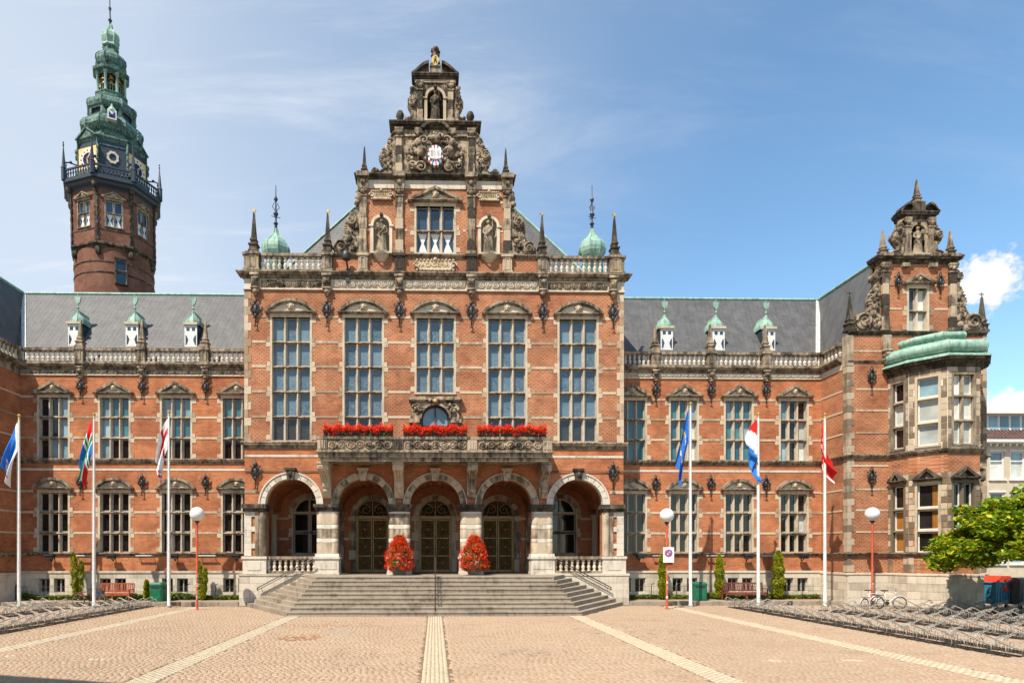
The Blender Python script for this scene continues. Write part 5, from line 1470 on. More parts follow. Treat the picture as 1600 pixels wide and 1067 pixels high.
# --- left pavilion: its side wall closes the picture on the left
XL = XWL; YL = YW - 2.35
b = MB(); wall(b, YL, YW, 1.75, 13.1, XL, (), .3, axis='y', flip=-1); b.build('brick_wall', 'brick_wall', B)
b = MB(); wall(b, XL - 7.6, XL, 1.75, 14.7, YL, [(XL - 4.6, XL - 3.0, ZG[0], ZG[-1]), (XL - 4.6, XL - 3.0, ZF[0], ZF[-1])], .3); b.build('brick_wall', 'brick_diaper', B)
window(XL - 3.8, YL, ZG, .69, 2, 'glass_dark', 'seg'); window(XL - 3.8, YL, ZF, .69, 2, 'glass_teal', 'tri')
for zz in (3.95, 5.12, 6.25, 9.3, 10.5, 11.65, 7.52): block('stone_band', B, 'stone_band', XL - .05, XL + .022, YL, YW, zz - .045, zz + .045, .015)
pl2 = [(XL - 7.6, YL), (XL, YL), (XL, YW)]
for z0, z1, o, m in ((7.86, 8.12, .18, 'stone_dark'), (2.62, 2.84, .18, 'stone_dark')): path_moulding('string_course', pl2, z0, z1, o, m)
path_moulding('cornice', [(XL, YL), (XL, YW)], ZE1, ZE2, .3, 'stone_dark'); path_moulding('cornice', [(XL - 7.6, YL), (XL, YL)], 14.55, 14.78, .14, 'stone_black')
b = MB(); b.box(XL - .3, XL + .03, YL, YW, ZE0, ZE1); b.box(XL - .3, XL, YL, YW, 13.1, ZE2); b.build('frieze', 'stone_dark', B)
balustrade(YL + .2, YW - .2, XL - .05, ZE2, ZB1, 6, axis='y', mat='stone_pale'); pedestal(XL - .05, YW, ZE2, ZB1, .4)
poly_plinth(pl2, 0, 1.75, 4, 'stone_plinth')
xr = XL - 2.45
b = MB(); b.add([(XL, EY, 13.5), (XL - .45, YL + .5, 13.6), (xr, YL + .5, RZ), (xr, RY, RZ), (xr - 3.7, YL + .5, 13.5), (xr - 3.7, 50, 13.5), (xr, 50, RZ), (XL - .45, EY, 13.5)], [(0, 3, 2, 7), (7, 2, 1), (2, 3, 6, 5, 4), (1, 2, 4)]); b.build('roof', 'slate', B)
b = MB(); b.tube([(xr, YL + .5, RZ), (xr, 50, RZ)], .11, 6); b.build('roof_ridge', 'copper', B)
# ------------------------------------------------------------------ clock tower behind the left wing
TY = 70.0; TX = ux(180, TY) + .62
T = thing('clock_tower', 'tall brick clock tower with green copper onion spire rising behind the left wing roof', 'tower', (TX, TY, 0), rot=(0, R(-1.1), 0))
A0 = R(-86.5)                                   # first corner of the octagon
FACE = [A0 + R(22.5) + i * math.pi / 4 for i in range(8)]
b = MB(); b.lathe([(3.86, 8), (3.86, 34.2)], 40, ph=A0); b.build('shaft', 'brick_tower', T, True)
b = MB()
for z in (31.6, 32.7): b.lathe([(3.88, z), (3.92, z + .04), (3.92, z + .12), (3.88, z + .16)], 40, ph=A0, caps=False)
b.build('string_course', 'stone_black', T, True)
b = MB(); b.lathe([(3.8, 33.9), (4.05, 34.05), (4.1, 34.35), (4.35, 34.45), (4.35, 34.65), (4.2, 34.75)], 8, ph=A0)
for i in range(8):
    a = A0 + i * math.pi / 4; b.ball((4.0 * math.cos(a), 4.0 * math.sin(a), 33.8), .3, .3, .45)
b.build('corbel_course', 'stone_black', T)
def face_wall(parent, name, r, z0, z1, holes, mat, rev=.3):
    core = MB(); ap = r * math.cos(R(22.5)); hl = r * math.sin(R(22.5))
    for th in FACE:
        n = Vector((math.cos(th), math.sin(th))); d = Vector((-n.y, n.x))
        sub = MB(); wall(sub, -hl, hl, z0, z1, 0, holes, rev)
        core.add([(n.x * (ap - y) + d.x * x, n.y * (ap - y) + d.y * x, z) for x, y, z in sub.v], sub.f)
    return core.build(name, mat, parent)
face_wall(T, 'octagon_storey', 4.2, 34.7, 40.4, [(-.86, .86, 36.3, 39.1)], 'brick_tower')
ap = 4.2 * math.cos(R(22.5))
for i, th in enumerate(FACE):
    if math.cos(th + R(64)) < -.2: continue
    w = window(ap * math.cos(th), ap * math.sin(th), [36.35, 37.75, 39.0], .75, 2, [['glass_plain'] * 2] * 2, 'tri', parent=T, rz=th + R(90), shut=True, jamb=False, fm='stone_dark', pedw=.3, pedh=.6, timber='white_paint')
for i in range(8):
    a = A0 + i * math.pi / 4; c = Vector((4.2 * math.cos(a), 4.2 * math.sin(a)))
    for k in range(14):
        z = 34.8 + k * .4; w = .26 if k % 2 else .4
        link('quoin', unit('stone_black', .02), T, (c.x * .985, c.y * .985, z + .2), 0, (w, .3, .385), rot=(0, 0, a + R(90)))
b = MB()
for z in (35.9, 39.3): b.lathe([(4.2, z), (4.24, z + .02), (4.24, z + .14), (4.2, z + .16)], 8, ph=A0, caps=False)
b.build('string_course', 'stone_black', T)
# gallery
b = MB(); b.lathe([(4.2, 40.1), (4.3, 40.3), (4.6, 40.5), (4.7, 40.75), (4.95, 40.85), (4.95, 41.1), (3.0, 41.15)], 8, ph=A0); b.build('gallery_floor', 'slate_blue', T)
for i in range(8):
    a = A0 + i * math.pi / 4; b = MB(); b.ball((4.45 * math.cos(a), 4.45 * math.sin(a), 40.35), .28, .28, .45); b.build('corbel', 'stone_black', T, 'all')
b = MB()
for z0, z1, r in ((41.15, 41.3, 4.85), (42.05, 42.22, 4.9)): b.lathe([(r - .15, z0), (r, z0), (r, z1), (r - .15, z1), (r - .15, z0)], 8, ph=A0, caps=False)
b.build('railing', 'slate_blue', T)
bmesh_ = MB(); bmesh_.box(-.05, .05, -.03, .03, 0, .75); bmesh_.box(-.1, .1, -.03, .03, .28, .5); bm_ = bmesh_.mesh('baluster', 'slate_blue')
for i, th in enumerate(FACE):
    n = Vector((math.cos(th), math.sin(th))); d = Vector((-n.y, n.x)); apg = 4.82 * math.cos(R(22.5))
    for k in range(11):
        q = n * apg + d * (-1.65 + .33 * k); link('baluster', bm_, T, (q.x, q.y, 41.3), rot=(0, 0, th + R(90)))
for i in range(8):
    a = A0 + i * math.pi / 4; x, y = 4.86 * math.cos(a), 4.86 * math.sin(a)
    b = MB(); b.lathe([(.26, 41.1), (.26, 42.3), (.3, 42.35), (.2, 42.5), (.04, 44.6), (.1, 44.7), (.04, 44.85), (.08, 45.0), (.01, 45.1)], 6, x, y, 0, a)
    b.tube([(x, y, 42.9), (x * .9, y * .9, 43.15), (x * .72, y * .72, 43.2)], .07, 5); b.ball((x * .86, y * .86, 43.25), .14); b.build('pinnacle', 'slate_blue', T)
# clock stage
face_wall(T, 'clock_stage', 3.4, 41.1, 45.75, [], 'slate_blue')
b = MB(); b.lathe([(3.4, 45.5), (3.5, 45.7), (3.62, 45.85), (3.62, 46.0), (3.2, 46.2)], 8, ph=A0); b.build('stage_cornice', 'copper_dark', T)
b = MB(); b.lathe([(3.45, 41.1), (3.55, 41.4), (3.42, 41.6)], 8, ph=A0, caps=False); b.build('stage_base', 'copper_dark', T)
apc = 3.4 * math.cos(R(22.5))
for i, th in enumerate(FACE):
    n = Vector((math.cos(th), math.sin(th))); L0 = (n.x * apc, n.y * apc, 0)
    if i % 2 == 1:      # faces with a dial
        b = MB(); b.box(-1.2, 1.2, -.12, .02, 42.45, 44.85); c = b.build('clock', 'clock_gold', T, loc=L0, rz=th + R(90))
        b = MB(); b.lathe([(1.1, 0), (1.1, .03), (.62, .03), (.62, 0)], 36, 0, 0, 0); b.v = [(x, -.12 - z, 43.65 + y) for x, y, z in b.v]; b.build('dial_ring', 'dial_cream', c)
        b = MB(); b.lathe([(0.01, .02), (.62, .02)], 30, 0, 0, 0); b.v = [(x, -.12 - z, 43.65 + y) for x, y, z in b.v]; b.build('dial_centre', 'clock_blue', c)
        for k in range(12):
            g = MB(); g.box(-.06, .06, -.17, -.15, -.09, .09); o = g.build('numeral', 'clock_blue', c); t = k * math.pi / 6
            o.location = (.85 * math.sin(t), 0, 43.65 + .85 * math.cos(t)); o.rotation_euler = (0, t, 0)
        for t, ln in ((R(40), .6), (R(176), .95)):
            g = MB(); g.prism_y([(-.07, -.15), (.07, -.15), (.09, ln * .7), (0, ln), (-.09, ln * .7)], -.19, -.165); o = g.build('clock_hand', 'gold', c); o.location = (0, 0, 43.65); o.rotation_euler = (0, t, 0)
        b = MB(); b.prism_y([(-1.3, 45.8), (1.3, 45.8), (0, 46.75)], -.25, .4); b.prism_y([(-1.45, 45.78), (-1.2, 45.78), (0, 46.7), (1.2, 45.78), (1.45, 45.78), (0, 46.92)], -.38, .3)
        b.lathe([(.16, 46.8), (.1, 47.0), (.16, 47.2), (.05, 47.4), (.1, 47.55), (.02, 47.75)], 6, 0, -.3, 0)
        for s in (-1, 1): b.ball((s * 1.42, -.2, 44.6), .16, .15, .3); b.ball((s * 1.42, -.2, 44.0), .13, .12, .35); b.box(min(s * 1.25, s * 1.35), max(s * 1.25, s * 1.35), -.2, 0, 42.4, 45.7)
        b.box(-1.4, 1.4, -.35, 0, 42.15, 42.4)
        for k in range(5): b.ball((-.9 + .45 * k, -.25, 42.05), .2, .15, .16)
        b.build('clock_pediment', 'copper_dark', T, loc=L0, rz=th + R(90))
    else:
        b = MB(); k = 16
        pts = [((.52 + (.08 if j % 2 else 0)) * math.cos(2 * math.pi * j / k), (.60 + (.08 if j % 2 else 0)) * math.sin(2 * math.pi * j / k)) for j in range(k)]
        for j in range(k):
            p, q = pts[j], pts[(j + 1) % k]; b.prism_y([(p[0], 43.9 + p[1]), (q[0], 43.9 + q[1]), (q[0] * .62, 43.9 + q[1] * .62), (p[0] * .62, 43.9 + p[1] * .62)], -.1, .02)
        b.build('ring_ornament', 'stone_pale', T, loc=L0, rz=th + R(90))
        b = MB(); b.box(-1.25, 1.25, -.06, .02, 42.2, 42.3); b.box(-1.25, 1.25, -.06, .02, 45.0, 45.08); b.build('panel_trim', 'copper_dark', T, loc=L0, rz=th + R(90))
# copper stages
def stage(name, pr, mat='copper_dark', ribs=True):
    b = MB(); b.lathe(pr, 8, ph=A0)
    if ribs:
        for i in range(8):
            a = A0 + i * math.pi / 4; b.tube([(r * math.cos(a), r * math.sin(a), z) for r, z in pr], .07, 4)
    return b.build(name, mat, T)
stage('lower_onion', [(3.0, 46.15), (2.75, 46.6), (2.7, 46.9), (3.0, 47.2), (3.22, 47.6), (3.2, 48.0), (2.95, 48.4), (2.55, 48.75), (2.3, 48.95)])
face_wall(T, 'louvre_stage', 2.3, 48.9, 49.9, [(-.6, .6, 49.1, 49.75)], 'copper_dark', .15)
b = MB(); b.lathe([(2.05, 48.9), (2.05, 49.9)], 8, ph=A0); b.build('louvre_core', 'slate_blue', T)
stage('upper_onion', [(2.3, 49.85), (2.45, 50.0), (2.55, 50.3), (2.5, 50.7), (2.2, 51.0), (1.75, 51.2), (1.55, 51.4)])
stage('lantern_base', [(1.62, 51.35), (1.62, 51.8), (1.68, 51.85), (1.68, 51.95)], ribs=False)
for i in range(8):
    a = A0 + i * math.pi / 4; b = MB(); b.lathe([(.2, 51.9), (.2, 52.1), (.14, 52.15), (.14, 53.9), (.22, 54.0), (.22, 54.1)], 8, 1.4 * math.cos(a), 1.4 * math.sin(a), 0); b.build('lantern_column', 'copper', T, True)
for i, th in enumerate(FACE):
    n = Vector((math.cos(th), math.sin(th))); L0 = (n.x * 1.3, n.y * 1.3, 0); b = MB()
    b.box(-.5, .5, -.05, .05, 52.75, 52.83); b.box(-.5, .5, -.05, .05, 51.95, 52.05)
    for k in range(4): b.box(-.36 + .24 * k - .03, -.36 + .24 * k + .03, -.03, .03, 52.0, 52.75)
    m = 8
    for k in range(m):
        a0_, a1_ = math.pi * k / m, math.pi * (k + 1) / m
        b.prism_y([(.42 * math.cos(a0_), 53.5 + .42 * math.sin(a0_)), (.42 * math.cos(a1_), 53.5 + .42 * math.sin(a1_)), (.42 * math.cos(a1_), 54.1), (.42 * math.cos(a0_), 54.1)], -.06, .06)
    b.build('lantern_arch', 'copper_dark', T, loc=L0, rz=th + R(90))
b = MB(); b.lathe([(.55, 51.9), (.55, 54.2)], 8, ph=A0); b.build('lantern_core', 'slate_blue', T)  # dark cylinder added to stand in for the lantern's shaded inside
bell = MB(); bell.lathe([(.33, 0), (.3, .08), (.2, .3), (.17, .5), (.05, .56)], 12); me = bell.mesh('bell', 'bronze', True)
for i, th in enumerate(FACE):
    for z in (52.75, 53.35): link('bell', me, T, (.95 * math.cos(th), .95 * math.sin(th), z))
stage('lantern_cornice', [(1.5, 54.0), (1.85, 54.25), (1.9, 54.5), (1.5, 54.75)], ribs=False)
stage('dome', [(1.4, 54.7), (1.3, 54.95), (1.45, 55.2), (1.58, 55.6), (1.55, 56.0), (1.25, 56.4), (.85, 56.7), (.7, 57.0), (.66, 57.4)])
stage('cap', [(.66, 57.4), (.85, 57.5), (.72, 57.8), (.8, 58.05), (.9, 58.4), (.85, 58.8), (.55, 59.15), (.25, 59.4), (.16, 60.0)], 'copper')
b = MB(); b.lathe([(.16, 59.8), (.1, 60.3), (.22, 60.5), (.1, 60.65), (.07, 61.5), (.16, 61.8), (.06, 62.0), (.05, 63.0), (.12, 63.3), (.03, 64.5), (.02, 65.5)], 8); b.build('spire', 'slate_blue', T, True)
th = FACE[0]; n = Vector((math.cos(th), math.sin(th)))
b = MB(); b.box(-.42, .42, -.5, .5, 47.7, 48.65); d = b.build('spire_dormer', 'white_paint', T, loc=(n.x * 3.0, n.y * 3.0, 0), rz=th + R(90))
b = MB(); b.prism_y([(-.3, 47.85), (.3, 48.5), (.3, 47.85), (-.3, 48.5)], -.52, -.49); b.build('shutter', 'clock_blue', d)
b = MB(); b.lathe([(.62, 48.65), (.2, 49.2), (.03, 49.6)], 8); b.build('dormer_roof', 'copper', d)
# window in the round shaft
th = R(-56); b_ = window(3.90 * math.cos(th), 3.90 * math.sin(th), [30.6, 31.9, 33.1], .5, 1, 'glass_plain', parent=T, rz=th + R(90), fm='stone_black', jamb=False)
b_.location = (4.12 * math.cos(th), 4.12 * math.sin(th), 0)

# ------------------------------------------------------------------ statues
def robed(h, raise_arm, lean, seed, prop):
    b = MB(); r = random.Random(seed); k = h / 1.72; n = 28; rings = []
    prof = [(0, .27, .22, 0), (.08, .29, .23, 0), (.4, .25, .2, lean * .3), (.75, .22, .18, lean * .7), (.95, .225, .175, lean), (1.08, .175, .14, lean * .9), (1.25, .2, .15, lean * .6), (1.38, .225, .14, lean * .4), (1.45, .15, .11, lean * .3), (1.49, .07, .07, lean * .3), (1.56, .06, .06, lean * .3)]
    ph = r.uniform(0, 6)
    for z, rx, ry, dx in prof:
        f = max(0, 1 - z / 1.2)
        rings.append([(k * (dx + (rx + .034 * f * math.cos(7 * a + ph + z * 2)) * math.cos(a)), k * ((ry + .03 * f * math.cos(7 * a + ph + z * 2)) * math.sin(a)), k * (z + .06)) for a in [2 * math.pi * i / n for i in range(n)]])
    vs = [p for g in rings for p in g]
    b.add(vs, [(j * n + i, j * n + (i + 1) % n, (j + 1) * n + (i + 1) % n, (j + 1) * n + i) for j in range(len(prof) - 1) for i in range(n)] + [tuple(range(n))[::-1], tuple((len(prof) - 1) * n + i for i in range(n))])
    P = lambda x, y, z: (k * (x + lean * .35), k * y, k * (z + .06))
    hx = lean * .3
    b.ball(P(hx, -.02, 1.64), .095 * k, .11 * k, .13 * k, 12, 9); b.ball(P(hx, -.125, 1.63), .022 * k, .03 * k, .035 * k); b.ball(P(hx, .05, 1.68), .11 * k, .1 * k, .12 * k)
    for i in range(8): b.ball(P(hx + .1 * math.cos(i * .45), .01, 1.68 + .09 * math.sin(i * .45)), .04 * k)
    # drape across the body
    b.tube([P(.2, -.05, 1.38), P(.1, -.17, 1.15), P(-.08, -.19, .95), P(-.2, -.1, .82), P(-.22, .02, .7)], [.06 * k, .065 * k, .07 * k, .07 * k, .05 * k], 7)
    b.tube([P(-.2, -.12, .9), P(-.05, -.22, .6), P(.05, -.24, .3), P(.06, -.22, .02)], [.05 * k, .05 * k, .045 * k, .04 * k], 6)
    s = 1 if raise_arm > 0 else -1
    b.tube([P(s * .2, 0, 1.36), P(s * .3, -.06, 1.15), P(s * .22, -.22, 1.18 if prop == 'book' else 1.32), P(s * .18, -.26, 1.28 if prop == 'book' else 1.46)], [.075 * k, .062 * k, .05 * k, .04 * k], 8)
    b.tube([P(-s * .2, 0, 1.36), P(-s * .29, -.03, 1.1), P(-s * .2, -.16, .95), P(-s * .12, -.2, .92)], [.075 * k, .062 * k, .05 * k, .04 * k], 8)
    b.ball(P(-s * .1, -.21, .92), .045 * k); b.ball(P(s * .18, -.27, 1.3 if prop == 'book' else 1.5), .045 * k)
    if prop == 'book': b.box(*(k * q for q in (-.02 + s * .14 - .1, -.02 + s * .14 + .12)), *(k * q for q in (-.32, -.24)), *(k * q for q in (1.22, 1.5)))
    else: b.tube([P(s * .18, -.28, .1), P(s * .18, -.28, 1.75)], .022 * k, 6)
    b.box(-.32 * k, .32 * k, -.26 * k, .24 * k, 0, .07 * k)
    return b
def statue(x, y, z, h, arm, lean, seed, prop, label, mat='stone_carved'):
    me = remesh(robed(h, arm, lean, seed, prop), 'statue', mat, .028)
    o = link('statue', me, None, (x, y, z)); tag(o, label, 'statue', 'stone figures standing in the gable niches')
statue(-niche_x, D + .02, 18.96, 1.72, -1, .05, 3, 'book', 'robed stone figure in the arched niche left of the gable window', 'stone_dark')
statue(niche_x, D + .02, 18.96, 1.72, 1, -.05, 5, 'staff', 'robed stone figure in the arched niche right of the gable window', 'stone_dark')
statue(0, D + .02, G4 + .07, 1.62, 1, .03, 8, 'staff', 'dark stone figure in the topmost niche above the painted shield', 'stone_black')
statue(XC, YP + .02, P2 + .06, 1.45, 1, .02, 12, 'book', 'dark stone figure in the niche of the right pavilion gable', 'stone_dark')
b = MB()
b.ball((0, .12, .38), .26, .34, .36, 12, 9); b.ball((0, -.02, .72), .25, .25, .36, 12, 9); b.ball((.02, -.04, 1.08), .27, .25, .27, 12, 9); b.ball((.02, -.22, 1.12), .15, .16, .15); b.ball((.02, -.36, 1.07), .09, .09, .08)
for s in (-1, 1):
    b.ball((s * .12, -.1, 1.3), .06); b.tube([(s * .2, -.05, .8), (s * .24, -.28, .62), (s * .18, -.36, .66)], [.1, .08, .07], 8); b.ball((s * .25, .0, .18), .14, .26, .18); b.ball((s * .24, -.24, .07), .1, .14, .07)
for i in range(14): b.ball((.02 + .26 * math.cos(i * .45), -.02 + .12 * math.sin(i * 1.7), 1.05 + .24 * math.sin(i * .45)), .085)
b.tube([(.1, .4, .1), (.3, .45, .3), (.32, .4, .65), (.2, .36, .85)], [.05, .045, .04, .06], 6); b.box(-.3, .3, -.36, .42, 0, .06)
lt = thing('lion_statue', 'mossy stone lion seated on the gable top holding a gilded shield', 'statue', (0, D + .1, 28.98)); lt.scale = (.78, .8, .86)
link('lion', remesh(b, 'lion', 'stone_black', .03), lt)
b = MB(); b.prism_y([(.24 * math.cos(t), .3 + (.3 if math.sin(t) > 0 else .36) * math.sin(t)) for t in [2 * math.pi * i / 18 for i in range(18)]], -.42, -.34); sh_ = b.build('shield', 'gold', lt)
b = MB(); b.ball((0, -.42, .32), .1, .04, .14); b.ball((.02, -.43, .48), .06, .03, .06); b.ball((-.08, -.43, .14), .05, .03, .08); b.ball((.09, -.43, .16), .04, .03, .1); b.build('emblem', 'stone_dark', sh_, 'all')

# ------------------------------------------------------------------ entrance stairs
S = thing('entrance_stairs', 'wide grey stone stairs with splayed sides leading up to the arcaded porch', 'stairs', (0, 28.4, 0), world=True)
NS = 9; hR = FLOOR / NS; YBK = 34.27
def sp(i): f = i / 8; return 28.4 + .35 * i, 6.55 + (5.8 - 6.55) * f, 10.1 + (6.95 - 10.1) * f
for i in range(NS):
    y0, wf, wb = sp(i); zt = hR * (i + 1)
    b = MB(); e = .045; b.prism_z([(-wf + e, y0 + e), (wf - e, y0 + e), (wb - e, YBK), (-wb + e, YBK)], -.05 if i == 0 else zt - hR - .02, zt - .012)
    st = b.build('step', 'joint_earth', S)
    y1, wf1, wb1 = sp(i + 1) if i < 8 else (30.2 + 1.7, 4.2, 5.4)
    y1 += .06; wf1 -= .04; wb1 -= .06
    n = 8; g = .004; zb = zt - hR - (.0 if i else .05)
    for k in range(n):
        f0, f1 = k / n, (k + 1) / n
        if i % 2 and k: f0 -= .05
        if i % 2 and k < n - 1: f1 -= .05
        X = lambda w, f: -w + 2 * w * f
        m = MB(); m.prism_z([(X(wf, f0) + g, y0), (X(wf, f1) - g, y0), (X(wf1, f1) - g, y1), (X(wf1, f0) + g, y1)], zt - .05, zt); m.prism_z([(X(wf, f0) + g, y0 + .03), (X(wf, f1) - g, y0 + .03), (X(wf1, f1) - g, y1), (X(wf1, f0) + g, y1)], zb, zt - .05)
        o = m.build('step_slab', 'stone_step', st); o.location.z += rnd.uniform(-.004, .003)
    for s in (-1, 1):
        for k in range(3):
            f0, f1 = k / 3, (k + 1) / 3
            def q(f, o): 
                return (s * ((wf + (wb - wf) * f) if o else (wf1 + (wb1 - wf1) * f)), (y0 + (YBK - y0) * f) if o else (y1 + (YBK - y1) * f))
            m = MB(); m.prism_z([q(f0, 1), q(f1, 1), q(f1, 0), q(f0, 0)], zb, zt); m.build('step_slab', 'stone_step', st)
b = MB(); b.prism_z([(-4.2, 31.9), (4.2, 31.9), (5.4, YBK), (-5.4, YBK)], FLOOR - .1, FLOOR); b.box(-5.4, 5.4, YBK, D - .1, FLOOR - .1, FLOOR - .002); b.build('landing', 'stone_step', S)
b = MB(); pts = [(28.75, .20), (29.9, .75), (31.0, 1.28), (31.9, FLOOR)]
for y, z in pts: b.tube([(0, y, z - .05), (0, y, z + .92)], .03, 6)
for dz in (.92, .5): b.tube([(0, y, z + dz) for y, z in pts], .028, 6)
b.build('handrail', 'timber_dark', S)
for s in (-1, 1):
    b = MB(); a, c = (s * 6.5, 34.08, 2.5), (s * 9.4, 34.08, .98); b.tube([a, c], .03, 6); b.tube([(a[0], a[1], a[2] - .12), (c[0], c[1], c[2] - .12)], .022, 6); b.tube([c, (c[0] + s * .02, c[1], c[2] - .14)], .03, 6)
    for f in (.05, .5, .95):
        p = Vector(a).lerp(Vector(c), f); b.tube([(p.x, p.y, p.z - .1), (p.x, 34.3, p.z - .14)], .018, 5)
    b.build('handrail', 'iron', S)
# ------------------------------------------------------------------ ground
b = MB(); b.add([(-300, -200, -.03), (300, -200, -.03), (300, 500, -.03), (-300, 500, -.03)], [(0, 1, 2, 3)]); g0 = b.build('ground', 'joint_earth'); struct(g0)
STRIPS = (-12.4, -6.3, 0, 6.3, 12.4); SWD = .31
def inview(x, y): return -.80 * y - .5 < x < .95 * y + 1
rs = np.random.RandomState(4)
def cobbles(cells, name, mat, parent=None, h=.004):
    """domed setts from an array of (x, y, halfwidth, halfdepth)"""
    n = len(cells); c = np.array(cells); x, y, a, d = c.T
    z = rs.uniform(-h, h, n); tx, ty = rs.uniform(-.02, .02, n), rs.uniform(-.02, .02, n); i = .013
    V = np.zeros((n, 8, 3))
    for k, (sx, sy) in enumerate(((-1, -1), (1, -1), (1, 1), (-1, 1))):
        V[:, k, 0] = x + sx * (a - i); V[:, k, 1] = y + sy * (d - i * .8); V[:, k, 2] = z + tx * sx * a + ty * sy * d
        V[:, 4 + k, 0] = x + sx * a; V[:, 4 + k, 1] = y + sy * d; V[:, 4 + k, 2] = z - .028
    f = np.array([(0, 1, 2, 3), (4, 5, 1, 0), (5, 6, 2, 1), (6, 7, 3, 2), (7, 4, 0, 3)])
    Fs = (f[None] + (np.arange(n) * 8)[:, None, None]).reshape(-1, 4)
    me = bpy.data.meshes.new(name); me.vertices.add(n * 8); me.vertices.foreach_set('co', V.reshape(-1))
    me.loops.add(Fs.size); me.loops.foreach_set('vertex_index', Fs.reshape(-1).astype('i'))
    me.polygons.add(len(Fs)); me.polygons.foreach_set('loop_start', np.arange(0, Fs.size, 4, dtype='i'))
    me.update(calc_edges=True); me.materials.append(MT[mat])
    return me
cells = []; near = []
y = 12.6; row = 0
while y < 34.1:
    dy = .094 * (1 + .12 * rs.rand()); x = -.8 * y - .6 + (row % 2) * .1
    while x < min(.95 * y + 1, 31):
        wdt = .155 * (1 + .35 * (rs.rand() - .5)); cx = x + wdt / 2; x += wdt
        yy = y + .02 * math.sin(cx * 1.1 + 1.7 * math.sin(y * .5)) + .014 * rs.normal()
        if any(abs(cx - s) < SWD + .07 for s in STRIPS) and (abs(cx) > 1 or y < 28.4): continue
        if y > 28.3 and abs(cx) < 6.6 + (y - 28.4) * .6 + .02: continue
        if y > 31.6 and cx > 22: continue
        (near if y < 13.95 and len(near) < 300 and y > 13.3 and inview(cx, y) else cells).append((cx, yy, wdt / 2 - .006, dy / 2 - .005))
    y += dy; row += 1
me = cobbles(cells, 'cobbled_square', 'cobble'); me.materials.append(MT['cobble_rust']); me.materials.append(MT['paver']); me.materials.append(MT['cobble_grey'])
cc = np.array(cells); mi = np.zeros(len(cc), 'i')
def patch(u, v, rx, ry, k, dens):
    Y = 2700 / (v - 867); m = ((cc[:, 0] - ux(u, Y)) / rx) ** 2 + ((cc[:, 1] - Y) / ry) ** 2 < rs.uniform(.3, 1.3, len(cc)); m &= rs.rand(len(cc)) < dens; mi[m] = k
patch(470, 995, .75, .9, 1, .7); patch(158, 1027, .35, .14, 2, .9); patch(20, 1022, .3, .12, 2, .6); patch(1206, 1033, .3, .15, 2, .9); patch(1335, 1033, .3, .14, 2, .9); patch(840, 1020, 1.6, 1.2, 3, .12); patch(330, 1010, 2.4, 1.5, 3, .12); patch(1000, 985, 2.5, 2.5, 3, .1); patch(600, 1040, 1.5, .7, 3, .12); patch(520, 975, 2, 1.4, 1, .12)
me.polygons.foreach_set('material_index', np.repeat(mi, 5)); sq = link('cobbled_square', me); sq['kind'] = 'structure'
for c in near:
    me = cobbles([(0, 0, c[2], c[3])], 'cobble', 'cobble') if len(near) < 1 else None
cm = [cobbles([(0, 0, .076 + .012 * k, .042)], 'cobble', 'cobble') for k in range(-1, 3)]
for c in near:
    k = min(3, max(0, round((c[2] - .076) / .012) + 1)); link('cobble', cm[k], sq, (c[0], c[1], rnd.uniform(-.004, .004)))
pm = [cobbles([(0, 0, .0485, .097)], 'paver', 'paver', h=.004) for k in range(4)]
for si, sx in enumerate(STRIPS):
    ye = 28.35 if abs(sx) < 1 else (28.45 if abs(sx) < 7 else 33.6)
    cs = []; y = 12.6; row = 0; par = []
    while y < ye:
        for c in range(6):
            x = sx - .25 + c * .1; cell = (x + rs.uniform(-.005, .005), y + (.1 if c % 2 else 0), .0485, .097)
            if abs(sx) < 1 and y > 13.2 and len(par) < 300: par.append(cell)
            else: cs.append(cell)
        y += .2
    o = link('paving_strip', cobbles(cs, 'paving_strip', 'paver', h=.004)); o['kind'] = 'structure'
    for c in par: link('paver', rnd.choice(pm), o, (c[0], c[1], 0))
# patches in the paving: an iron drain cover, a rusty scatter of newer setts, worn white marks
x, y = ux(527, 22.0), 22.0; b = MB(); b.box(-.42, .42, -.16, .16, -.01, .012)
for i in range(7): b.box(-.36 + .12 * i - .02, -.36 + .12 * i + .02, -.12, .12, .012, .02)
tag(b.build('drain_cover', 'sash_grey', None, loc=(x, y, 0)), 'flat grey drain cover set in the cobbles left of the pale centre strip', 'drain cover')
# sidewalks with kerbs along both wings
for nm, xa, xb in (('sidewalk', XL - 8, -HB - .24), ('sidewalk', HB + .24, XWR - .02)):
    b = MB(); b.box(xa, xb, 34.42, YW - .14, -.02, .212); o = b.build(nm, 'sidewalk'); o['kind'] = 'structure'
    x = xa
    while x < xb:
        c = min(x + 1.0, xb)
        if rnd.random() < .2: c = min(x + .3, xb); block('kerb_stone', o, 'stone_black', x + .004, c - .004, 34.27, 34.43, -.02, .216, .04)
        else: block('kerb_stone', o, 'stone_step', x + .004, c - .004, 34.26, 34.43, -.02, .22, .04)
        x = c
b = MB(); b.box(-22.3, -HB - .3, 35.8, YW - .15, .2, .235); o = b.build('planting_bed', 'soil'); o['kind'] = 'structure'
b = MB(); b.box(HB + .3, XWR - .1, 35.8, YW - .15, .2, .235); o = b.build('planting_bed', 'soil'); o['kind'] = 'structure'

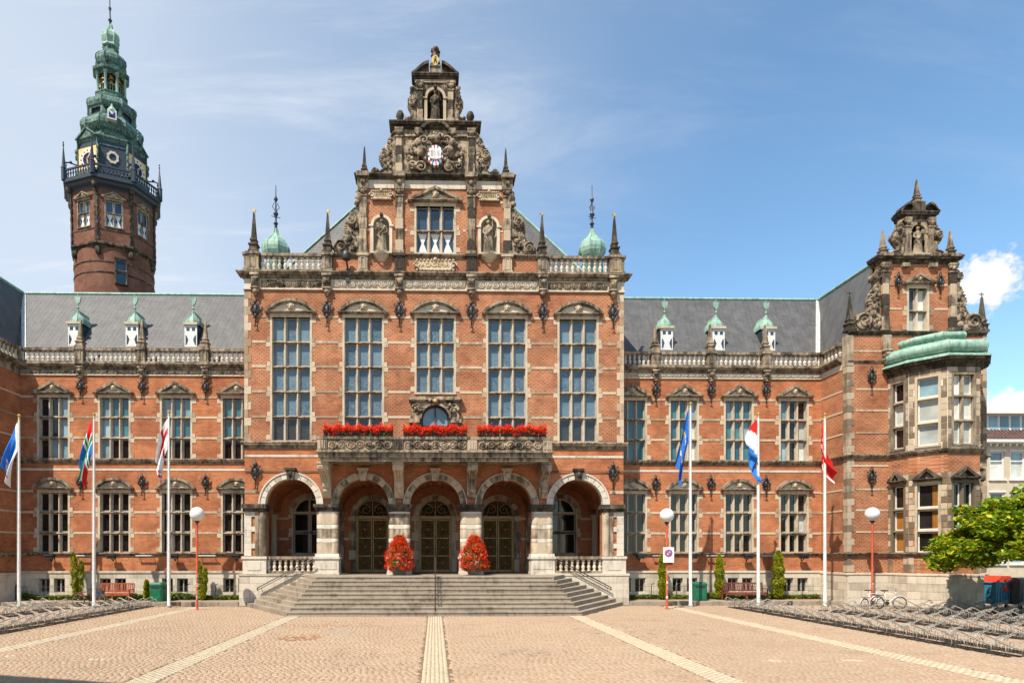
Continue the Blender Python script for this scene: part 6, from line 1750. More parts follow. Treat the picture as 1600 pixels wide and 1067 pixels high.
# ------------------------------------------------------------------ foliage
def leaves(name, mat, pts, size, seed, parent=None, up=.5, mats2=None, frac=0, elong=1.4):
    """many small leaf blades; pts (n,3)"""
    r = np.random.RandomState(seed); n = len(pts); N = r.normal(size=(n, 3)); N[:, 2] = np.abs(N[:, 2]) + up; N /= np.linalg.norm(N, axis=1)[:, None]
    A = np.cross(N, r.normal(size=(n, 3))); A /= np.linalg.norm(A, axis=1)[:, None]; C = np.cross(N, A)
    s = (size * r.uniform(.6, 1.3, n))[:, None]
    p = np.array(pts); bend = N * s * .25
    V = np.stack([p - A * s * elong * .5, p - C * s * .4 - bend * .2, p + A * s * elong * .5 - bend, p + C * s * .4 - bend * .2], 1).reshape(-1, 3)
    Fs = np.arange(4 * n, dtype='i')
    me = bpy.data.meshes.new(name); me.vertices.add(4 * n); me.vertices.foreach_set('co', V.reshape(-1)); me.loops.add(4 * n); me.loops.foreach_set('vertex_index', Fs)
    me.polygons.add(n); me.polygons.foreach_set('loop_start', np.arange(0, 4 * n, 4, dtype='i')); me.update(calc_edges=True)
    me.materials.append(MT[mat])
    if mats2: me.materials.append(MT[mats2]); me.polygons.foreach_set('material_index', (r.rand(n) < frac).astype('i'))
    return me
def blobpts(n, c, rad, r, shell=.55):
    d = r.normal(size=(n, 3)); d /= np.linalg.norm(d, axis=1)[:, None]
    q = shell + (1 - shell) * r.rand(n) ** .6
    return np.array(c) + d * q[:, None] * np.array(rad)
for s, xa, xb in ((-1, XL + .3, -HB - .6), (1, HB + .6, XWR - .4)):
    r = np.random.RandomState(5 + s); n = 5200
    xs_ = r.uniform(xa, xb, n); hh = .22 + .2 * (np.sin(xs_ * 2.1) * .5 + .5) * (np.sin(xs_ * .77 + 1) * .5 + .6)
    pts = np.stack([xs_, r.uniform(35.8, 36.25, n), .22 + hh * r.rand(n) ** .7], 1)
    o = link('ground_cover', leaves('ground_cover', 'leaf_ivy', pts, .11, 7 + s)); o['kind'] = 'stuff'
def conifer(u, v0, v1, w, label, forks=1):
    Y = 35.55; x = ux(u, Y); zt = uz(v0, Y, u); r = np.random.RandomState(int(u)); h = zt - .25
    t = thing('clipped_conifer', label, 'shrub', (x, Y, .22), group='columnar conifers along the wings')
    pts = []
    for f in range(forks):
        dx = (f - (forks - 1) / 2) * w * .55; hf = h * (1 - .18 * f)
        n = int(3600 / forks) ; zz = r.rand(n); rad = (w / 2 / (1 if forks == 1 else 1.5)) * np.clip(np.minimum(zz * 5 + .35, (1 - zz) * 3.2 + .12), 0, 1) ** .7 * (.9 + .18 * np.sin(zz * 23 + r.rand()))
        a = r.uniform(0, 6.28, n); q = r.uniform(.78, 1.03, n)
        pts.append(np.stack([dx * (zz + .3) + rad * q * np.cos(a), rad * q * np.sin(a) * .9, zz * hf + .12], 1))
    link('foliage', leaves('foliage', 'leaf_conifer', np.concatenate(pts), .075, int(u), up=1.0, elong=2.0), t)
    b = MB(); b.tube([(0, 0, -.02), (0, 0, h * .7)], [.05, .02], 6); b.build('stem', 'bark', t)
conifer(121, 866, 920, .62, 'forked yellow green conifer left of the red bench', 2)
conifer(316, 878, 928, .5, 'slim conifer behind the lamp post on the left', 2)
conifer(229, 908, 928, .28, 'knee high young conifer between the red bench and green bin')
conifer(1035, 867, 930, .46, 'thin conifer behind the no parking sign')
conifer(1124, 869, 930, .52, 'column conifer between the right green bin and brown bench')
conifer(1216, 862, 928, .66, 'fattest column conifer, right of the brown bench')
# maple at the right edge
TR = thing('maple_tree', 'low wide maple with yellow green leaves hanging over the bicycle racks', 'tree', (27.1, 27.0, 0))
r = np.random.RandomState(9); pts = []
cl = []
for i in range(300):
    a = r.uniform(0, 6.28); q = math.sqrt(r.rand()); x, y = 4.75 * q * math.cos(a), 3.6 * q * math.sin(a)
    top = 5.75 - 2.6 * q ** 2.2 + .2 * r.normal(); bot = 2.0 + .55 * (1 - q)
    z = bot + (top - bot) * (r.rand() ** .45); cl.append((x, y, z, r.uniform(.4, .75)))
for x, y, z, k in cl: pts.append(blobpts(int(280 * k), (x, y, z), (k, k, k * .42), r, .35))
link('crown', leaves('crown', 'leaf_maple', np.concatenate(pts), .18, 3, up=1.2, elong=1.2), TR)
b = MB(); b.tube([(0, 0, -.05), (.04, .02, 1.0), (-.03, 0, 2.0)], [.24, .18, .16], 10)
for i in range(9):
    a = i * .7; L_ = 2.2 + .5 * (i % 3)
    b.tube([(-.03, 0, 1.9), (.4 * math.cos(a) * L_, .3 * math.sin(a) * L_, 2.7), (.8 * math.cos(a) * L_, .6 * math.sin(a) * L_, 3.2 + .2 * (i % 2)), (1.3 * math.cos(a) * L_, 1.0 * math.sin(a) * L_, 3.4)], [.11, .08, .05, .02], 7)
b.build('trunk', 'bark', TR, True)
# low wire fences round the planting beds
for s, xa, xb, lab in ((-1, XL + .2, -HB - .4, 'low wire fence on bent iron posts before the left wing'), (1, HB + .5, XWR - .1, 'low wire fence on bent iron posts before the right wing')):
    t = thing('wire_fence', lab, 'fence', ((xa + xb) / 2, 35.72, 0), world=True)
    b = MB(); b.tube([(0, 0, .2), (0, 0, 1.0), (.05, 0, 1.08), (.16, .0, 1.13)], .022, 5); pm_ = b.mesh('post', 'iron')
    n = 9
    for i in range(n): link('post', pm_, t, (xa + (xb - xa) * i / (n - 1), 35.72, 0))
    b = MB()
    for z in (.45, .7, .95): b.tube([(xa, 35.72, z), (xb, 35.72, z)], .007, 4)
    x = xa
    while x < xb: b.tube([(x, 35.72, .25), (x, 35.72, .95)], .004, 3); x += .22
    w = b.build('wire_mesh', 'iron', t); w['kind'] = 'stuff'

# ------------------------------------------------------------------ flowers
_fl = {}
def flowers(seed, n, fn, size):
    r = np.random.RandomState(seed); pts = fn(r, n)
    return pts, r
for gi, (x0, x1) in enumerate(((-5.72, -2.15), (-1.65, 1.65), (2.15, 5.72))):
    for k in range(3):
        a = x0 + (x1 - x0) * k / 3 + .03; c = x0 + (x1 - x0) * (k + 1) / 3 - .03; m = (a + c) / 2; w = (c - a) / 2
        pos = ('left', 'middle', 'right')[k]
        where = ('left third of the balcony', 'balcony before its arched door', 'right third of the balcony')[gi]
        t = thing('flower_box', f'{pos} box of red geraniums of three on the {where}', 'flower box', (m, YB + .12, 8.76), group='geranium boxes on the balcony')
        b = MB(); b.prism_x([(-.17, 0), (.17, 0), (.2, .26), (-.2, .26)], -w, w); b.box(-w - .01, w + .01, -.22, .22, .24, .28); b.build('box', 'planter_black', t)
        r = np.random.RandomState(gi * 3 + k); n = 620
        xx = r.uniform(-w * 1.02, w * 1.02, n); hh = .27 + .09 * np.sin(xx * 9 + k + gi) + .05 * np.sin(xx * 23 + k)
        q = r.rand(n); pts = np.stack([xx, r.uniform(-.3, .2, n), .22 + (hh) * q ** .7 - .2 * (r.rand(n) < .25)], 1)
        fo = link('foliage', leaves('foliage', 'leaf_plain', pts[:300] * (1, .9, .85), .09, k), t); 
        pp = pts[300:]; cl = np.repeat(pp, 8, 0) + r.normal(size=(len(pp) * 8, 3)) * .04
        fl = link('blossoms', leaves('blossoms', 'petal_red', cl + (0, -.05, .05), .052, k + 5, up=.3, elong=1), t); fl['kind'] = 'stuff'
for s, u, lab in ((-1, 624, 'pyramid of red geraniums in a planter, left of the middle door'), (1, 741, 'pyramid of red geraniums in a planter, right of the middle door')):
    Y = 33.3; x = ux(u, Y); t = thing('flower_pyramid', lab, 'flower planter', (x, Y, FLOOR), group='geranium pyramids on the landing')
    b = MB(); b.loft([(-.32, -.32, .05), (.32, -.32, .05), (.32, .32, .05), (-.32, .32, .05)], [(-.4, -.4, .5), (.4, -.4, .5), (.4, .4, .5), (-.4, .4, .5)]); b.box(-.43, .43, -.43, .43, .46, .54); b.box(-.3, .3, -.3, .3, 0, .06); b.build('planter', 'planter_green', t)
    r = np.random.RandomState(40 + s); n = 1700; q = r.rand(n); zz = .22 + 1.85 * q
    rad = .72 * np.clip(np.minimum((zz + .05) * 2.2, 1), 0, 1) * np.sqrt(np.clip(1 - ((zz - .5) / 1.6).clip(0) ** 1.3, 0.02, 1))
    a = r.uniform(0, 6.28, n); e = r.uniform(.8, 1.05, n) * (1 + .09 * np.sin(3 * a + 4 * zz + s) + .07 * np.sin(7 * zz + 2 * a))
    pts = np.stack([rad * e * np.cos(a), rad * e * np.sin(a), zz], 1)
    link('foliage', leaves('foliage', 'leaf_plain', np.concatenate([pts[:900] * (.93, .93, 1), pts[:900] * (.75, .75, .98), pts[:600] * (.5, .5, .95)]), .1, 3), t)
    pp = pts[700:]; cl = np.repeat(pp, 7, 0) + r.normal(size=(len(pp) * 7, 3)) * .035
    fl = link('blossoms', leaves('blossoms', 'petal_red', cl * (1.05, 1.05, 1), .05, 8, up=.3, elong=1), t); fl['kind'] = 'stuff'

# ------------------------------------------------------------------ flags and poles
def flag_mesh(fn, H, L, Wd, seed, mats, curl=0, side=-1, extra=None):
    """a limp flag: hoist along the pole, fly end fallen down beside it in folds"""
    nu, nv = 26, 20; r = random.Random(seed); p1, p2 = r.uniform(0, 6), r.uniform(0, 6); P = {}
    def pt(s, t):
        d = 1 - (1 - s) ** 1.5
        x = side * (Wd * (s ** .75) * (1 - .35 * t) + curl * s ** 4)
        z = -H * t * (1 - .25 * s) - L * .74 * (s ** 1.15)
        y = .16 * s * math.sin(9 * t + 3 * s + p1) + .07 * math.sin(17 * t + p2) * s - .05 * math.sin(6 * s + p2) * (1 - t)
        return (x, y, z)
    b = MB(); vs = [pt(i / nu, j / nv) for j in range(nv + 1) for i in range(nu + 1)]
    for j in range(nv):
        for i in range(nu):
            b.add([vs[j * (nu + 1) + i], vs[j * (nu + 1) + i + 1], vs[(j + 1) * (nu + 1) + i + 1], vs[(j + 1) * (nu + 1) + i]], [(0, 1, 2, 3)], fn((i + .5) / nu, (j + .5) / nv))
    me = bpy.data.meshes.new('flag'); bm = bmesh.new()
    for v in b.v: bm.verts.new(v)
    bm.verts.ensure_lookup_table()
    for f, m in zip(b.f, b.m):
        q = bm.faces.new([bm.verts[i] for i in f]); q.material_index = m; q.smooth = True
    bmesh.ops.remove_doubles(bm, verts=bm.verts, dist=1e-4); bm.to_mesh(me); bm.free()
    for m in mats: me.materials.append(MT[m])
    if extra: extra(me, pt)
    return me
def gron(s, t):   # quarters parted by a green cross edged white
    a, c = abs(s - .42), abs(t - .5)
    if a < .05 or c < .08: return 3
    if a < .12 or c < .17: return 2
    return (0 if t < .5 else 1) if s < .42 else (1 if t < .5 else 0)
def uni(s, t):
    if s > .72 and .25 < t < .9: return 1 if not (.8 < s < .86) else 2
    if t > .82 or (s < .1): return 1
    return 0
def white_red(s, t): return 1 if (abs(s - .33) < .07 or abs(t - .42) < .1 and s < .75 or (s > .78 and t > .55 and (s * 9 + t * 5) % 1 < .45)) else 0
def dutch(s, t):
    q = .55 * t + .55 * s
    return 0 if q < .2 else (1 if q < .46 else 2)
def redw(s, t): return 1 if ((.25 < t < .62 and .16 < s < .5 and (s * 13 + t * 4) % 1 < .5) or (t > .9 and s > .55)) else 0
def eu(s, t): return 1 if any((s * 1.5 - .75 - .34 * math.cos(k * math.pi / 6)) ** 2 + (t - .5 - .34 * math.sin(k * math.pi / 6)) ** 2 < .0026 for k in range(12)) else 0
FL = [
 (30, 647, 'white flagpole at the left edge of the square', 'limp blue and white flag with a red fleck', uni, ['flag_lightblue', 'flag_white', 'flag_red'], 1.5, 3.0, .75, 0),
 (147, 645, 'white flagpole beside the parked red bicycle', 'limp red, white, blue and green cross flag', gron, ['flag_red', 'flag_blue', 'flag_white', 'flag_green'], 1.7, 3.1, .72, 0),
 (264, 641, 'white flagpole standing nearest the left lamp post', 'limp white flag with red bars', white_red, ['flag_white', 'flag_red'], 1.6, 3.0, .62, 0),
 (1079, 628, 'white flagpole beside the right green bin', 'limp dark blue flag with yellow stars', eu, ['flag_blue', 'flag_yellow'], 1.7, 3.7, .68, 0),
 (1185, 644, 'white flagpole before the brown bench', 'limp red, white and blue striped flag', dutch, ['flag_red', 'flag_white', 'flag_lightblue'], 2.2, 2.2, .95, -.8),
 (1289, 645, 'white flagpole nearest the right pavilion corner', 'limp red flag with white strokes', redw, ['flag_red', 'flag_white'], 1.5, 2.9, .22, -.75)]
for i, (u, v, pl_, fl_, fn, mats, H, L_, Wd, curl) in enumerate(FL):
    Y = 33.2 if i < 4 else 32.8; x = ux(u, Y); zt = uz(v, Y, u)
    t = thing('flagpole', pl_, 'flagpole', (x, Y, 0), group='white flagpoles on the square')
    b = MB(); b.lathe([(.105, -.02), (.105, .08), (.085, .12), (.085, 1.2), (.07, 4), (.045, zt - .25)], 12); b.build('pole', 'white_paint', t, True)
    b = MB(); b.lathe([(.09, -.02), (.13, .0), (.13, .1), (.09, .14)], 12); b.build('base_collar', 'sash_grey', t, True)
    b = MB(); b.lathe([(.05, zt - .27), (.06, zt - .22), (.04, zt - .18), (.085, zt - .1), (.085, zt - .05), (.03, zt)], 10); b.build('finial', 'gold', t, True)
    b = MB(); b.tube([(-.1, -.02, 1.2), (-.09, -.02, zt - .3)], .006, 4); b.build('halyard', 'white_paint', t)
    o = link('flag', flag_mesh(fn, H, L_, Wd, i * 7 + 3, mats, curl), None, (x - .07, Y, zt - .4)); tag(o, fl_ + ' hanging from its pole', 'flag', 'flags hanging from the poles')

# ------------------------------------------------------------------ lamps and sign
for u, v0, vg, Y, lab in ((308, 951, 803, 31.8, 'red street lamp with white globe, left of the stairs'), (1042, 952, 805, 31.8, 'red street lamp with white globe carrying the no parking sign'), (1363, 940, 803, 32.6, 'red street lamp with white globe behind the white bicycles')):
    x = ux(u, Y); zg = uz(vg, Y, u); t = thing('street_lamp', lab, 'street lamp', (x, Y, 0), group='globe lamps on the square')
    b = MB(); b.lathe([(.09, -.02), (.09, .05), (.06, .08), (.06, 1.1), (.05, 1.15), (.05, zg - .36)], 10); b.build('pole', 'red_pole', t, True)
    b = MB(); b.lathe([(.07, zg - .44), (.1, zg - .4), (.13, zg - .3), (.1, zg - .28)], 12); b.build('collar', 'iron', t, True)
    b = MB(); b.ball((0, 0, zg), .345, .345, .35, 28, 18); b.build('globe', 'lamp_globe', t, 'all')
    b = MB(); r = random.Random(u)
    for k in range(9):
        z = .5 + r.random() * 1.5; b.lathe([(.064, z), (.064, z + r.uniform(.05, .16))], 10, a0=r.uniform(0, 2) + 3.6, a1=r.uniform(2, 3) + 3.8 + 1.5, mi=r.randrange(3))
    b.build('stickers', ['white_paint', 'gold', 'sash_grey'], t)
x, Y = ux(1043, 31.8), 31.66; zc = uz(867, Y, 1043)
t = thing('parking_sign', 'white plate with blue red ringed no parking disc on the red lamp post', 'sign', (x, Y, zc))
b = MB(); b.box(-.27, .27, -.012, .012, -.36, .40); b.build('plate', 'ink_white', t)
b = MB(); b.lathe([(.01, .004), (.2, .004), (.2, 0)], 32); b.lathe([(.01, .007), (.15, .007), (.15, .003)], 32, mi=1); b.v = [(q[0], -.012 - q[2], .1 + q[1]) for q in b.v]
b.build('disc', ['ink_red', 'ink_blue'], t)
b = MB(); b.prism_y([(-.12, .195), (-.095, .22), (.12, .005), (.095, -.02)], -.0215, -.019, 0)
b.build('slash', 'ink_red', t)
b = MB(); b.prism_y([(-.09, .06), (-.03, .02), (-.01, .08), (-.05, .1)], -.0215, -.019); b.prism_y([(.02, .15), (.08, .12), (.07, .18), (.03, .2)], -.0215, -.019); b.build('arrows', 'ink_white', t)

# ------------------------------------------------------------------ benches, bins, containers
def bench(u0, u1, mat, lab):
    Y = 35.05; xa, xb = ux(u0, Y), ux(u1, Y); w = xb - xa; t = thing('park_bench', lab, 'bench', ((xa + xb) / 2, Y, .212), group='timber benches along the wings'); h = w / 2
    for s in (-1, 1):
        b = MB(); b.box(s * h - .04 if s > 0 else -h, s * h if s > 0 else -h + .04, -.30, -.22, 0, .62); b.build('leg', mat, t)
        b = MB(); x0 = s * h - .04 if s > 0 else -h; b.loft([(x0, .18, 0), (x0 + .04, .18, 0), (x0 + .04, .26, 0), (x0, .26, 0)], [(x0, .3, .95), (x0 + .04, .3, .95), (x0 + .04, .36, .95), (x0, .36, .95)]); b.build('leg', mat, t)
        b = MB(); b.box(x0 - .015, x0 + .055, -.34, .26, .62, .66); b.build('armrest', mat, t)
        b = MB(); b.box(x0, x0 + .04, -.26, .2, .36, .42); b.build('side_rail', mat, t)
    b = MB(); b.box(-.04, .04, -.28, -.22, 0, .40); b.build('leg', mat, t)
    for k in range(5):
        b = MB(); b.box(-h + .04, h - .04, -.29 + k * .1, -.29 + k * .1 + .08, .41, .445); b.build('slat', mat, t)
    b = MB(); b.box(-h + .04, h - .04, -.30, -.26, .32, .41); b.build('front_rail', mat, t)
    for z, dy in ((.50, .245), (.90, .3)):
        b = MB(); b.box(-h + .04, h - .04, dy, dy + .05, z, z + .07); b.build('back_rail', mat, t)
    n = int(w / .115)
    for k in range(n):
        x = -h + .1 + (w - .2) * k / (n - 1); b = MB(); b.loft([(x - .025, .255, .56), (x + .025, .255, .56), (x + .025, .28, .56), (x - .025, .28, .56)], [(x - .025, .305, .91), (x + .025, .305, .91), (x + .025, .33, .91), (x - .025, .33, .91)]); b.build('slat', mat, t)
bench(152, 206, 'bench_red', 'red brown slatted bench behind the red bicycle'); bench(1131, 1196, 'bench_brown', 'dark brown slatted bench between conifers before the right wing')
def bin_(u0, u1, lab):
    Y = 35.0; xa, xb = ux(u0, Y), ux(u1, Y); w = (xb - xa) / 2; t = thing('litter_bin', lab, 'bin', ((xa + xb) / 2, Y, .212), rz=R(-8), group='green litter bins')
    c = .07
    pl = lambda a: [(-a + c, -a), (a - c, -a), (a, -a + c), (a, a - c), (a - c, a), (-a + c, a), (-a, a - c), (-a, -a + c)]
    b = MB(); b.prism_z(pl(w), .04, .86); b.prism_z(pl(w * .9), 0, .04); b.build('body', 'green_bin', t)
    b = MB(); b.prism_z(pl(w * 1.04), .86, .93); b.loft([(x, y, .93) for x, y in pl(w * 1.04)], [(x * .8, y * .8, 1.02) for x, y in pl(w * 1.04)]); b.build('lid', 'green_bin', t)
    b = MB(); b.box(w - .02, w + .006, -w * .6, w * .6, .66, .8); b.box(-w * .7, w * .7, -w - .005, -w + .02, .70, .82); b.build('slot', 'iron', t)
    b = MB(); b.box(-w * .75, w * .75, -w - .012, -w + .01, .1, .62); b.build('door', 'green_bin', t)
bin_(238, 259, 'green litter bin on the pavement left of the stairs'); bin_(1082, 1102, 'green litter bin right of the flagpole with the starred flag')
def container(x, y, w, d, h, mat, lidmat, lab, rz, kind):
    t = thing('waste_container', lab, 'waste container', (x, y, 0), rz=rz, group='wheeled waste containers by the pavilion'); hw, hd = w / 2, d / 2
    b = MB(); b.loft([(-hw * .86, -hd * .86, .22), (hw * .86, -hd * .86, .22), (hw * .86, hd * .86, .22), (-hw * .86, hd * .86, .22)], [(-hw, -hd, h), (hw, -hd, h), (hw, hd, h), (-hw, hd, h)])
    for i in range(5): q = -hw * .7 + i * hw * .35; b.box(q - .02, q + .02, -hd * .97 - .01, -hd * .9, .35, h - .12)
    b.build('body', mat, t)
    b = MB(); b.box(-hw - .04, hw + .04, -hd - .05, hd + .04, h - .06, h); b.build('rim', mat, t)
    b = MB(); n = 8
    if kind: b.loft([(-hw, -hd, h), (hw, -hd, h), (hw, hd, h), (-hw, hd, h)], [(-hw * .3, -hd, h + .3), (hw * .9, -hd, h + .3), (hw * .9, hd, h + .3), (-hw * .3, hd, h + .3)])
    else: b.prism_x([(hd * math.cos(math.pi * i / n), h + .16 * math.sin(math.pi * i / n)) for i in range(n + 1)], -hw, hw)
    b.build('lid', lidmat, t)
    for sx in (-1, 1):
        for sy in (-1, 1):
            b = MB(); b.lathe([(.1, -.025), (.1, .025)], 12); b.v = [(sx * hw * .7 + q[2], sy * hd * .7 + q[0], .1 + q[1]) for q in b.v]; b.box(sx * hw * .7 - .04, sx * hw * .7 + .04, sy * hd * .7 - .03, sy * hd * .7 + .03, .12, .24); b.build('wheel', 'rubber', t)
    b = MB()
    if kind: b.box(-.05, .3, -hd - .004, -hd + .02, h - .5, h - .2); b.build('sticker', 'ink_red', t)
    else:
        b.tube([(-hw - .03, -.1, h - .3), (-hw - .08, -.1, h - .2), (-hw - .08, .1, h - .2), (-hw - .03, .1, h - .3)], .02, 5); b.build('handle', 'iron', t)
xq = ux(1554, 32.2); container(xq, 32.2, 1.0, .9, 1.35, 'bin_blue', 'bin_red', 'blue wheeled waste container with red lid under the maple', R(12), 1)
container(xq + 1.05, 31.9, 1.15, .95, 1.42, 'bin_grey', 'bin_grey', 'grey wheeled waste container right of the blue one', R(8), 0)

# ------------------------------------------------------------------ bicycle racks
def rack_meshes():
    lo, hi = [], []
    out = []
    for (za, zb) in ((.16, .40), (.26, .55)):
        for s in (-1, 1):
            b = MB()
            for d in (-.045, .045):
                b.tube([(s * .05, d, .04), (s * .07, d, za), (s * .72, d, zb), (s * .80, d, zb - .08), (s * .74, d, zb - .16)], .0115, 5)
            b.tube([(s * .80, -.045, zb - .1), (s * .83, 0, zb - .1), (s * .80, .045, zb - .1)], .013, 5)
            b.tube([(s * .52, -.06, .03), (s * .52, -.06, .22), (s * .52, 0, .27), (s * .52, .06, .22), (s * .52, .06, .03)], .010, 5)
            out.append(b.mesh('wheel_holder', 'galvanised', 'all'))
    b = MB(); ln = 2.7
    for x in (-.55, -.25, .25, .55): b.box(x - .025, x + .025, -ln / 2, ln / 2, .012, .045)
    for y in (-1.2, 0, 1.2): b.box(-.6, .6, y - .02, y + .02, .008, .03)
    return out, b.mesh('base_rail', 'iron')
RM, RB = rack_meshes()
proto = thing('bike_rack', '', 'bike rack', (0, 0, 0)); link('base_rail', RB, proto)
for k in range(6):
    y = -1.125 + .45 * k
    for s in (0, 1): link('wheel_holder', RM[(k + s) % 2 * 2 + s], proto, (0, y, 0))
ROWS = [(-15.35, 20.4, 5, 'left row nearer stairs'), (-19.0, 24.6, 3, 'leftmost row'),
        (15.75, 16.6, 6, 'first row right of the stairs'), (19.3, 20.0, 4, 'second row right of the stairs'), (22.9, 22.6, 3, 'third row right of the stairs'), (26.4, 26.0, 2, 'rightmost row')]
ORD = ['nearest', 'second', 'third', 'fourth', 'fifth', 'sixth']; first = True
for x, y0, n, nm in ROWS:
    for k in range(n):
        lab = f'galvanised bicycle rack, {ORD[k]} section from camera in the {nm}' if k < n - 1 else f'galvanised bicycle rack, section nearest the building in the {nm}'
        if first: o = proto; o.location = (x, y0 + 1.35, 0); first = False
        else: o = copy_tree(proto, (x, y0 + 1.35 + k * 2.72, 0))
        o['label'] = lab; o['group'] = 'rows of bicycle racks on the square'; o.rotation_euler = (0, 0, R(rnd.uniform(-.6, .6)))

# ------------------------------------------------------------------ bicycles
def bicycle(loc, rz, mat, lab, bag=None, wr=.34, basket=False, lean=0):
    t = thing('bicycle', lab, 'bicycle', loc, rot=(lean, 0, rz), group='bicycles left on the square'); wb = 1.05 * wr / .34 if wr > .3 else .95
    for x in (-wb / 2, wb / 2):
        b = MB(); b.tube([(x + wr * .86 * math.cos(a), 0, wr + wr * .86 * math.sin(a)) for a in [2 * math.pi * i / 24 for i in range(24)]], .012, 5, closed=True)
        for i in range(12):
            a = math.pi * i / 6; b.tube([(x, 0, wr), (x + wr * .86 * math.cos(a), 0, wr + wr * .86 * math.sin(a))], .003, 3)
        b.lathe([(.03, -.04), (.03, .04)], 8, x, 0, wr); w = b.build('wheel', 'galvanised', t, 'all')
        b = MB(); b.tube([(x + wr * .95 * math.cos(a), 0, wr + wr * .95 * math.sin(a)) for a in [2 * math.pi * i / 28 for i in range(28)]], .02, 6, closed=True); b.build('tyre', 'rubber', w, 'all')
        b = MB(); b.tube([(x + wr * 1.08 * math.cos(a), 0, wr + wr * 1.08 * math.sin(a)) for a in [R(20) + R(150) * i / 12 for i in range(13)]], .016, 5); b.build('mudguard', mat, t, 'all')
    b = MB(); bb = (-.08, 0, .30); st = (-.2, 0, .78); hd = (wb / 2 - .2, 0, .86); hl = (wb / 2 - .14, 0, .62); ra, fa = (-wb / 2, 0, wr), (wb / 2, 0, wr)
    for p, q, r_ in ((bb, st, .018), (bb, hl, .02), (st, (hl[0] - .02, 0, .74), .016), (hd, hl, .02), (bb, ra, .012), ((-.17, 0, .66), ra, .01), (hl, fa, .014)): b.tube([p, q], r_, 7)
    b.build('frame', mat, t, 'all')
    b = MB(); b.tube([(hd[0] - .22, -.28, 1.02), (hd[0] - .06, -.26, 1.06), (hd[0], 0, 1.02), (hd[0] - .06, .26, 1.06), (hd[0] - .22, .28, 1.02)], .013, 6); b.tube([hd, (hd[0], 0, 1.02)], .014, 6); b.build('handlebar', 'galvanised', t, 'all')
    b = MB(); b.prism_z([(-.34, -.1), (-.34, .1), (-.2, .06), (-.04, .02), (-.04, -.02), (-.2, -.06)], .9, .95); b.tube([st, (-.22, 0, .9)], .014, 6); b.build('saddle', 'rubber', t)
    b = MB(); b.lathe([(.1, -.01), (.1, .01)], 14); b.v = [(bb[0] + q[0], -.05 + q[2], bb[2] + q[1]) for q in b.v]; b.tube([(bb[0] - .1, -.07, bb[2] - .12), (bb[0] + .1, .07, bb[2] + .12)], .012, 5); b.box(bb[0] - .16, bb[0] - .06, -.16, -.06, bb[2] - .14, bb[2] - .11); b.box(bb[0] + .05, bb[0] + .15, .06, .16, bb[2] + .11, bb[2] + .14); b.build('crank', 'iron', t)
    b = MB(); b.box(-wb / 2 - .12, -wb / 2 + .28, -.07, .07, wr * 2 + .05, wr * 2 + .07); b.tube([(-wb / 2, .05, wr), (-wb / 2, .05, wr * 2 + .05)], .008, 4); b.build('carrier', 'iron', t)
    if bag:
        b = MB(); b.loft([(-wb / 2 - .14, -.2, .5), (-wb / 2 + .22, -.2, .5), (-wb / 2 + .22, -.05, .5), (-wb / 2 - .14, -.05, .5)], [(-wb / 2 - .18, -.22, .86), (-wb / 2 + .26, -.22, .86), (-wb / 2 + .26, .1, .86), (-wb / 2 - .18, .1, .86)]); b.build('pannier', bag, t)
    return t
bicycle((ux(138, 33.9), 33.9, 0), R(176), 'bike_red', 'dark red bicycle with grey pannier standing by the left racks', 'bag_blue', .36, lean=R(4))
bicycle((ux(1364, 32.1), 32.1, 0), R(12), 'bike_white', 'white folding bicycle leaning on the red lamp post', None, .25, lean=R(-5))
bicycle((ux(1388, 31.7), 31.7, 0), R(-14), 'bike_white', 'white bicycle standing right of the folding one among the racks', None, .32, lean=R(5))

# ------------------------------------------------------------------ cream house beyond the pavilion
HY = 52.0; xa = ux(1520, HY); xb = xa + 16
Hh = thing('cream_house', 'cream rendered house with white dormer and brown tiled roof beyond the right pavilion', 'house', (xa, HY, 0), world=True)
zc = lambda v: uz(v, HY, 1570)
wins = []
for c in (1558, 1590, 1622, 1654, 1686): wins.append(ux(c, HY))
rowz = ((zc(748), zc(705)), (zc(812), zc(769)), (zc(880), zc(836)))
hl = [(x - .62, x + .62, a, c) for x in wins for a, c in rowz]
b = MB(); wall(b, xa, xb, 0, zc(692), HY, hl, .25); b.box(xa, xa + .02, HY, HY + 9, 0, zc(692)); b.build('wall', 'cream_paint', Hh)
for x in wins:
    for k, (a, c) in enumerate(rowz):
        g = MB()
        for q in ((x - .62, x - .5, a, c), (x + .5, x + .62, a, c), (x - .5, x + .5, a, a + .1), (x - .5, x + .5, c - .12, c), (x - .5, x + .5, (a * .35 + c * .65) - .05, (a * .35 + c * .65) + .05)): g.box(q[0], q[1], HY + .08, HY + .2, q[2], q[3])
        w = g.build('window', 'white_paint', Hh); link('pane', pane_mesh('glass_curtain' if k == 0 else 'glass_sky'), w, (x, HY + .2, (a * .65 + c * .35)), 0, (1.1, .02, (c - a) * .62)); link('pane', pane_mesh('glass_sky'), w, (x, HY + .2, a * .175 + c * .825), 0, (1.1, .02, (c - a) * .33))
        g = MB(); g.box(x - .75, x + .75, HY - .12, HY + .1, a - .14, a); g.build('sill', 'white_paint', w)
        g = MB(); g.box(x - .72, x + .72, HY - .06, HY + .1, c, c + .12); g.build('lintel', 'white_paint', w)
ze = zc(690); zr = zc(648)
b = MB(); b.loft([(xa - .2, HY - .55, ze), (xb, HY - .55, ze), (xb, HY + 1.6, ze + 1.9), (xa - .2, HY + 1.6, ze + 1.9)], [(xa - .2, HY - .5, ze + .14), (xb, HY - .5, ze + .14), (xb, HY + 1.5, ze + 2.0), (xa - .2, HY + 1.5, ze + 2.0)])
rf = b.build('roof', 'roof_tile', Hh)
b = MB()
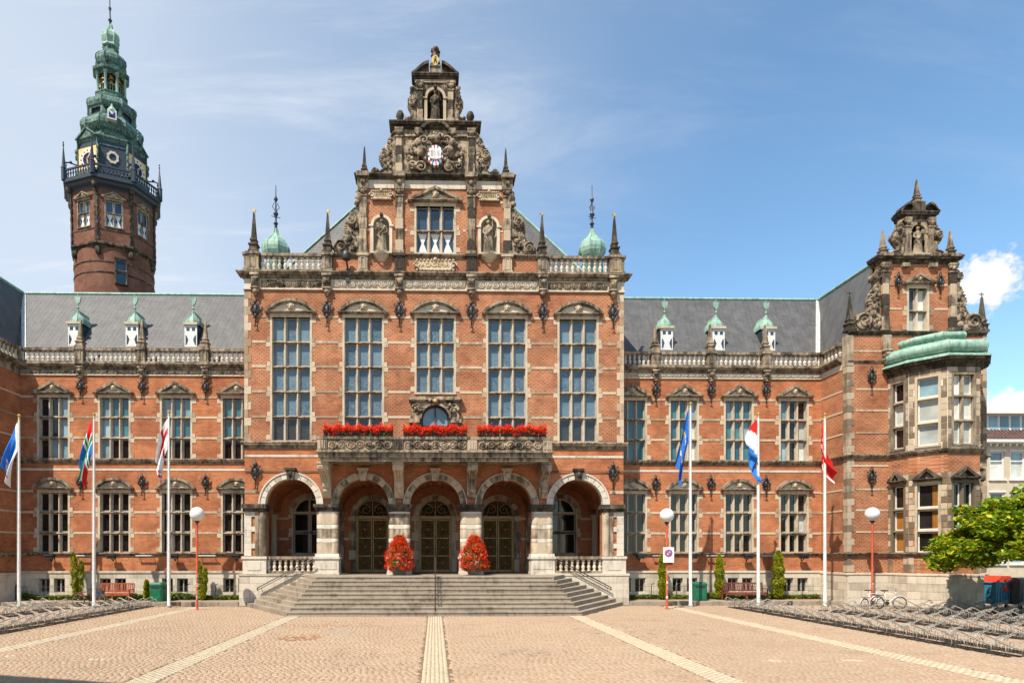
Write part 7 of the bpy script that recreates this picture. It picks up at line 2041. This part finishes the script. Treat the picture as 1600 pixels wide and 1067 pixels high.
for i in range(44):
    x = xa - .15 + i * .3; b.tube([(x, HY - .5, ze + .16), (x, HY + 1.4, ze + 1.95)], .06, 5)
o = b.build('tile_ribs', 'roof_tile', rf); o['kind'] = 'stuff'
b = MB(); b.box(xa - .25, xb, HY - .62, HY - .42, ze - .12, ze + .1); b.box(xa - .2, xb, HY - .42, HY, ze - .2, ze - .06)
for i in range(26): b.box(xa + i * .55, xa + i * .55 + .14, HY - .4, HY, ze - .42, ze - .2)
b.build('gutter', 'white_paint', Hh)
dx0 = ux(1546, HY); zd0, zd1 = zc(682), zc(646)
b = MB(); b.box(dx0, dx0 + 9, HY + .5, HY + 4, zd0 - .6, zd1); dm = b.build('dormer', 'white_paint', Hh)
b = MB(); b.box(dx0 - .5, dx0 + 9.3, HY - .1, HY + 4.2, zd1, zd1 + .24); b.build('dormer_roof', 'white_paint', dm)
for i in range(6):
    x = dx0 + .75 + i * .95; link('pane', pane_mesh('glass_sky'), dm, (x, HY + .485, (zd0 + zd1) / 2 + .05), 0, (.72, .03, zd1 - zd0 - .3))

# ------------------------------------------------------------------ house behind the camera whose roof shades the corner of the square
dirv = Vector((3.2, -1.0)).normalized(); nrm = Vector((-dirv.y, dirv.x)); ang = math.atan2(dirv.y, dirv.x)
p = Vector((-12.5, 6.0)); HH = thing('town_house', 'plain brick town house across the square, behind the viewpoint', 'house', (p.x, p.y, 0), rz=ang)
b = MB(); wall(b, -26, .8, 0, 13.4, 0, [(-24 + i * 3.2 - .6, -24 + i * 3.2 + .6, z, z + 2.0) for i in range(8) for z in (1.2, 5, 8.8)], .2)
b.box(-26, .8, -9, -.25, 0, 13.4); b.v = [(x, -y if 0 < y < .21 else y, z) for x, y, z in b.v]; b.build('wall', 'brick_wall', HH)
b = MB(); b.loft([(-26.3, .3, 13.4), (1.1, .3, 13.4), (1.1, -9.3, 13.4), (-26.3, -9.3, 13.4)], [(-26.3, .1, 13.7), (1.1, .1, 13.7), (1.1, -9.1, 13.7), (-26.3, -9.1, 13.7)]); b.build('roof', 'roof_tile', HH)
for i in range(8):
    for z in (1.2, 5, 8.8): link('pane', pane_mesh('glass_dark'), HH, (-24 + i * 3.2, -.2, z + 1), 0, (1.2, .02, 2))
